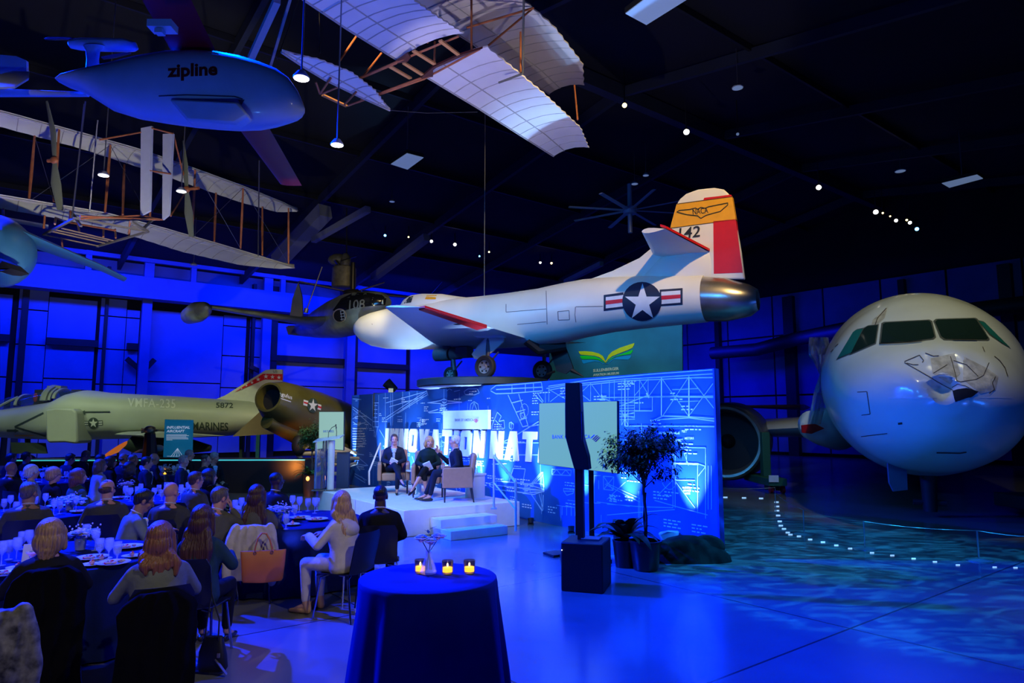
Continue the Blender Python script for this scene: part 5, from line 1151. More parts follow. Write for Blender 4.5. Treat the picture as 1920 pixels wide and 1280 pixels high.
for k in range(10):
    s = random.uniform(.5, 13.2); z = random.uniform(.4, 2.5); r_ = random.uniform(.06, .16)
    ribbon(mb, [bsz(s + r_ * math.cos(t * .52), z + r_ * math.sin(t * .52)) for t in range(13)], .010)
mb.build('blueprint_lines', linem, bd, W=True, smooth=False, fixn=False)
mh.build('blueprint_notes', brm, bd, W=True, smooth=False, fixn=False)
mb = MB()
for body, x, y, w_ in (('FEET', 868, 380, 30), ('METERS', 884, 418, 50)):
    p = c3([(x, y), (x + w_, y), (x, y - 13)]); a0, a1, a2 = [bw(*q_) for q_ in p]; flat_text(mb, body, a0, a1 - a0, a2 - a0, bold=.02)
for body, x, y, w_ in (('RUDDER', 872, 686, 46), ('BRACE', 878, 702, 40), ('WIRE', 884, 718, 30)):
    p = c3([(x, y), (x + w_, y), (x, y - 11)]); a0, a1, a2 = [bw(*q_) for q_ in p]; flat_text(mb, body, a0, a1 - a0, a2 - a0, bold=.02)
for i_, tx in enumerate(('The history of aviation is marked', 'by remarkable creativity and', 'human innovation. Challenges', 'and breakthroughs propelled', 'aviation, bridging the distance of', 'technology and creativity.', 'This progress demonstrates the', 'power of thinking through our', 'shared world.')):
    x1 = (178, 145, 166, 170, 172, 145, 168, 168, 102)[i_]
    y = 614 + i_ * 23.6; p = [(650 + a_ / 4.924, 680 + b_ / 4.924) for a_, b_ in ((54, y), (x1, y), (54, y - 14))]; a0, a1, a2 = [bw(*q_) for q_ in p]; flat_text(mb, tx, a0, a1 - a0, a2 - a0, bold=.03)
mb.build('printed_text', mat('print_white', (.80, .84, .90), .5), bd, W=True, smooth=False, fixn=False)

# heavy slanted capital letters, proud of the wall
GLY = {'I': ([[(0, 0), (.42, 0), (.42, 1), (0, 1)]], .42), 'N': ([[(0, 0), (.36, 0), (.36, 1), (0, 1)], [(.62, 0), (.98, 0), (.98, 1), (.62, 1)], [(0, 1), (.36, 1), (.98, 0), (.62, 0)]], .98),
       'O': ([[(.16, 0), (.36, .26), (.36, .74), (.16, 1), (0, .87), (0, .13)], [(.82, 0), (.98, .13), (.98, .87), (.82, 1), (.62, .74), (.62, .26)], [(.16, 1), (.36, .74), (.62, .74), (.82, 1)], [(.16, 0), (.82, 0), (.62, .26), (.36, .26)]], .98),
       'V': ([[(0, 1), (.38, 1), (.62, .30), (.62, 0), (.30, 0)], [(1.04, 1), (.68, 1), (.46, .30), (.46, 0), (.74, 0)]], 1.04),
       'A': ([[(0, 0), (.36, 0), (.60, .70), (.60, 1), (.30, 1)], [(1.04, 0), (.70, 0), (.46, .70), (.46, 1), (.74, 1)], [(.28, .18), (.76, .18), (.68, .40), (.36, .40)]], 1.04),
       'T': ([[(.30, 0), (.66, 0), (.66, .8), (.30, .8)], [(0, .74), (.96, .74), (.96, 1), (0, 1)]], .96)}
letm = mat('white_foam_letter', (.86, .86, .88), .5)
sA = (bw(722, 826) - BD0).dot(BDW); sB = (bw(1009, 838) - BD0).dot(BDW)
adv = sum(GLY[c_][1] + .20 for c_ in 'INNOVATION') + .26 + sum(GLY[c_][1] + .20 for c_ in 'NAT') - .20
k_ = (sB - sA - .1) / adv; LB, LT = bw(1000, 866).z, bw(1000, 809).z; x = sA + .05
for ch in 'INNOVATION NATION':
    if ch == ' ': x += .26 * k_; continue
    polys, w_ = GLY[ch]; m_ = MB()
    for i_, p in enumerate(polys): m_.prism([bsz(x + (a_) * k_ + .14 * k_ * (b_ - .5), LB + (LT - LB) * b_, .0) for a_, b_ in p], BDN * (.032 + .0012 * i_))
    m_.build('letter', letm, bd, W=True, smooth=False); x += (w_ + .20) * k_
# sponsor panel above the word
sp = [bw(836, 804, .02), bw(920.5, 804.5, .02), bw(920.5, 768, .02), bw(836, 770, .02)]
pn = MB().prism(sp, BDN * .08).build('sponsor_panel', letm, bd, W=True, smooth=False)
bdMi = bd.matrix_basis.inverted()
grt = mat('sponsor_grey_text', (.16, .17, .24), .5); flr = mat('sponsor_red', (.65, .04, .08), .5); flb = mat('sponsor_blue', (.02, .08, .42), .5)
def logo(par, P, x0, x1, yb, h_, fx, fy, fw, Mi_, tm=grt, th=None):
    """P(x, y): picture point on the sign; wordmark plus slanted striped flag"""
    m_ = MB(); a0, a1, a2 = P(x0, yb), P(x1, yb), P(x0, yb - h_); flat_text(m_, 'BANK OF AMERICA', a0, a1 - a0, a2 - a0, bold=.015, space=1.1)
    o = m_.build('wordmark', tm, par); o.data.transform(Mi_)
    for i_ in range(3):
        m_ = MB(); dx = i_ * .28; m_.add([P(fx + fw * (a_ + dx * .55), fy - fw * (b_ - dx * .45)) for a_, b_ in ((.05, .0), (.25, .0), (.78, .55), (.55, .50))], [(0, 1, 2, 3)]); o = m_.build('flag_stripe', flr, par); o.data.transform(Mi_)
    for i_ in range(2):
        m_ = MB(); m_.add([P(fx + fw * (a_ + .16 * i_), fy - fw * (b_ + .15 * i_)) for a_, b_ in ((-.12, .18), (.02, .15), (.28, .42), (.10, .42))], [(0, 1, 2, 3)]); o = m_.build('flag_stripe', flb if th else flr, par); o.data.transform(Mi_)
logo(pn, lambda x, y: bw(x, y, .108), 853, 887.5, 789.5, 5, 888, 790, 9, bdMi)
# uplight fixtures
for i_, s in enumerate(UPL):
    p = BD0 + BDW * s + BDN * .34
    t = thing('floor_uplight', 'small black uplight on the floor at the foot of the blueprint backdrop', 'uplight', p, group='uplights along the foot of the backdrop')
    d = (BDN * -.34 + UP * 1.35).normalized(); M_ = d.to_track_quat('Z', 'Y').to_matrix()
    MB().lathe([(.001, 0), (.05, 0), (.06, .09), (.052, .09), (.04, .03), (.001, .03)], 14, (0, 0, .03), M=Matrix.Rotation(math.atan2(-.34, 1.35), 3, 'X')).box((0, 0, .012), (.12, .08, .024)).build('housing', blackm, t)
    MB().lathe([(.045, 0), (.001, .004)], 12, (0, 0, .06)).build('lens', mat('uplight_lens', (.2, .4, 1), .3, emit=(.15, .4, 1), es=3), t)
# black cloth bundle with white gel case at the right foot of the backdrop
cb = thing('black_cloth_bundle', 'black cloth bundle piled at the right foot of the backdrop', 'cloth', PZ(1290, 1050, 0))
MB().rings([superring((0, .02, z), V((1, 0, 0)), V((0, 1, 0)), a_, b_, 40, 2.6) for z, a_, b_ in ((0, .62, .30), (.08, .60, .28), (.20, .46, .22), (.30, .28, .16), (.34, .12, .08))]).ell((-.35, .0, .14), (.22, .2, .14)).ell((.3, .05, .18), (.25, .2, .17)).build('cloth', mat('dull_black_cloth', (.004, .004, .005), 1.0, bump=.8, bscale=9), cb)
cs = thing('white_floor_lamp_hood', 'pale fabric hood leaning between the tree pot and black bundle', 'lamp hood', PZ(1248, 1032, 0))
MB().prism([(-.12, 0, .26), (.02, -.06, .30), (.22, 0, .28), (.12, -.04, .04), (.0, -.08, .02)], (.05, .14, 0)).build('hood', mat('pale_violet_fabric', (.42, .40, .62), .5), cs, bevel=.03)

# ------------------------------------------------------------------ carpeted stage
C1 = V((-1.86, 12.0, 0)); M_ = V((.83, .557, 0)).normalized(); W_ = V((.577, -.817, 0)); SH = .45
C2 = C1 + M_ * 2.42; C0 = C1 - W_ * 4.25; C3_ = C2 - W_ * 4.25
stg = thing('stage', 'low rectangular stage covered in white cloth before the blueprint backdrop', 'stage', (C1 + C3_) / 2, math.atan2(M_.y, M_.x))
stw = mat('white_stage_cloth', (.70, .71, .74), .7, var=.04)
MB().prism([C1, C2, C3_, C0], UP * SH).build('deck', stw, stg, W=True, smooth=False, bevel=.012)
sk = MB()
for k in range(1, 4):
    p = C1 - W_ * 4.25 * k / 4; sk.bar(p - M_ * .004, p - M_ * .004 + UP * (SH - .01), .006)
sk.build('skirt_seams', mat('skirt_seam', (.30, .32, .40), .8), stg, W=True)
stp = thing('stage_steps', 'two white steps leading up the near end of the stage', 'steps', C1 + M_ * 1.1 + W_ * .4, math.atan2(M_.y, M_.x))
for k, (d, h) in enumerate(((.72, .15), (.38, .30))):
    a = C1 + M_ * .50 + W_ * .015; MB().prism([a, a + M_ * 1.14, a + M_ * 1.14 + W_ * d, a + W_ * d], UP * h).build('step', stw, stp, W=True, smooth=False, bevel=.008)
rlm = mat('white_rail_tube', (.72, .75, .80), .35, .2)
def rail(o_, side, label):
    t = thing('stage_handrail', label, 'handrail', o_)
    m_ = MB(); a = o_ + UP * (SH + .0); b_ = o_ + W_ * .66 - UP * 0; 
    top = a + UP * .92; bot = V((b_.x, b_.y, .16)) + UP * .80
    m_.tube([a, top - UP * .03, top, top + (bot - top) * .04], .02, 8); m_.tube([top, bot], .024, 8); m_.tube([bot, V((b_.x, b_.y, .16))], .02, 8); m_.tube([a + UP * .45, bot - UP * .45], .014, 8)
    m_.box((a.x, a.y, a.z + .01), (.1, .1, .02)); m_.build('rail', rlm, t, W=True); return t
p = PZ(926, 954, SH); rail(V((p.x, p.y, 0)), 1, 'white tube handrail at the right of the stage steps')
t = thing('stage_handrail', 'white sloping handrail behind the leftmost seated speaker', 'handrail', PZ(700, 905, SH))
a = PD(692, 920, 16.6); b_ = PD(713, 918, 17.2)
MB().tube([V((a.x, a.y, .46)), PD(692, 884, 16.6), PD(713, 831, 17.2), V((b_.x, b_.y, .46))], .022, 8).build('rail', rlm, t, W=True)

# armchairs
tan = mat('tan_upholstery', (.36, .20, .14), .75, var=.06, scale=12); legm = mat('dark_wood_leg', (.02, .02, .03), .4)
def armchair(label):
    t = thing('armchair', label, 'armchair', group='tan armchairs on the stage')
    MB().box((0, .02, .35), (.50, .52, .16)).build('seat', tan, t, bevel=.03)
    MB().box((0, -.27, .60), (.58, .10, .62), Matrix.Rotation(R(8), 3, 'X')).build('backrest', tan, t, bevel=.04)
    for sx in (-1, 1):
        MB().prism([(sx * .34, .30, .27), (sx * .34, .30, .62), (sx * .34, .26, .645), (sx * .34, -.26, .66), (sx * .34, -.29, .27)], (-sx * .085, 0, 0)).build('armrest', tan, t, bevel=.02)
        for sy in (-1, 1): MB().rings([superring((sx * .29, sy * .25 + (0 if sy > 0 else -.05), 0), V((1, 0, 0)), V((0, 1, 0)), .014, .014, 8, 4), superring((sx * .29, sy * .25, .28), V((1, 0, 0)), V((0, 1, 0)), .024, .024, 8, 4)]).build('leg', legm, t)
    return t
def yaw_of(v): return math.atan2(-v[0], v[1])          # rotation of +Y towards v
CH = [('tan armchair leftmost on the stage under the man with folded hands', V((-2.55, 14.95, SH)), (.16, -1, 0)), ('tan armchair in the middle of the stage under the blonde speaker', V((-1.72, 14.25, SH)), (.10, -1, 0)), ('tan armchair nearest the steps seen from its side', V((-1.05, 13.45, SH)), (-1, -.10, 0))]
for lb, p, f in CH: a_ = armchair(lb); place(a_, p, yaw_of(f))
# side tables and podium
wc = mat('white_drum_table', (.62, .62, .66), .5)
t = thing('side_table', 'small pale side table between the left and middle armchairs', 'side table', (-2.02, 14.75, SH)); MB().lathe([(.24, .47), (.24, .50), (.001, .50)], 28).build('top', wc, t); MB().lathe([(.12, 0), (.10, .03), (.09, .47)], 20).build('pedestal', wc, t)
t = thing('side_table', 'white drum table behind the armchair nearest the steps', 'side table', (-.75, 14.1, SH)); MB().lathe([(.20, 0), (.20, .2), (.20, .44)], 28).build('drum', wc, t); MB().lathe([(.23, .44), (.23, .47), (.001, .47)], 28).build('top', wc, t)
acr = mat('clear_acrylic', (.80, .88, .95), .06, trans=.92, spec=.6); alu = mat('brushed_silver_column', (.62, .68, .66), .35, .3)
gls = mat('clear_glass', (.55, .72, 1.0), .04, alpha=.30, coat=1., spec=1.)
for i_, (x, y, z) in enumerate(((-2.06, 14.70, SH + .50), (-1.95, 14.80, SH + .50), (-.72, 14.02, SH + .47))):
    MB().lathe([(.03, 0), (.033, .11), (.03, .11), (.027, .01), (.001, .01)], 16, (x, y, z)).build('water_glass', gls); o = bpy.context.scene.objects[-1] if False else C.objects[-1]
    tag(o, ('water glass left one on the small pale side table', 'water glass right one on the small pale side table', 'water glass on the white drum table')[i_], 'glass')
pod = thing('lectern', 'clear acrylic lectern with silver column at the far left of the stage', 'lectern', PZ(612, 919, SH))
MB().rings([superring((-.14, .0, z), V((1, 0, 0)), V((0, 1, 0)), .11, .17, 8, 6) for z in (.03, 1.10)]).build('acrylic_panel', acr, pod)
MB().lathe([(.075, .02), (.075, 1.10)], 24, (.10, -.06, 0)).build('column', alu, pod)
MB().box((0, 0, .015), (.55, .42, .03)).build('base', acr, pod, bevel=.005)
MB().box((.02, 0, 1.14), (.60, .42, .02), Matrix.Rotation(R(-9), 3, 'Y') @ Matrix.Rotation(R(8), 3, 'X')).build('reading_top', mat('frosted_glass_top', (.40, .55, .68), .25, alpha=.8), pod)
for dx, tipx, tz in ((-.02, .17, 1.42), (.16, .18, 1.37)):
    MB().tube([(dx, .1, 1.16), (dx + .01, .08, 1.28), (.5 * (dx + tipx), .02, 1.38), (tipx, -.04, tz)], .007, 6).ell((tipx + .01, -.05, tz + .01), (.014, .014, .03), 8, 6).build('gooseneck_microphone', blackm, pod)

# ------------------------------------------------------------------ screens
scrm = mat('pale_green_screen', (.02, .03, .03), .5, emit=(.17, .47, .34), es=.85); scrm2 = mat('pale_blue_green_screen', (.02, .03, .03), .5, emit=(.30, .54, .48), es=.85)
navt = mat('screen_blue_text', (.01, .06, .25), .5, emit=(.005, .05, .25), es=.8)
tv = thing('presentation_screen', 'large pale green screen showing the bank logo, standing before the backdrop', 'screen', PZ(1100, 1000, 0))
TQ = [PD(1010.5, 869.5, 10.35), PD(1157, 887, 9.55), PD(1156.5, 752, 9.55), PD(1011, 756, 10.35)]
TN = (TQ[1] - TQ[0]).cross(TQ[3] - TQ[0]).normalized(); TN = -TN if TN.y > 0 else TN
def tp_(x, y, o=.004): return PP(x, y, TQ[0] + TN * o, TN)
cq = sum(TQ, V()) / 4
MB().prism([cq + (q_ - cq) * 1.012 + TN * -.001 for q_ in TQ], -TN * .06).build('bezel', blackm, tv, W=True, smooth=False)
so = MB().prism(TQ, -TN * .01).build('display', scrm, tv, W=True, smooth=False)
logo(so, lambda x, y: tp_(x, y), 1035.5, 1107, 822.5, 7.5, 1109, 824, 16, tv.matrix_basis.inverted(), navt, True)
pb = V((cq.x + .12, cq.y + .15, 0)); MB().box((pb.x, pb.y, .03), (.7, .5, .05)).bar((pb.x - .1, pb.y, .05), (pb.x - .1, pb.y, 1.6), .07).bar((pb.x + .1, pb.y, .05), (pb.x + .1, pb.y, 1.6), .07).build('stand', blackm, tv, W=True)
tv2 = thing('presentation_screen', 'upright pale screen standing behind the clear lectern', 'screen', PZ(640, 920, 0))
TQ2 = [PD(598, 840, 17.2), PD(643.5, 843.5, 17.0), PD(644.5, 772, 17.0), PD(599, 772, 17.2)]; cq2 = sum(TQ2, V()) / 4
TN2 = (TQ2[1] - TQ2[0]).cross(TQ2[3] - TQ2[0]).normalized(); TN2 = -TN2 if TN2.y > 0 else TN2
MB().prism([cq2 + (q_ - cq2) * 1.03 for q_ in TQ2], -TN2 * .05).build('bezel', blackm, tv2, W=True, smooth=False)
so2 = MB().prism([q_ + TN2 * .01 for q_ in TQ2], -TN2 * .01).build('display', scrm2, tv2, W=True, smooth=False)
m_ = MB(); f_ = lambda x, y: PP(x, y, TQ2[0] + TN2 * .016, TN2)
flat_text(m_, 'BANK OF AMERICA', f_(606, 810.5), f_(626, 810.5) - f_(606, 810.5), f_(606, 806) - f_(606, 810.5), bold=.02); m_.build('wordmark', navt, so2).data.transform(tv2.matrix_basis.inverted())
MB().box((cq2.x + .3, cq2.y + .1, .6), (.3, .12, 1.2)).build('stand', mat('dark_blue_stand', (.01, .03, .09), .5), tv2, W=True)

# ------------------------------------------------------------------ column loudspeaker, tree, plants
spk = thing('column_loudspeaker', 'tall black column loudspeaker on a square subwoofer before the screen', 'loudspeaker', PZ(1097, 1104, 0), R(-18))
spb = mat('loudspeaker_black', (.006, .006, .008), .55)
MB().box((0, .1, .28), (.50, .56, .56)).build('subwoofer', spb, spk, bevel=.015)
MB().box((.06, .12, .57), (.22, .2, .02)).build('socket_plate', mat('grey_socket_plate', (.12, .14, .18), .4), spk)
MB().box((-.06, .1, 1.02), (.075, .09, .92)).build('pole', spb, spk)
MB().rings([[V((x + dx, .10 + dy, z)) for dx, dy in ((-w2, -.09), (w2, -.09), (w2, .09), (-w2, .09))] for x, z, w2 in ((-.03, 1.40, .09), (-.06, 1.56, .105), (-.125, 1.80, .105), (-.13, 2.12, .10), (-.135, 2.46, .09))]).build('line_array', spb, spk, smooth=False, bevel=.008)
MB().tube([(-.02, .02, 2.1), (-.01, .0, 1.9), (-.015, .02, 1.74)], .012, 6).build('carry_handle', spb, spk)
MB().ell((-.235, -.185, .47), (.006, .006, .006), 8, 6).build('status_light', mat('white_status_light', (1, 1, 1), .3, emit=(1, 1, 1), es=4), spk)
t = thing('floor_box', 'low flat dark base plate on the floor left of the subwoofer', 'base plate', PZ(1046, 1040, 0)); MB().box((0, 0, .02), (.34, .3, .03), Matrix.Rotation(.5, 3, 'Z')).build('plate', blackm, t)

leafd = mat('dark_green_leaf', (.018, .045, .014), .45, var=.4, scale=14); leafg = mat('mid_green_leaf', (.10, .22, .05), .5, var=.35, scale=14)
bark = mat('grey_brown_bark', (.12, .08, .06), .8, var=.3, scale=20, bump=.4); potm = mat('black_glazed_pot', (.010, .011, .014), .3)
def leaf_shape(mb, p, d, l, w_, droop=.3):
    d = d.normalized(); sd = d.cross(UP); sd = sd.normalized() if sd.length > .1 else V((1, 0, 0)); n_ = sd.cross(d)
    a = p + d * l * .35 + sd * w_ / 2 - UP * l * droop * .15; b_ = p + d * l * .35 - sd * w_ / 2 - UP * l * droop * .15; m1 = p + d * l * .4 - n_ * w_ * .12 - UP * l * droop * .18
    t_ = p + d * l - UP * l * droop
    mb.add([p, a, t_, b_, m1], [(0, 1, 4), (1, 2, 4), (2, 3, 4), (3, 0, 4)])
def tree(name, label, loc, h, trunk_h, rad, leaves, m, leaf=.07, sd_=1, ph=.3, pr=.17):
    random.seed(sd_)
    t = thing(name, label, 'potted tree', loc)
    tr = MB(); tr.tube([(0, 0, ph * .8), (.02, .01, ph + (trunk_h - ph) * .5), (-.01, 0, trunk_h), (.01, .0, h * .8)], [.026, .022, .02, .008], 8)
    tr.tube([(.03, .0, ph * .8), (-.015, .015, ph + (trunk_h - ph) * .5), (.02, 0, trunk_h)], [.018, .016, .012], 7)
    lf = MB(); cz = (h + trunk_h) / 2; hz = (h - trunk_h) / 2 * 1.05
    for k in range(34):
        a = random.uniform(0, 6.28); e = random.uniform(-.35, .95); p = V((rad * .9 * math.cos(a) * math.cos(e), rad * .9 * math.sin(a) * math.cos(e), cz + hz * .9 * math.sin(e))); b_ = V((0, 0, min(h * .8, trunk_h + random.uniform(-.02, .5) * (h - trunk_h))))
        mid = b_.lerp(p, .55) + UP * .06; tr.tube([b_, mid, p], [.008, .005, .002], 4)
        for j in range(leaves // 34):
            u = random.uniform(.35, 1.15); q_ = (b_.lerp(mid, u / .55) if u < .55 else mid.lerp(p, (u - .55) / .45)) + V((random.gauss(0, .045), random.gauss(0, .045), random.gauss(0, .045)))
            leaf_shape(lf, q_, V((random.gauss(0, 1), random.gauss(0, 1), random.gauss(-.3, .5))) + (p - b_).normalized(), leaf * random.uniform(.7, 1.2), leaf * .42, .5)
    lf.build('foliage', m, t, fixn=False, smooth=False); tr.build('trunk', bark, t)
    MB().lathe([(pr * .72, 0), (pr * .8, .02), (pr, ph), (pr * 1.06, ph), (pr * 1.06, ph + .03), (pr * .95, ph + .03), (pr * .9, ph - .03), (.001, ph - .03)], 28).build('pot', potm, t)
    return t
tree('potted_ficus', 'dark leafy ficus tree in a black pot right of the speaker column', PZ(1211, 1068, 0), 1.98, 1.02, .50, 6500, leafd, .07, 5, .36, .21)
def strappy(name, label, loc, n_, l, w_, m, ph, pr, sd_=2, pot=potm):
    random.seed(sd_); t = thing(name, label, 'potted plant', loc); lf = MB()
    for k in range(n_):
        a = k * 2.399 + random.uniform(-.2, .2); e = random.uniform(.5, 1.25); L2 = l * random.uniform(.7, 1.1); pts = []; d = V((math.cos(a) * math.cos(e), math.sin(a) * math.cos(e), math.sin(e))); sd = V((-math.sin(a), math.cos(a), 0)); p = V((0, 0, ph))
        for j in range(7):
            u = j / 6; pts.append((p.copy(), w_ * math.sin(math.pi * min(.98, .12 + .86 * u)) * .5)); p += d * L2 / 6; d = (d - UP * .22 * (1 + u)).normalized()
        lf.rings([[q_ + sd * ww, q_ + UP * ww * -.25, q_ - sd * ww, q_ + UP * .004] for q_, ww in pts])
    lf.build('foliage', m, t, fixn=False)
    MB().lathe([(pr * .75, 0), (pr, ph), (pr * .9, ph), (pr * .85, ph - .04), (.001, ph - .04)], 24).build('pot', pot, t)
    return t
strappy('broadleaf_plant', 'broad-leaved plant in a black pot between speaker and ficus', PZ(1172, 1062, 0), 24, .66, .15, leafd, .36, .17, 4)
tree('small_ficus', 'small green tree standing left of the upright pale screen', PZ(583, 925, 0), 1.98, 1.0, .34, 2600, leafg, .08, 8, .5, .16)
strappy('potted_fern', 'spiky plant lit by a candle left of the lectern', PZ(578, 930, 0), 22, .5, .07, leafg, .55, .17, 6, mat('copper_lit_pot', (.25, .05, .02), .4))
t = tag(MB().ell(PD(577, 897, 15.6), (.04, .04, .05), 10, 8).build('amber_candle', mat('amber_flame_glass', (1, .4, .1), .4, emit=(1, .30, .05), es=5)), 'amber candle glowing in the spiky plant beside the lectern', 'candle')
# stage lights on a black case behind the backdrop
t = thing('projector_case', 'black equipment case with tilted lamps showing over the backdrop top', 'equipment case', PD(728, 738, 20.5))
t.location.z = 0; t.matrix_basis = Matrix.Translation(t.location)
z_ = PD(728, 737, 20.5).z; MB().box((0, 0, z_ - .35), (.8, .5, .7)).box((0, 0, (z_ - .7) / 2), (.5, .4, z_ - .7)).build('case', blackm, t, bevel=.01)
MB().lathe([(.12, -.2), (.15, .16), (.001, .1)], 18, (.05, 0, z_ + .22), M=V((-.6, -.3, .6)).to_track_quat('Z', 'Y').to_matrix()).build('tilted_lamp', darkm, t)
MB().box((.1, -.1, z_ + .08), (.14, .1, .12)).build('lamp_foot', ge, t)
# ================================================================== GUESTS, TABLES, CHAIRS
BAKE = []
def blob(mb, name, m, parent, voxel=.012, it=4, groove=0., W=False):
    """join overlapping volumes into one continuous skin"""
    o = mb.build(name, m, parent, W=W, fixn=True)
    r = o.modifiers.new('remesh', 'REMESH'); r.mode = 'VOXEL'; r.voxel_size = voxel; r.use_smooth_shade = True
    if it: s = o.modifiers.new('smooth', 'SMOOTH'); s.factor = .5; s.iterations = it
    BAKE.append((o, groove)); return o
def bake_all():
    bpy.context.view_layer.update(); dg = bpy.context.evaluated_depsgraph_get()
    for o, g in BAKE:
        me = bpy.data.meshes.new_from_object(o.evaluated_get(dg)); old = o.data; o.modifiers.clear(); o.data = me
        if not me.materials: me.materials.append(old.materials[0])
        if g:
            zs = [v.co.z for v in me.vertices]; z1 = max(zs); cx = sum(v.co.x for v in me.vertices) / len(zs); cy = sum(v.co.y for v in me.vertices) / len(zs)
            nrm = [v.normal.copy() for v in me.vertices]
            for v, n_ in zip(me.vertices, nrm):
                a = math.atan2(v.co.y - cy, v.co.x - cx); f = min(1, (z1 - v.co.z) * 9)
                v.co += n_ * g * f * (.8 * math.sin(a * 19 + 1.6 * math.sin(v.co.z * 9)) + 1.2 * noise.noise(V((v.co.x * 16, v.co.y * 16, v.co.z * 5))))
        me.polygons.foreach_set('use_smooth', [True] * len(me.polygons))
def cloth(name, c, rough=.9, var=.12): return mat(name, c, rough, var=var, scale=10, bump=.25, bscale=18, spec=.12)
SK = {'light': mat('light_skin', (.50, .27, .20), .5, var=.05, scale=20), 'pink': mat('pinkish_skin', (.55, .26, .20), .5, var=.05, scale=20), 'tan': mat('tan_skin', (.34, .17, .11), .5, var=.05, scale=20), 'dark': mat('dark_brown_skin', (.055, .025, .018), .45, var=.05, scale=20)}
HC = {'blond': (.46, .27, .13), 'darkblond': (.30, .17, .09), 'auburn': (.17, .06, .028), 'brunette': (.055, .018, .012), 'black': (.010, .008, .009), 'brown': (.07, .035, .02), 'grey': (.22, .21, .21), 'white': (.62, .62, .64), 'greybrown': (.12, .09, .07)}
def hairm(k):
    if k + '_hair' in MATS: return MATS[k + '_hair']
    m = mat(k + '_hair', HC[k], .42, var=.45, scale=1, bump=.6, bscale=1)
    N, L, b = node_bits(m); tc = [n for n in N if n.type == 'TEX_COORD'][0]; mp = N.new('ShaderNodeMapping'); mp.inputs['Scale'].default_value = (95, 95, 5); L.new(tc.outputs['Object'], mp.inputs[0])
    for n in N:
        if n.type == 'TEX_NOISE': L.new(mp.outputs[0], n.inputs['Vector'])
    return m
CL = {'black': (.010, .010, .012), 'navy': (.012, .017, .038), 'charcoal': (.065, .065, .062), 'olive': (.11, .105, .08), 'greyblue': (.16, .20, .23), 'beige': (.52, .46, .38), 'lblue': (.30, .38, .52), 'white': (.65, .66, .68), 'darkteal': (.02, .05, .06), 'grey': (.13, .14, .14), 'green': (.04, .08, .06), 'floral': (.10, .10, .14), 'darkgreen': (.008, .022, .024)}
def clm(k): return cloth(k + '_cloth', CL[k])
collarm = cloth('white_shirt_cloth', (.62, .64, .68)); shirtb = cloth('pale_blue_shirt', (.38, .46, .60))
eyew = mat('eye_white', (.7, .7, .72), .3); irism = mat('dark_iris', (.02, .012, .01), .2); lipm = mat('lip_skin', (.42, .14, .12), .5)
shoem = mat('black_shoe_leather', (.012, .012, .014), .35)

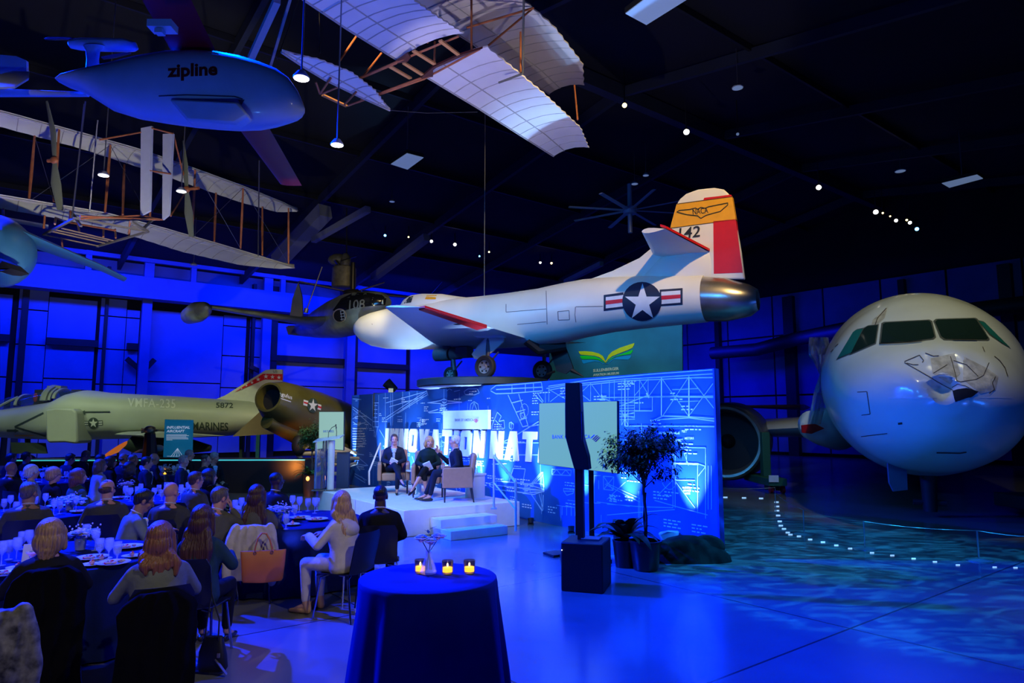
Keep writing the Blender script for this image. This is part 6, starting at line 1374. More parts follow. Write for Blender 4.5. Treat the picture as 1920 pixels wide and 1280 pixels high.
def person(label, loc, yaw, hy=0., hp=0., hr=0., lean=4., skin='light', hair='short', hc='brown', top='black', bottom='black', sex='m', pose='lap', legs='sit', fine=False, shirt=None, glasses=False, face=False, bulk=1., shoes=None, group=None, scale=1., hidden_legs=False):
    """yaw, hy: degrees clockwise from looking straight away from the camera"""
    t = thing('person', label, 'person', loc, -R(yaw), group)
    if scale != 1: t.scale = (scale,) * 3
    sk = SK[skin]; vx = .0075 if fine else .0115; f = sex == 'f'
    sw = (.150 if f else .172) * (1 + (bulk - 1) * .7)
    Lm = Matrix.Translation((0, 0, .5)) @ Matrix.Rotation(-R(lean), 4, 'X') @ Matrix.Translation((0, 0, -.5))
    def U(x, y, z): return Lm @ V((x, y, z))
    hrel = -(R(hy) - R(yaw))
    N = U(0, .012, 1.025)
    Hm = Matrix.Translation(N) @ Matrix.Rotation(hrel, 4, 'Z') @ Matrix.Rotation(-R(hp), 4, 'X') @ Matrix.Rotation(R(hr), 4, 'Y')
    H3 = Hm.to_3x3()
    def H(x, y, z): return Hm @ V((x, y, z))
    def torso(mb, g, z0=.46, z1=1.05):
        rs = []
        for z, rx, ry, yo in ((.44, .150, .115, .0), (.50, .172, .13, .0), (.58, .160, .12, .0), (.68, .142 if f else .152, .108, .0), (.80, .150 if f else .165, .115, .008), (.88, .158 if f else .175, .116, .010), (.925, sw * .93, .100, .0), (.955, sw * .80, .088, .0), (.985, sw * .52, .074, .0), (1.01, .068, .060, .0), (1.05, .052, .052, .008)):
            if z < z0 - .001 or z > z1 + .001: continue
            k = bulk if z < .99 else 1
            c = U(0, yo, z); rs.append([c + Lm.to_3x3() @ V((math.cos(a) * (rx * k + g), math.sin(a) * (ry * k + g), 0)) for a in (2 * math.pi * i / 24 for i in range(24))])
        mb.rings(rs)
    AR = {'lap': ((.235, .04, .70), (.12, .25, .60), (-.4, .9, -.25)), 'table': ((.235, .13, .73), (.13, .36, .79), (-.5, .85, -.05)), 'side': ((.24, -.02, .70), (.22, .17, .58), (-.1, .9, -.3)), 'clasp': ((.235, .06, .70), (.075, .27, .655), (-.6, .75, -.35)),
          'chin': ((.23, .26, .78), (.09, .19, .99), (-.15, -.1, 1)), 'gesture': ((.27, .16, .72), (.21, .36, .90), (-.12, .35, 1))}
    arms = []
    for sx in (-1, 1):
        pz = pose
        if pose == 'chin' and sx < 0: pz = 'table'
        if pose == 'gesture' and sx < 0: pz = 'side'
        e, w_, hd = AR[pz]; S_ = U(sx * sw * .95, 0, .912)
        E_ = V((sx * e[0] * bulk, e[1] + (N.y * .4), e[2])); W2 = V((sx * w_[0], w_[1] + N.y * .4, w_[2]))
        arms.append((S_, E_, W2, V((sx * hd[0], hd[1], hd[2])).normalized(), sx, pz))
    def thighs(g):
        out = []
        for sx in (-1, 1):
            hip = V((sx * .088, .03, .515))
            if legs == 'cross' and sx > 0: kn, an, toe = V((-.02, .42, .62)), V((-.17, .56, .30)), V((-.45, .85, -.25))
            elif legs == 'cross': kn, an, toe = V((-.10, .42, .50)), V((-.08, .40, .09)), V((0, 1, -.05))
            elif legs == 'crossf' and sx < 0: kn, an, toe = V((.06, .42, .60)), V((.27, .55, .25)), V((.5, .75, -.45))
            elif legs == 'crossf': kn, an, toe = V((.10, .42, .50)), V((.0, .46, .09)), V((-.2, 1, -.1))
            elif legs == 'out': kn, an, toe = V((sx * .10, .44, .53)), V((sx * .09 + .02, .58 + sx * .05, .09)), V((sx * .1, 1, .02))
            else: kn, an, toe = V((sx * .12, .43, .51)), V((sx * .11, .42, .09)), V((sx * .1, 1, -.05))
            out.append((hip, kn, an, toe.normalized(), sx))
        return out
    TH = thighs(0)
    # ---- body: one continuous skin
    mb = MB(); torso(mb, -.012)
    mb.caps(U(0, .0, .97), .068 if not f else .052, H(0, -.012, .06), .062 if not f else .048)
    mb.ell(H(0, -.010, .142), (.074, .094, .094), 20, 14, M=H3); mb.ell(H(0, .030, .092), (.056, .060, .080), 18, 12, M=H3)
    mb.ell(H(0, .058, .028), (.032 if f else .038, .028, .026), 12, 8, M=H3); mb.ell(H(0, .028, .050), (.050, .050, .040), 14, 10, M=H3)
    mb.ell(H(0, .078, .134), (.044, .016, .012), 12, 8, M=H3); mb.caps(H(0, .086, .128), .009, H(0, .108, .094), .014, 10); mb.ell(H(0, .096, .088), (.019, .013, .010), 10, 7, M=H3)
    mb.ell(H(0, .086, .060), (.024, .013, .011), 10, 7, M=H3)
    for sx in (-1, 1):
        mb.ell(H(sx * .036, .062, .088), (.022, .022, .026), 10, 8, M=H3); mb.ell(H(sx * .077, -.006, .108), (.010, .020, .032), 10, 8, M=H3)
    for S_, E_, W2, hd, sx, pz in arms:
        mb.caps(S_, .046, E_, .038); mb.caps(E_, .038, W2, .026)
        Mh = hd.to_track_quat('Y', 'Z').to_matrix(); 
        if pz == 'gesture': Mh = Mh @ Matrix.Rotation(R(70 * sx), 3, 'Y')
        def P(x, y, z): return W2 + Mh @ V((x, y, z))
        mb.ell(P(0, .055, 0), (.041, .052, .017), 14, 10, M=Mh)
        curl = .35 if pz == 'gesture' else 1.0
        for k, (fx, ln) in enumerate(((-.031, .072), (-.0105, .082), (.0105, .077), (.031, .060))):
            if pz == 'gesture' and k > 1: cc = 1.7
            else: cc = curl
            a = P(fx, .092, 0); b_ = P(fx * 1.12, .092 + ln * .5 * math.cos(cc * .5), -ln * .5 * math.sin(cc * .5)); c_ = P(fx * 1.1, .092 + ln * .5 * (math.cos(cc * .5) + math.cos(cc * 1.25)), -ln * .5 * (math.sin(cc * .5) + math.sin(cc * 1.25)))
            mb.caps(a, .0095, b_, .0088, 8); mb.caps(b_, .0088, c_, .0075, 8)
        mb.caps(P(-sx * .030, .030, -.004), .013, P(-sx * .056, .062, -.014), .011, 8); mb.caps(P(-sx * .056, .062, -.014), .011, P(-sx * .058, .090, -.022), .009, 8)
    for hip, kn, an, toe, sx in TH:
        mb.caps(hip, .070, kn, .048); mb.caps(kn, .046, an.lerp(kn, .55), .048); mb.caps(an.lerp(kn, .55), .048, an, .030); mb.caps(an, .030, an + toe * .13 - UP * .05, .022)
    bo = blob(mb, 'body', sk, t, vx, 2)
    # ---- clothes
    tm = clm(top); mb = MB(); torso(mb, .016, .44, .975 if shirt else 1.0)
    if not shirt: mb.caps(U(0, 0, .96), .062, U(0, .005, 1.005), .056)
    else: mb.caps(U(0, -.018, .95), .070, U(0, -.018, .985), .058)
    for S_, E_, W2, hd, sx, pz in arms:
        mb.caps(U(sx * .05, 0, .965), .050, S_, .058); mb.caps(S_, .058, E_, .052); mb.caps(E_, .052, W2.lerp(E_, .06), .038 if top != 'beige' else .05)
    blob(mb, 'jacket' if shirt or sex == 'm' else 'top', tm, t, .013, 5)
    if shirt:
        sm2 = shirtb if shirt == 'blue' else collarm
        mb = MB()
        for k in range(8):
            z = .62 + k * .045; wv = (.012 + .05 * (k / 7) ** 1.2); c = U(0, .105 + (.012 if .7 < z < .92 else .0), z); mb.ell(c, (wv, .034, .035), 12, 8)
        for k in range(20):
            a = 2 * math.pi * k / 20; a2 = a + 2 * math.pi / 20; dz = .014 * math.cos(a) ; mb.caps(U(.062 * math.cos(a), .060 * math.sin(a) - .002, 1.008 - .016 * math.sin(a)), .011, U(.062 * math.cos(a2), .060 * math.sin(a2) - .002, 1.008 - .016 * math.sin(a2)), .011, 6)
        blob(mb, 'shirt', sm2, t, .010, 2)
        if face and shirt == 'tie':
            pass
    if not hidden_legs:
        mb = MB(); bm_ = clm(bottom)
        if legs == 'crossf':      # knee-length skirt
            mb.caps((-.08, .03, .51), .105, (.06, .42, .58), .075); mb.caps((.08, .03, .51), .105, (.10, .42, .50), .07); mb.caps((0, 0, .50), .15, (0, .05, .50), .14); mb.caps((.06, .42, .58), .075, (.16, .47, .44), .06); mb.caps((.10, .42, .50), .07, (.06, .45, .40), .06)
            blob(mb, 'skirt', bm_, t, .013, 4)
        else:
            for hip, kn, an, toe, sx in TH: mb.caps(hip, .086, kn, .064); mb.caps(kn, .064, an + (kn - an) * .12, .046)
            mb.caps((-.07, .0, .50), .10, (.07, .0, .50), .10); blob(mb, 'trousers', bm_, t, .014, 4)
        sm3 = shoes or shoem
        for hip, kn, an, toe, sx in TH:
            mb = MB(); hl = an - UP * .055 - toe * .03; mb.caps(hl, .030, hl + toe * .12, .034, 10); mb.caps(hl + toe * .12, .034, hl + toe * .22 - UP * .004, .020, 10)
            if shoes: mb.caps(an + UP * .04, .042, hl, .036)
            blob(mb, 'shoe', sm3, t, .009, 2)
    # ---- hair
    hm = hairm(hc); g = .0022; vh = .008 if fine else .010
    mb = MB()
    if hair in ('short', 'balding', 'bald', 'crop'):
        if hair == 'crop': mb.ell(H(0, -.020, .163), (.0775, .0925, .080), 20, 14, M=H3)
        elif hair == 'short': mb.ell(H(0, -.022, .153), (.083, .099, .095), 20, 14, M=H3); mb.ell(H(0, -.055, .10), (.068, .048, .055), 14, 10, M=H3); mb.ell(H(0, .035, .212), (.052, .040, .024), 12, 8, M=H3)
        elif hair == 'balding': mb.ell(H(0, -.040, .118), (.082, .074, .058), 20, 12, M=H3); mb.ell(H(0, -.030, .198), (.048, .048, .034), 14, 10, M=H3)
        else: mb.ell(H(0, -.040, .105), (.0795, .068, .038), 20, 12, M=H3)
        if hair != 'bald' or hc != 'none':
            for sx in (-1, 1): mb.ell(H(sx * .071, .020, .125), (.011, .014, .032), 8, 6, M=H3)
        blob(mb, 'hair', hm, t, vh, 2, .0010)
    elif hair == 'bob':
        mb.ell(H(0, -.020, .155), (.094, .106, .098), 20, 14, M=H3); mb.ell(H(0, -.050, .075), (.104, .086, .105), 20, 14, M=H3)
        for sx in (-1, 1): mb.caps(H(sx * .078, .010, .15), .028, H(sx * .086, .012, .025), .026)
        mb.caps(H(0, -.07, .02), .07, H(0, -.075, -.02), .055); blob(mb, 'hair', hm, t, vh, 2, .0034)
    elif hair in ('long', 'verylong'):
        ln = -.10 if hair == 'long' else -.26
        mb.ell(H(0, -.022, .153), (.090, .104, .098), 20, 14, M=H3); mb.ell(H(0, -.055, .075), (.098, .080, .11), 20, 14, M=H3)
        for sx in (-1, 1): mb.caps(H(sx * .076, .005, .15), .028, H(sx * .088, -.012, .0), .028)
        R3 = Lm.to_3x3()
        for k in range(7):
            x = (k - 3) * .028; a = H(x, -.075, .02); b_ = a.lerp(V((x * 1.25, N.y - .115, N.z + ln * .5)), 1.0); c_ = V((x * 1.15 + .012 * math.sin(k * 2.1), N.y - .135 - lean * .001, N.z + ln + .035 * math.sin(k * 1.7)))
            mb.caps(a, .040, b_, .036, 10); mb.caps(b_, .036, c_, .014, 10)
        blob(mb, 'hair', hm, t, vh, 2, .0034)
    elif hair == 'puff':
        mb.ell(H(0, -.020, .155), (.096, .108, .098), 20, 14, M=H3); mb.ell(H(0, -.05, .10), (.096, .076, .08), 18, 12, M=H3); blob(mb, 'hair', hm, t, vh, 2, .004)
    if face:
        for sx in (-1, 1):
            e = MB().ell(H(sx * .028, .0865, .116), (.011, .007, .0065), 12, 8, M=H3).build('eye', eyew, t)
            MB().ell(H(sx * .028, .0925, .116), (.0048, .003, .0052), 10, 6, M=H3).build('iris', irism, e)
            MB().caps(H(sx * .014, .091, .133), .0035, H(sx * .044, .084, .134), .003, 6).build('eyebrow', hm, t)
        MB().ell(H(0, .0975, .060), (.020, .006, .0055), 12, 6, M=H3).build('lips', lipm, t)
    if glasses:
        mb = MB()
        for sx in (-1, 1):
            mb.tube([H(sx * .030 + .018 * math.cos(a), .102, .115 + .014 * math.sin(a)) for a in (2 * math.pi * k / 12 for k in range(13))], .0022, 5); mb.tube([H(sx * .048, .100, .118), H(sx * .078, .0, .118)], .0022, 5)
        mb.tube([H(-.012, .104, .117), H(.012, .104, .117)], .0022, 5); mb.build('spectacles', mat('spectacle_frame', (.05, .05, .06), .3, .5), t)
    return t

# ---- stacking chair with moulded shell
chm = mat('black_chair_shell', (.008, .009, .016), .35); chrome = mat('chrome_tube', (.55, .58, .65), .15, 1.)
def stack_chair():
    t = thing('stacking_chair', 'x', 'chair')
    rs = []
    for y, z, w_, c in ((.22, .425, .20, .0), (.20, .445, .215, .0), (.05, .435, .225, .012), (-.14, .435, .225, .015), (-.20, .455, .215, .01), (-.235, .52, .20, .0), (-.27, .66, .205, -.0), (-.30, .80, .205, .0), (-.315, .865, .17, .0)):
        nx = V((0, 1, 0)) if y > -.2 and z < .5 else V((0, 1, 0))
        up_ = V((0, 0, 1)) if z < .5 else V((0, -1, .3)).normalized()
        fr = [V((w_ * u, y, z)) + up_ * (c * u * u * 2) + (V((0, .03 * u * u, 0)) if z > .5 else V()) for u in (-1, -.7, -.35, 0, .35, .7, 1)]
        rs.append(fr + [p - up_ * .012 for p in reversed(fr)])
    MB().rings(rs).build('shell', chm, t)
    for sx in (-1, 1):
        MB().tube([(sx * .10, .14, .42), (sx * .19, .17, .41), (sx * .235, .22, .0)], .011, 8).build('leg', chrome, t)
        MB().tube([(sx * .10, -.13, .42), (sx * .19, -.17, .41), (sx * .235, -.25, .0)], .011, 8).build('leg', chrome, t)
    return t
chair0 = stack_chair(); chair_used = [False]
def chair_at(loc, yaw, label):
    o = chair0 if not chair_used[0] else copy_tree(chair0)
    chair_used[0] = True
    place(o, (loc[0], loc[1], 0), -R(yaw), label, 'black stacking chairs under the guests'); return o

def guest(px, py, zc, yaw, who, chair=True, dy=0., **k):
    lean = k.get('lean', 4.)
    va = math.degrees(math.atan2(px - 960, 1280)); yaw += va          # angles are given against the line of sight
    if 'hy' in k: k['hy'] += va
    p = PZ(px, py, zc); sc = k.pop('scale', 1.0)
    off = math.sin(R(lean)) * .6
    f = V((math.sin(R(yaw)), math.cos(R(yaw)), 0))
    loc = V((p.x, p.y + dy, 0)) - f * (off * sc)
    pr = person(who, loc, yaw, scale=sc, **k)
    if chair: chair_at(loc - f * .0, yaw, 'black stacking chair with chrome legs under the ' + ' '.join(who.replace(',', '').split()[:6]))
    return pr
# nearest row
guest(97, 972, 1.262, -5, 'woman with blond bob and black jacket seated nearest at lower left', hy=12, hair='bob', hc='darkblond', top='black', bottom='black', sex='f', bulk=1.14, pose='table', fine=True, hidden_legs=False)
guest(303, 977, 1.262, -5, 'woman with auburn hair and grey shoulders seated second from lower left', hy=14, hair='long', hc='auburn', top='grey', sex='f', bulk=1.12, pose='table', fine=True)
guest(483, 911, 1.24, 10, 'woman with very long dark hair and olive jacket before the orange bag', hy=24, hair='verylong', hc='brunette', top='olive', sex='f', pose='table', fine=True, lean=8, bulk=1.05)
guest(641, 919, 1.262, -52, 'woman with blond hair and beige coat on the right of the near table', hy=-12, hair='verylong', hc='blond', top='beige', bottom='beige', sex='f', pose='table', fine=True, lean=8, bulk=1.12, shoes=mat('tan_boot_leather', (.45, .25, .13), .5))
guest(714, 903, 1.30, 2, 'man with shaved head and dark suit beside the beige coat', hy=6, hair='crop', hc='black', skin='dark', top='black', shirt='white', pose='lap', fine=True, bulk=1.12)
guest(382, 946, 1.262, 22, 'woman with long dark hair and black top between olive suit and auburn hair', hy=30, hair='verylong', hc='brunette', top='darkteal', sex='f', pose='table', fine=True)
guest(412, 904, 1.30, 34, 'man in olive suit resting his chin on his hand', hy=58, hp=10, hair='short', hc='greybrown', skin='pink', top='olive', pose='chin', fine=True, lean=12, bulk=1.08, shirt='white')
guest(322, 901, 1.275, 22, 'bald man in grey-olive suit seen from behind', hy=42, hair='none', hc='brown', skin='pink', top='charcoal', shirt='white', pose='lap', fine=True, bulk=1.1)
guest(264, 918, 1.235, 78, 'man in grey-blue suit with open collar looking down at his plate', hy=84, hp=22, hair='short', hc='black', skin='tan', top='greyblue', shirt='white', glasses=True, pose='table', fine=True, lean=14)
guest(203, 896, 1.275, 8, 'balding man in dark suit with his back turned left of centre', hy=42, hair='balding', hc='brown', skin='pink', top='charcoal', shirt='white', fine=True, bulk=1.12)
guest(57, 898, 1.30, 4, 'grey-haired man in dark suit with his back turned at far left', hy=38, hair='short', hc='greybrown', skin='tan', top='charcoal', shirt='white', fine=True, bulk=1.15)
guest(368, 880, 1.29, 48, 'man with dark hair and spectacles looking right behind the bald man', hy=66, hair='short', hc='brown', skin='pink', top='charcoal', shirt='white', glasses=True, face=True, bulk=1.05)
guest(393, 884, 1.22, 58, 'dark-haired woman partly hidden behind the man in spectacles', hy=70, hair='bob', hc='black', top='black', sex='f')
guest(519, 887, 1.25, 42, 'man in blue-black suit and spectacles behind the flower table', hy=60, hair='crop', hc='black', skin='dark', top='navy', shirt='white', glasses=True, bulk=1.05)
guest(148, 883, 1.22, 62, 'woman with wavy brown hair in profile behind the flowers', hy=74, hair='bob', hc='auburn', top='green', sex='f', face=True)
guest(60, 878, 1.20, 60, 'woman with puffed white hair at far left', hy=70, hair='puff', hc='white', top='lblue', sex='f')
guest(101, 885, 1.18, 66, 'woman with short blond hair beside the white-haired woman', hy=72, hair='puff', hc='blond', top='black', sex='f', glasses=True, face=True)
guest(22, 861, 1.30, 40, 'bald man in navy suit at the left edge', hy=55, hair='none', skin='tan', top='navy', shirt='white', bulk=1.1)
guest(130, 845, 1.30, 60, 'man in dark suit leaning over the far left table', hy=70, hp=20, hair='short', hc='black', skin='pink', top='navy', lean=14)
guest(157, 845, 1.25, 70, 'man with bowed head at the far left table', hy=80, hp=25, hair='short', hc='greybrown', skin='tan', top='black', shirt='white')
guest(190, 848, 1.30, 85, 'man with ruddy profile behind the woman in pale blue', hy=85, hair='short', hc='black', skin='pink', top='navy', face=True)
guest(189, 863, 1.24, 70, 'woman in pale blue blouse with greying hair', hy=78, hair='bob', hc='greybrown', top='lblue', sex='f', face=True)
guest(208, 855, 1.26, 75, 'woman with dark short hair in black beside the orange disc', hy=80, hair='bob', hc='black', top='black', sex='f', face=True)
guest(232, 846, 1.30, 55, 'bald man standing out below the orange disc', hy=60, hair='bald', hc='black', skin='tan', top='navy', shirt='white')
guest(250, 855, 1.22, 66, 'man with cropped hair left of the sharp-profiled man', hy=72, hair='crop', hc='greybrown', skin='tan', top='navy')
guest(244, 868, 1.24, 40, 'dark-haired woman in black facing away in the middle row', hy=50, hair='bob', hc='black', top='black', sex='f')
guest(276, 852, 1.30, 84, 'man with sharp profile and white collar before the teal sign', hy=86, hair='short', hc='black', skin='light', top='navy', shirt='white', face=True)
guest(290, 845, 1.31, 70, 'grey balding man behind the sharp-profiled man', hy=80, hair='balding', hc='grey', skin='tan', top='black')
guest(345, 847, 1.33, 100, 'man in open dark jacket and white shirt below the teal sign', hy=120, hair='short', hc='grey', skin='light', top='navy', shirt='white', face=True)
guest(356, 844, 1.25, 80, 'grey-haired man behind the one with open jacket', hy=90, hair='short', hc='grey', skin='light', top='black')
guest(401, 841, 1.34, 150, 'grey-haired man turned to the camera with pale shirt and lanyard', hy=120, hp=12, hair='short', hc='grey', skin='tan', top='black', shirt='blue', face=True)
guest(386, 848, 1.30, 95, 'dark-haired person beside the man with the lanyard', hy=100, hair='crop', hc='black', skin='tan', top='navy')
guest(22, 846, 1.30, 60, 'man with dark hair furthest back at left', hy=70, hair='short', hc='black', skin='pink', top='black')
guest(50, 852, 1.20, 60, 'person with dark hair behind the white-haired woman', hy=70, hair='short', hc='black', skin='pink', top='black')
# speakers on the stage
def fac(f): return math.degrees(math.atan2(f[0], f[1]))
p0 = CH[0][1] + V((0, -.02, 0)); person('man in dark suit with open collar seated at left on the stage', p0, fac(CH[0][2]), hy=168, lean=2, skin='pink', hair='short', hc='brown', top='navy', bottom='navy', shirt='blue', pose='clasp', legs='cross', fine=True, face=True, scale=.985)
p1 = CH[1][1] + V((0, -.02, 0)); person('woman with blond bob and dark green dress seated in the middle of the stage', p1, fac(CH[1][2]), hy=158, hr=-8, lean=8, skin='pink', hair='bob', hc='blond', top='darkgreen', bottom='black', sex='f', pose='clasp', legs='crossf', fine=True, face=True, shoes=None, scale=.97)
p2 = CH[2][1] + V((0, 0, 0)); person('man with white hair and navy suit gesturing in the right armchair', p2, fac(CH[2][2]), hy=-84, lean=6, skin='pink', hair='short', hc='white', top='navy', bottom='navy', shirt='white', pose='gesture', legs='out', fine=True, face=True)
papm = mat('white_paper', (.75, .76, .8), .6)
tag(MB().box((-2.50, 14.62, 1.13), (.16, .02, .12), Matrix.Rotation(.5, 3, 'Y') @ Matrix.Rotation(.5, 3, 'X')).build('note_card', papm), 'white note cards held by the left speaker', 'note card')
tag(MB().box((-1.68, 13.84, 1.08), (.15, .02, .20), Matrix.Rotation(-.4, 3, 'Y') @ Matrix.Rotation(.6, 3, 'X')).build('note_card', papm), 'white note cards held by the woman on stage', 'note card')
MBm = MB().ell((-2.545, 14.79, 1.30), (.015, .012, .02), 8, 6).build('lapel_microphone', blackm); tag(MBm, 'tiny lapel microphone on the left speaker shirt', 'microphone')
bake_all()
# ------------------------------------------------------------------ banquet tables
navyc = mat('navy_tablecloth', (.004, .012, .075), .9, var=.15, scale=4, bump=.1, bscale=60, spec=.15)
def draped_table(name, label, cloth_label, c, r, h, rb, folds, amp, group=None, m=navyc, hem=.02):
    t = thing(name, label, 'table', c, 0, group)
    MB().lathe([(.04, h - .03), (r - .01, h - .03), (r - .01, h - .012), (.001, h - .012)], 40).build('table_top', woodp, t)
    MB().lathe([(.25, .0), (.24, .03), (.04, .06), (.04, h - .03)], 16).build('pedestal', darkm, t)
    n = 144; rs = []
    for z, rr, a in ((h, r * .02, 0), (h + .001, r * .8, 0), (h + .001, r * .985, 0), (h - .004, r * 1.0, .0), (h - .03, r * 1.008, .1), (h - .12, r * 1.02, .35), (h * .5, (r + rb) / 2 + .0, .8), (hem, rb, 1)):
        ring = []
        for k in range(n):
            th = 2 * math.pi * k / n; q_ = rr + a * amp * (math.sin(th * folds + 1.1 * math.sin(th * 3)) + .4 * math.sin(th * folds * 2.3 + 1)); ring.append((q_ * math.cos(th), q_ * math.sin(th), z))
        rs.append([V(p) for p in ring])
    cl = MB().rings(rs, cap=False).build('tablecloth', m, None, ang=60); cl.location = c
    tag(cl, cloth_label, 'tablecloth'); return t
def wine_glass():
    t = thing('wine_glass', 'x', 'glass')
    MB().lathe([(.001, .0), (.034, .001), (.034, .004), (.006, .010), (.0045, .08), (.012, .095), (.034, .125), (.040, .155), (.034, .205), (.0325, .205), (.038, .155), (.031, .125), (.010, .10), (.001, .096)], 18).build('bowl_and_stem', gls, t)
    return t
def water_glass():
    t = thing('water_goblet', 'x', 'glass')
    MB().lathe([(.001, .0), (.033, .001), (.033, .004), (.007, .012), (.007, .045), (.030, .07), (.037, .11), (.035, .17), (.0335, .17), (.0355, .11), (.028, .072), (.001, .055)], 18).build('bowl_and_stem', gls, t)
    MB().lathe([(.001, .058), (.027, .074), (.034, .108), (.033, .13), (.001, .13)], 16).build('iced_water', mat('iced_water', (.75, .88, 1), .05, trans=.8), t)
    return t
plm_ = mat('white_china', (.70, .70, .72), .2); fm1 = mat('red_tomato_food', (.55, .03, .02), .4); fm2 = mat('golden_food', (.55, .30, .14), .5, var=.3); fm3 = mat('green_salad_leaf', (.10, .25, .05), .5, var=.4)
def dinner_plate():
    t = thing('dinner_plate', 'x', 'plate')
    MB().lathe([(.001, .004), (.075, .004), (.088, .012), (.135, .020), (.136, .024), (.088, .017), (.074, .010), (.001, .010)], 36).build('plate', plm_, t)
    random.seed(4); mb = MB(); mc = MB(); md = MB()
    for k in range(5): mb.ell((random.uniform(-.05, .05), random.uniform(-.05, .05), .022), (.022, .018, .012), 8, 6)
    for k in range(3): mc.ell((random.uniform(-.06, .05), random.uniform(-.05, .05), .020), (.018, .018, .012), 8, 6)
    for k in range(12): leaf_shape(md, V((random.uniform(-.05, .05), random.uniform(-.05, .05), .02)), V((random.gauss(0, 1), random.gauss(0, 1), .5)), .04, .025)
    mb.build('roast_pieces', fm2, t); mc.build('tomato_pieces', fm1, t); md.build('salad_leaves', fm3, t, fixn=False)
    return t
def small_plate():
    t = thing('dessert_plate', 'x', 'plate')
    MB().lathe([(.001, .004), (.055, .004), (.085, .014), (.086, .017), (.054, .009), (.001, .009)], 30).build('plate', plm_, t)
    MB().ell((0, 0, .026), (.024, .020, .020), 12, 8).build('tart', mat('peach_tart', (.62, .28, .16), .5), t); MB().ell((.004, 0, .046), (.010, .010, .009), 8, 6).build('berry', fm1, t)
    return t
def rose(name, m, par, c, r, seed):
    random.seed(seed); mb = MB()
    mb.ell(c, (r * .55, r * .55, r * .6), 10, 8)
    for ring, (n_, rr, tilt) in enumerate(((4, .5, .25), (6, .78, .55), (7, 1.0, .95))):
        for k in range(n_):
            a = 2 * math.pi * k / n_ + ring * .5; d = V((math.cos(a), math.sin(a), 0)); sd = V((-d.y, d.x, 0)); w_ = r * (.45 + .12 * ring); rs = []
            for u, o_, z_ in ((0, .15, -.45), (.4, .75, -.15), (.8, 1.0, .35), (1, 1.02 + tilt * .2, .5 - tilt * .25)):
                cc = V(c) + d * r * rr * o_ + UP * r * z_ * (1.2 - .35 * ring); ww = w_ * math.sin(math.pi * min(.95, .2 + .62 * u)); rs.append([cc - sd * ww + d * -.12 * r, cc, cc + sd * ww + d * -.12 * r])
            rs = [q_ + [p - d * .004 - UP * .002 for p in reversed(q_)] for q_ in rs]; mb.rings(rs)
    return mb.build(name, m, par, ang=60)
rosem = mat('white_rose_petal', (.66, .60, .60), .6); rosep = mat('cream_rose_petal', (.70, .58, .46), .6); blub = mat('blue_white_petal', (.40, .52, .80), .6)
stemm = mat('eucalyptus_leaf', (.10, .20, .14), .5, var=.3)
def centrepiece(label, n_=9, spread=.13, h=.14, seed=1):
    t = thing('flower_arrangement', label, 'flowers'); random.seed(seed)
    MB().lathe([(.001, .0), (.045, .0), (.055, .11), (.051, .11), (.042, .008), (.001, .008)], 20).build('glass_vase', mat('frosted_vase', (.5, .6, .75), .15, trans=.6), t)
    for k in range(n_):
        a = k * 2.4; q_ = spread * math.sqrt((k + .3) / n_); rose('rose', (rosem, rosep, rosem, blub)[k % 4], t, V((q_ * math.cos(a), q_ * math.sin(a), h + .05 - q_ * .35 + random.uniform(-.01, .02))), .036 + .008 * (k % 3), seed * 10 + k)
    lf = MB()
    for k in range(60):
        a = random.uniform(0, 6.28); q_ = random.uniform(.04, spread * 1.25); leaf_shape(lf, V((q_ * math.cos(a), q_ * math.sin(a), h + random.uniform(-.03, .05))), V((math.cos(a), math.sin(a), random.uniform(-.2, .7))), .06, .028)
    for k in range(6):
        a = k * 1.05; lf.tube([(0, 0, .03), (math.cos(a) * .04, math.sin(a) * .04, h)], .003, 4)
    lf.build('foliage', stemm, t, fixn=False)
    mb = MB()
    for k in range(26):
        a = random.uniform(0, 6.28); q_ = random.uniform(.08, spread * 1.5); mb.ell((q_ * math.cos(a), q_ * math.sin(a), h + .02 + random.uniform(-.03, .08)), (.009, .009, .009), 6, 4)
    mb.build('filler_blossom', rosem, t); return t
def votive():
    t = thing('votive_candle', 'x', 'candle')
    MB().lathe([(.001, 0), (.034, 0), (.036, .075), (.033, .075), (.031, .006), (.001, .006)], 22).build('dark_glass', mat('dark_votive_glass', (.02, .015, .02), .12, trans=.35, alpha=.55), t)
    MB().lathe([(.001, .008), (.029, .008), (.029, .034), (.001, .034)], 18).build('wax', mat('glowing_wax', (1, .6, .1), .5, emit=(1, .45, .02), es=8), t)
    MB().ell((0, 0, .048), (.005, .005, .011), 8, 6).build('flame', mat('candle_flame', (1, .8, .4), .5, emit=(1, .70, .28), es=26), t)
    return t
wg0, gg0, dp0, sp0, vc0 = wine_glass(), water_glass(), dinner_plate(), small_plate(), votive()
usedp = set()
def put(proto, loc, label, group, rz=0.):
    o = proto if id(proto) not in usedp else copy_tree(proto); usedp.add(id(proto))
    return place(o, loc, rz, label, group)
TBL = [('T1', (112, 1042), .88, 'round table nearest the lower left corner', 11), ('T2', (58, 962), .80, 'round table at the far left edge', 12), ('T3', (545, 973), .88, 'round table left of the beige coat', 13),
       ('T7', (300, 934), .76, 'round table behind the bald man', 14), ('T4', (302, 889), .64, 'round table below the teal sign', 15), ('T5', (95, 901), .80, 'round table furthest left before the plinth', 16)]
TC = {}
for nm, (px, py), r, lb, sd in TBL:
    c = PZ(px, py, .75); c.z = 0; TC[nm] = (c, r)
    draped_table('banquet_table', lb, 'dark blue floor-length cloth on the ' + lb, c, r, .75, r + .10, 17, .028, 'round banquet tables')
E_ = .757
GW = {'T1': 'stemmed glasses on the nearest round table', 'T3': 'stemmed glasses on the table by the beige coat'}
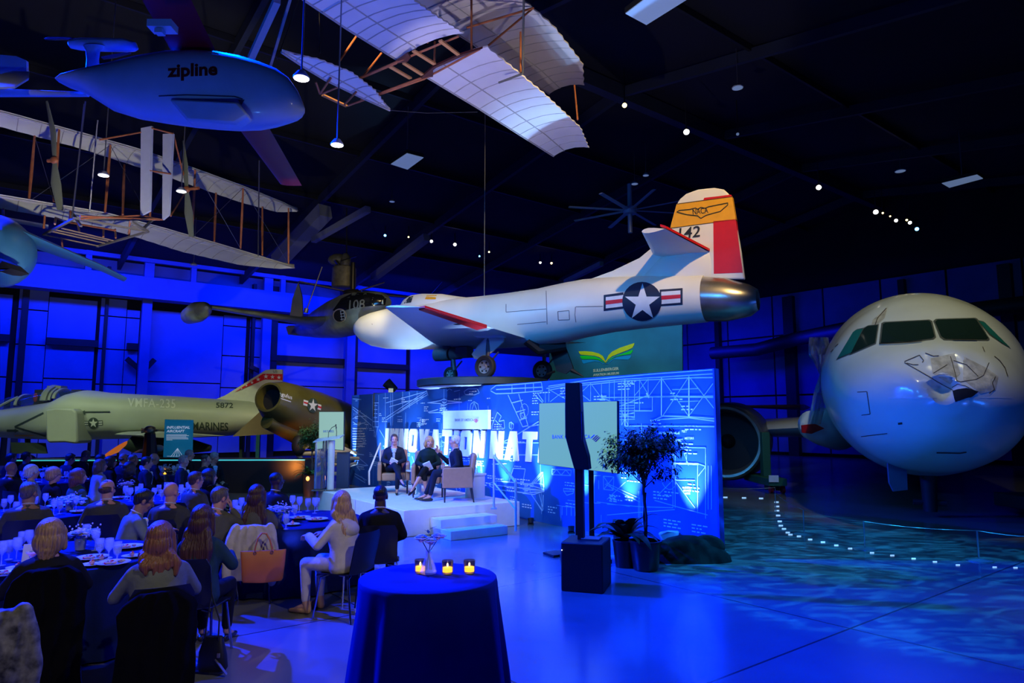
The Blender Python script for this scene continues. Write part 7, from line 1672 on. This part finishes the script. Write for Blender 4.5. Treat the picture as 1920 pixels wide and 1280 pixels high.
names = {'T1': 'the nearest round table', 'T2': 'the far left round table', 'T3': 'the table by the beige coat', 'T7': 'the table behind the bald man', 'T4': 'the table below the teal sign', 'T5': 'the table before the plinth'}
# traced glasses and plates
for proto, kind, pts in ((wg0, 'wine glass', ((203, 1053), (30, 1052), (178, 1032), (2, 1060), (52, 1035), (75, 1030), (160, 1022))), (gg0, 'water goblet', ((219, 1052), (16, 1049), (60, 1050), (40, 1030), (186, 1045), (148, 1030)))):
    for i_, (x, y) in enumerate(pts): put(proto, PZ(x, y, E_), 'clear %s on %s' % (kind, names['T1']), '%ss on %s' % (kind, names['T1']))
for proto, kind, pts in ((wg0, 'wine glass', ((561, 960), (440, 967), (452, 962), (548, 957), (590, 962))), (gg0, 'water goblet', ((577, 958), (594, 957), (446, 973), (538, 975), (552, 972), (536, 992)))):
    for i_, (x, y) in enumerate(pts): put(proto, PZ(x, y, E_), 'clear %s on %s' % (kind, names['T3']), '%ss on %s' % (kind, names['T3']))
for x, y, lb in ((212, 1058, 'dinner plate with tomatoes on the nearest table between the two women'), (172, 1048, 'dinner plate beside the centrepiece on the nearest table'), (12, 1078, 'dinner plate at the left edge of the nearest table'), (594, 975, 'dinner plate piled with food by the beige coat'), (562, 972, 'dinner plate nearest the flowers by the beige coat'), (240, 1027, 'dinner plate before the man in grey-blue suit')): put(dp0, PZ(x, y, E_), lb, 'dinner plates with half-eaten food')
for x, y, lb in ((247, 1044, 'small plate with peach tart on the nearest table right side'), (172, 1060, 'small plate with tart between the women front edge'), (33, 1066, 'small plate at left on the nearest table'), (548, 984, 'small white plate at the front edge by the orange bag'), (190, 1050, 'small white plate in the middle of the nearest table')): put(sp0, PZ(x, y, E_), lb, 'small dessert plates')
random.seed(21)
for nm in ('T2', 'T7', 'T4', 'T5'):
    c, r = TC[nm]
    for k in range(8):
        a = 2 * math.pi * k / 8 + .3
        for j, (pr_, kd, rr, da) in enumerate(((wg0, 'wine glass', .66, .0), (gg0, 'water goblet', .60, .22))):
            put(pr_, (c.x + r * rr * math.cos(a + da), c.y + r * rr * math.sin(a + da), E_), 'clear %s on %s' % (kd, names[nm]), '%ss on %s' % (kd, names[nm]))
        if k % 2 == 0: put(dp0, (c.x + r * .80 * math.cos(a - .2), c.y + r * .80 * math.sin(a - .2), E_), 'dinner plate with food on ' + names[nm], 'dinner plates on ' + names[nm], a)
for i_, (x, y, lb, sd, n_, sp_) in enumerate(((150, 1030, 'white flowers on the nearest table right of the blond bob', 1, 9, .11), (130, 956, 'white roses on the far left table beside the grey-haired man', 2, 14, .20), (521, 977, 'white and cream roses on the table by the dark-haired woman', 3, 13, .15), (303, 889, 'pale flowers on the table below the teal sign', 4, 12, .19), (85, 893, 'pale flowers on the table before the plinth', 5, 9, .17), (236, 925, 'small white flowers behind the man in grey-blue suit', 6, 7, .10))):
    o = centrepiece(lb, n_, sp_, .13, sd); p = PZ(x, y, E_); o.location = p
put(vc0, PZ(309, 889.5, E_), 'small votive candle on the table below the teal sign', 'votive candles in dark glass')
nc = thing('table_number_card', 'white table card numbered 7 between glasses and blond bob', 'number card', PZ(52, 1058, E_))
MB().box((0, 0, .085), (.10, .012, .17), Matrix.Rotation(R(-6), 3, 'X')).build('card', papm, nc)
mb = MB(); flat_text(mb, '7', V((.015, -.016, .06)), V((.028, 0, 0)), V((0, .004, .055))); mb.build('numeral', inkm, nc)
dg_ = thing('cocktail_coupe', 'coupe glass of pink-orange drink at the left of the nearest table', 'cocktail', PZ(33, 1066, E_ + .0) + V((.1, .02, 0)))
MB().lathe([(.001, 0), (.034, .002), (.005, .01), (.005, .08), (.05, .135), (.048, .135), (.001, .085)], 20).build('glass', gls, dg_)
MB().lathe([(.001, .088), (.040, .124), (.001, .125)], 20).build('drink', mat('pink_orange_drink', (.85, .30, .18), .2, emit=(.5, .12, .06), es=.25), dg_)

# ------------------------------------------------------------------ tall cocktail table in front
cc_ = PZ(803, 1081, 1.07); cc_.z = 0
draped_table('cocktail_table', 'tall round cocktail table under a floor-length dark blue cloth in the foreground', 'dark blue cloth hanging to the floor over the tall cocktail table', cc_, .408, 1.07, .53, 9, .022, None, mat('deep_blue_cocktail_cloth', (.002, .014, .13), .95, var=.08, scale=6, spec=.1), .01)
p = PZ(803, 1074, 1.078)
bv = thing('bud_vase', 'clear glass vase with three pale roses on the cocktail table', 'vase', p)
MB().lathe([(.001, 0), (.048, 0), (.052, .01), (.040, .05), (.018, .10), (.016, .12), (.022, .13), (.020, .13), (.013, .12), (.015, .10), (.036, .05), (.046, .012), (.001, .008)], 24).build('glass_body', gls, bv)
for i_, (x, y, z, r_) in enumerate(((-.045, .0, .205, .040), (.015, -.02, .190, .034), (.055, .02, .215, .036), (.085, .0, .218, .022))): rose('rose', blub, bv, V((x, y, z)), r_, 60 + i_)
MB().tube([(-.01, 0, .02), (.0, 0, .12), (-.04, 0, .19)], .003, 5).tube([(.01, 0, .02), (.0, 0, .12), (.015, -.02, .18)], .003, 5).tube([(.02, 0, .02), (.002, 0, .12), (.055, .02, .2)], .003, 5).build('stems', stemm, bv)
lf = MB()
for k in range(9): leaf_shape(lf, V((.0, 0, .16 + .012 * k)), V((math.cos(k * 2.4), math.sin(k * 2.4), .6)), .06, .022, .2)
lf.build('dark_leaves', leafd, bv, fixn=False)
for x, y, lb in ((839, 1074, 'votive candle nearest the vase right side'), (880, 1073, 'votive candle furthest right on the cocktail table'), (788, 1072, 'votive candle half behind the vase')): put(vc0, PZ(x, y, 1.078), lb, 'votive candles in dark glass')

# ------------------------------------------------------------------ bags, coats
def f_of(yaw): return V((math.sin(R(yaw)), math.cos(R(yaw)), 0))
bc = clm('beige')
# brunette chair: coat over the back, tote hooked on it
p = PZ(483, 911, 1.24); yw = 10 - 20.4; f = f_of(yw); o_ = V((p.x, p.y, 0)) - f * .08
def local(o_, yaw): return Matrix.Translation(o_) @ Matrix.Rotation(-R(yaw), 4, 'Z')
def rumple(mb_obj, amp, fr, seed=0.):
    for v in mb_obj.data.vertices:
        n_ = noise.noise_vector(v.co * fr + V((seed, 0, 0))); v.co += n_ * amp
def coat(name, label, o_, yaw, m, w_, top, hem, sleeve=True, thick=.05, flare=1.15):
    t = thing(name, label, 'coat', o_, -R(yaw)); mb = MB(); rs = []
    nz_ = 14
    for i in range(nz_):
        u = i / (nz_ - 1); z = top + (hem - top) * u; ww = w_ * (.55 + (flare - .55) * min(1, u * 7) ** .5); y0 = -.33 - .03 * math.sin(u * 3)
        rs.append([V((ww * .5 * math.cos(a) * (1 + .03 * math.sin(a * 7 + u * 5)), y0 + thick * math.sin(a) + .012 * math.sin(math.cos(a) * 14 + u * 4), z)) for a in (2 * math.pi * k / 40 for k in range(40))])
    mb.rings(rs); 
    if sleeve:
        for sx in (-1, 1): mb.caps((sx * w_ * .40, -.33, top - .03), .05, (sx * w_ * .55, -.35, top - .34), .055); mb.caps((sx * w_ * .55, -.35, top - .34), .055, (sx * w_ * .50, -.37, top - .60), .045)
    o = blob(mb, 'cloth', m, t, .012, 2); return t
BAKE.clear()
deadb = mat('matt_black_wool', (.003, .003, .004), 1.0, bump=.4, bscale=14, spec=.05)
coat('draped_coat', 'beige coat draped over the chair back behind the orange tote', o_ + V((.04, 0, 0)), yw, bc, .46, .86, .28, True, .05, 1.0)
coat('draped_coat', 'long black coat draped over the chair of the blond bob woman', V((PZ(97, 972, 1.262).x - .01, PZ(97, 972, 1.262).y - .04, 0)), -5 - 34, deadb, .48, .97, .10, False, .06, 1.0)
coat('draped_coat', 'long black coat draped over the chair of the auburn-haired woman', V((PZ(303, 977, 1.262).x, PZ(303, 977, 1.262).y - .04, 0)), -5 - 27, deadb, .47, .84, .06, False, .06, 1.05)
coat('draped_coat', 'black and cream patterned jacket on a chair at the lower left corner', PZ(-12, 1120, .93), -30, mat('patterned_black_cream_cloth', (.09, .085, .07), .8, var=.95, scale=16), .46, .93, .35, True, .06, 1.0)
for t_ in [o for o in C.objects if o.name.startswith('draped_coat') and 'patterned' in o['label']]:
    t_.location.z = 0; t_.matrix_basis = Matrix.Translation(t_.location) @ Matrix.Rotation(R(30), 4, 'Z'); chair_at(t_.location, -30, 'black stacking chair holding the patterned jacket at lower left')
bl = [o for o in C.objects if o.type == 'EMPTY' and 'beige coat on the right' in o.get('label', '')][0]
mb = MB()
for k in range(9):
    a = math.pi * (k / 8) ; mb.caps((.10 * math.cos(a), .03 - .09 * math.sin(a), .965 - .045 * math.sin(a)), .026, (.10 * math.cos(a + .3), .03 - .09 * math.sin(a + .3), .965 - .045 * math.sin(a + .3)), .026, 8)
mb.ell((0, -.060, .865), (.115, .050, .075)); mb.ell((0, .02, .94), (.13, .09, .03))
blob(mb, 'hood', bc, bl, .011, 3)
bake_all()
for o in list(C.objects):
    if o.name.startswith('cloth') and o.parent and o.parent.name.startswith('draped_coat'): rumple(o, .016, 7.0)
# orange tote
Lc = local(o_, yw)
tb = thing('tote_bag', 'tan-orange leather tote bag hanging behind the olive-jacketed woman', 'handbag', Lc @ V((.19, -.52, .30)), -R(yw - 8))
tb.scale = (1.12,) * 3
orl = mat('orange_tan_leather', (.50, .13, .035), .42, var=.08, scale=8)
rs = []
for z, hw, hd in ((.0, .175, .045), (.02, .185, .055), (.15, .195, .055), (.27, .205, .03), (.285, .205, .022)): rs.append(superring((0, 0, z), V((1, 0, 0)), V((0, 1, 0)), hw, hd, 40, 3.2))
b0 = MB().rings(rs).build('bag_body', orl, tb); rumple(b0, .010, 6, 3)
for sy in (-.028, .028): MB().tube([(-.075, sy, .255), (-.078, sy, .30), (-.055, sy * .8, .40), (-.02, sy * .3, .445), (.02, sy * .3, .44), (.055, sy * .8, .38), (.078, sy, .30), (.075, sy, .255)], .0075, 8).build('handle', orl, tb)
for sx in (-.076, .076): MB().tube([(sx + .012 * math.cos(a), -.038, .27 + .014 * math.sin(a)) for a in (2 * math.pi * k / 10 for k in range(11))], .003, 5).build('ring', mat('polished_brass_ring', (.8, .6, .3), .2, 1.), tb)
# dark handbag on the auburn woman's chair
hb = thing('shoulder_bag', 'black shoulder bag with long straps hanging beside the auburn-haired woman', 'handbag', PZ(398, 1262, 0), R(-12))
rs = [superring((0, 0, z), V((1, 0, 0)), V((0, 1, 0)), hw, hd, 36, 2.8) for z, hw, hd in ((.02, .11, .05), (.05, .125, .06), (.16, .12, .055), (.26, .085, .03), (.28, .08, .02))]
b1 = MB().rings(rs).build('bag_body', spb, hb); rumple(b1, .012, 7, 5)
for dx in (-.06, .06): MB().tube([(dx, -.03, .26), (dx * .9, -.02, .42), (-.05, .02, .60), (-.09, .06, .68)], .006, 6).build('strap', spb, hb)
MB().box((.085, -.055, .16), (.02, .012, .035)).build('gold_buckle', mat('gold_buckle', (.9, .5, .15), .2, 1.), hb)
MB().bar((.06, -.055, .13), (.16, -.05, .02), .025, .006).build('strap_tail', gm, hb)

# ------------------------------------------------------------------ rope posts and floor markers near the airliner
postm = mat('grey_post_metal', (.20, .26, .32), .35, .6)
for x, y, lb in ((1508, 1001, 'slim barrier post where the thin rope turns the corner'), (1622, 1029, 'slim barrier post in the middle of the thin rope'), (1836, 1051, 'slim barrier post nearest the right edge'), (1455, 962, 'slim barrier post left of the corner one')):
    t = thing('barrier_post', lb, 'barrier post', PZ(x, y, 0)); MB().lathe([(.001, 0), (.17, 0), (.17, .012), (.03, .03), (.001, .03)], 28).build('base', postm, t); MB().tube([(0, 0, .02), (0, 0, .42)], .012, 8).build('rod', postm, t)
pts = [PZ(x, y, 0) + UP * .42 for x, y in ((1345, 948), (1455, 948), (1455, 962), (1508, 1001), (1622, 1029), (1836, 1051), (1990, 1066))]
fine_ = []
for a, b_ in zip(pts, pts[1:]):
    for k in range(8): fine_.append(a.lerp(b_, k / 8) - UP * .03 * math.sin(math.pi * k / 8))
tag(MB().tube(fine_, .004, 5).build('barrier_rope', postm), 'thin rope strung between the slim barrier posts', 'rope')
ledm = mat('floor_marker_light', (.6, .8, 1), .4, emit=(.30, .55, .85), es=.9)
mk = [(1360, 931), (1395, 932), (1427, 933), (1462, 976), (1464, 984), (1470, 990), (1477, 997), (1482, 1001), (1498, 1004), (1519, 1010), (1543, 1015), (1568, 1021), (1594, 1027), (1635, 1035), (1673, 1040), (1713, 1046), (1753, 1052), (1796, 1058), (1865, 1062), (1904, 1063), (1456, 940), (1457, 948), (1457, 956), (1459, 965)]
for i_, (x, y) in enumerate(mk):
    tag(MB().prism([PZ(x - 4, y, .003), PZ(x + 4, y, .003), PZ(x + 4, y + 2.2, .003), PZ(x - 4, y + 2.2, .003)], UP * .004).build('floor_marker', ledm, smooth=False), 'small pale dash set in the floor beside the barrier rope', 'floor marker', 'pale dashes along the barrier rope')

# ------------------------------------------------------------------ separate marks become separate parts
def islands(o):
    me = o.data; n = len(me.vertices); par = list(range(n))
    def fd(i):
        while par[i] != i: par[i] = par[par[i]]; i = par[i]
        return i
    for e in me.edges:
        a, b_ = fd(e.vertices[0]), fd(e.vertices[1]); par[a] = b_
    gr = {}
    for p in me.polygons: gr.setdefault(fd(p.vertices[0]), []).append(p)
    if len(gr) < 2: return
    gs = list(gr.values()); first = None
    for g_ in gs:
        ids = sorted({i for p in g_ for i in p.vertices}); ix = {v: k for k, v in enumerate(ids)}
        m2 = bpy.data.meshes.new(me.name); m2.from_pydata([tuple(me.vertices[i].co) for i in ids], [], [tuple(ix[i] for i in p.vertices) for p in g_])
        m2.materials.append(me.materials[0])
        if first is None: first = m2
        else:
            c = o.copy(); c.data = m2; C.objects.link(c); c.parent = o.parent
    o.data = first
for o in list(C.objects):
    if o.type == 'MESH' and o.name.split('.')[0] in ('insignia_bar', 'insignia_white_bar', 'insignia_red_bar', 'roundel_white_bar', 'radome_scuff', 'cradle_slat', 'elevator_slats', 'hub_hole', 'nose_chevron', 'gear_strut', 'wing_sensor', 'rotor_blade', 'waterline', 'wiper'): islands(o)
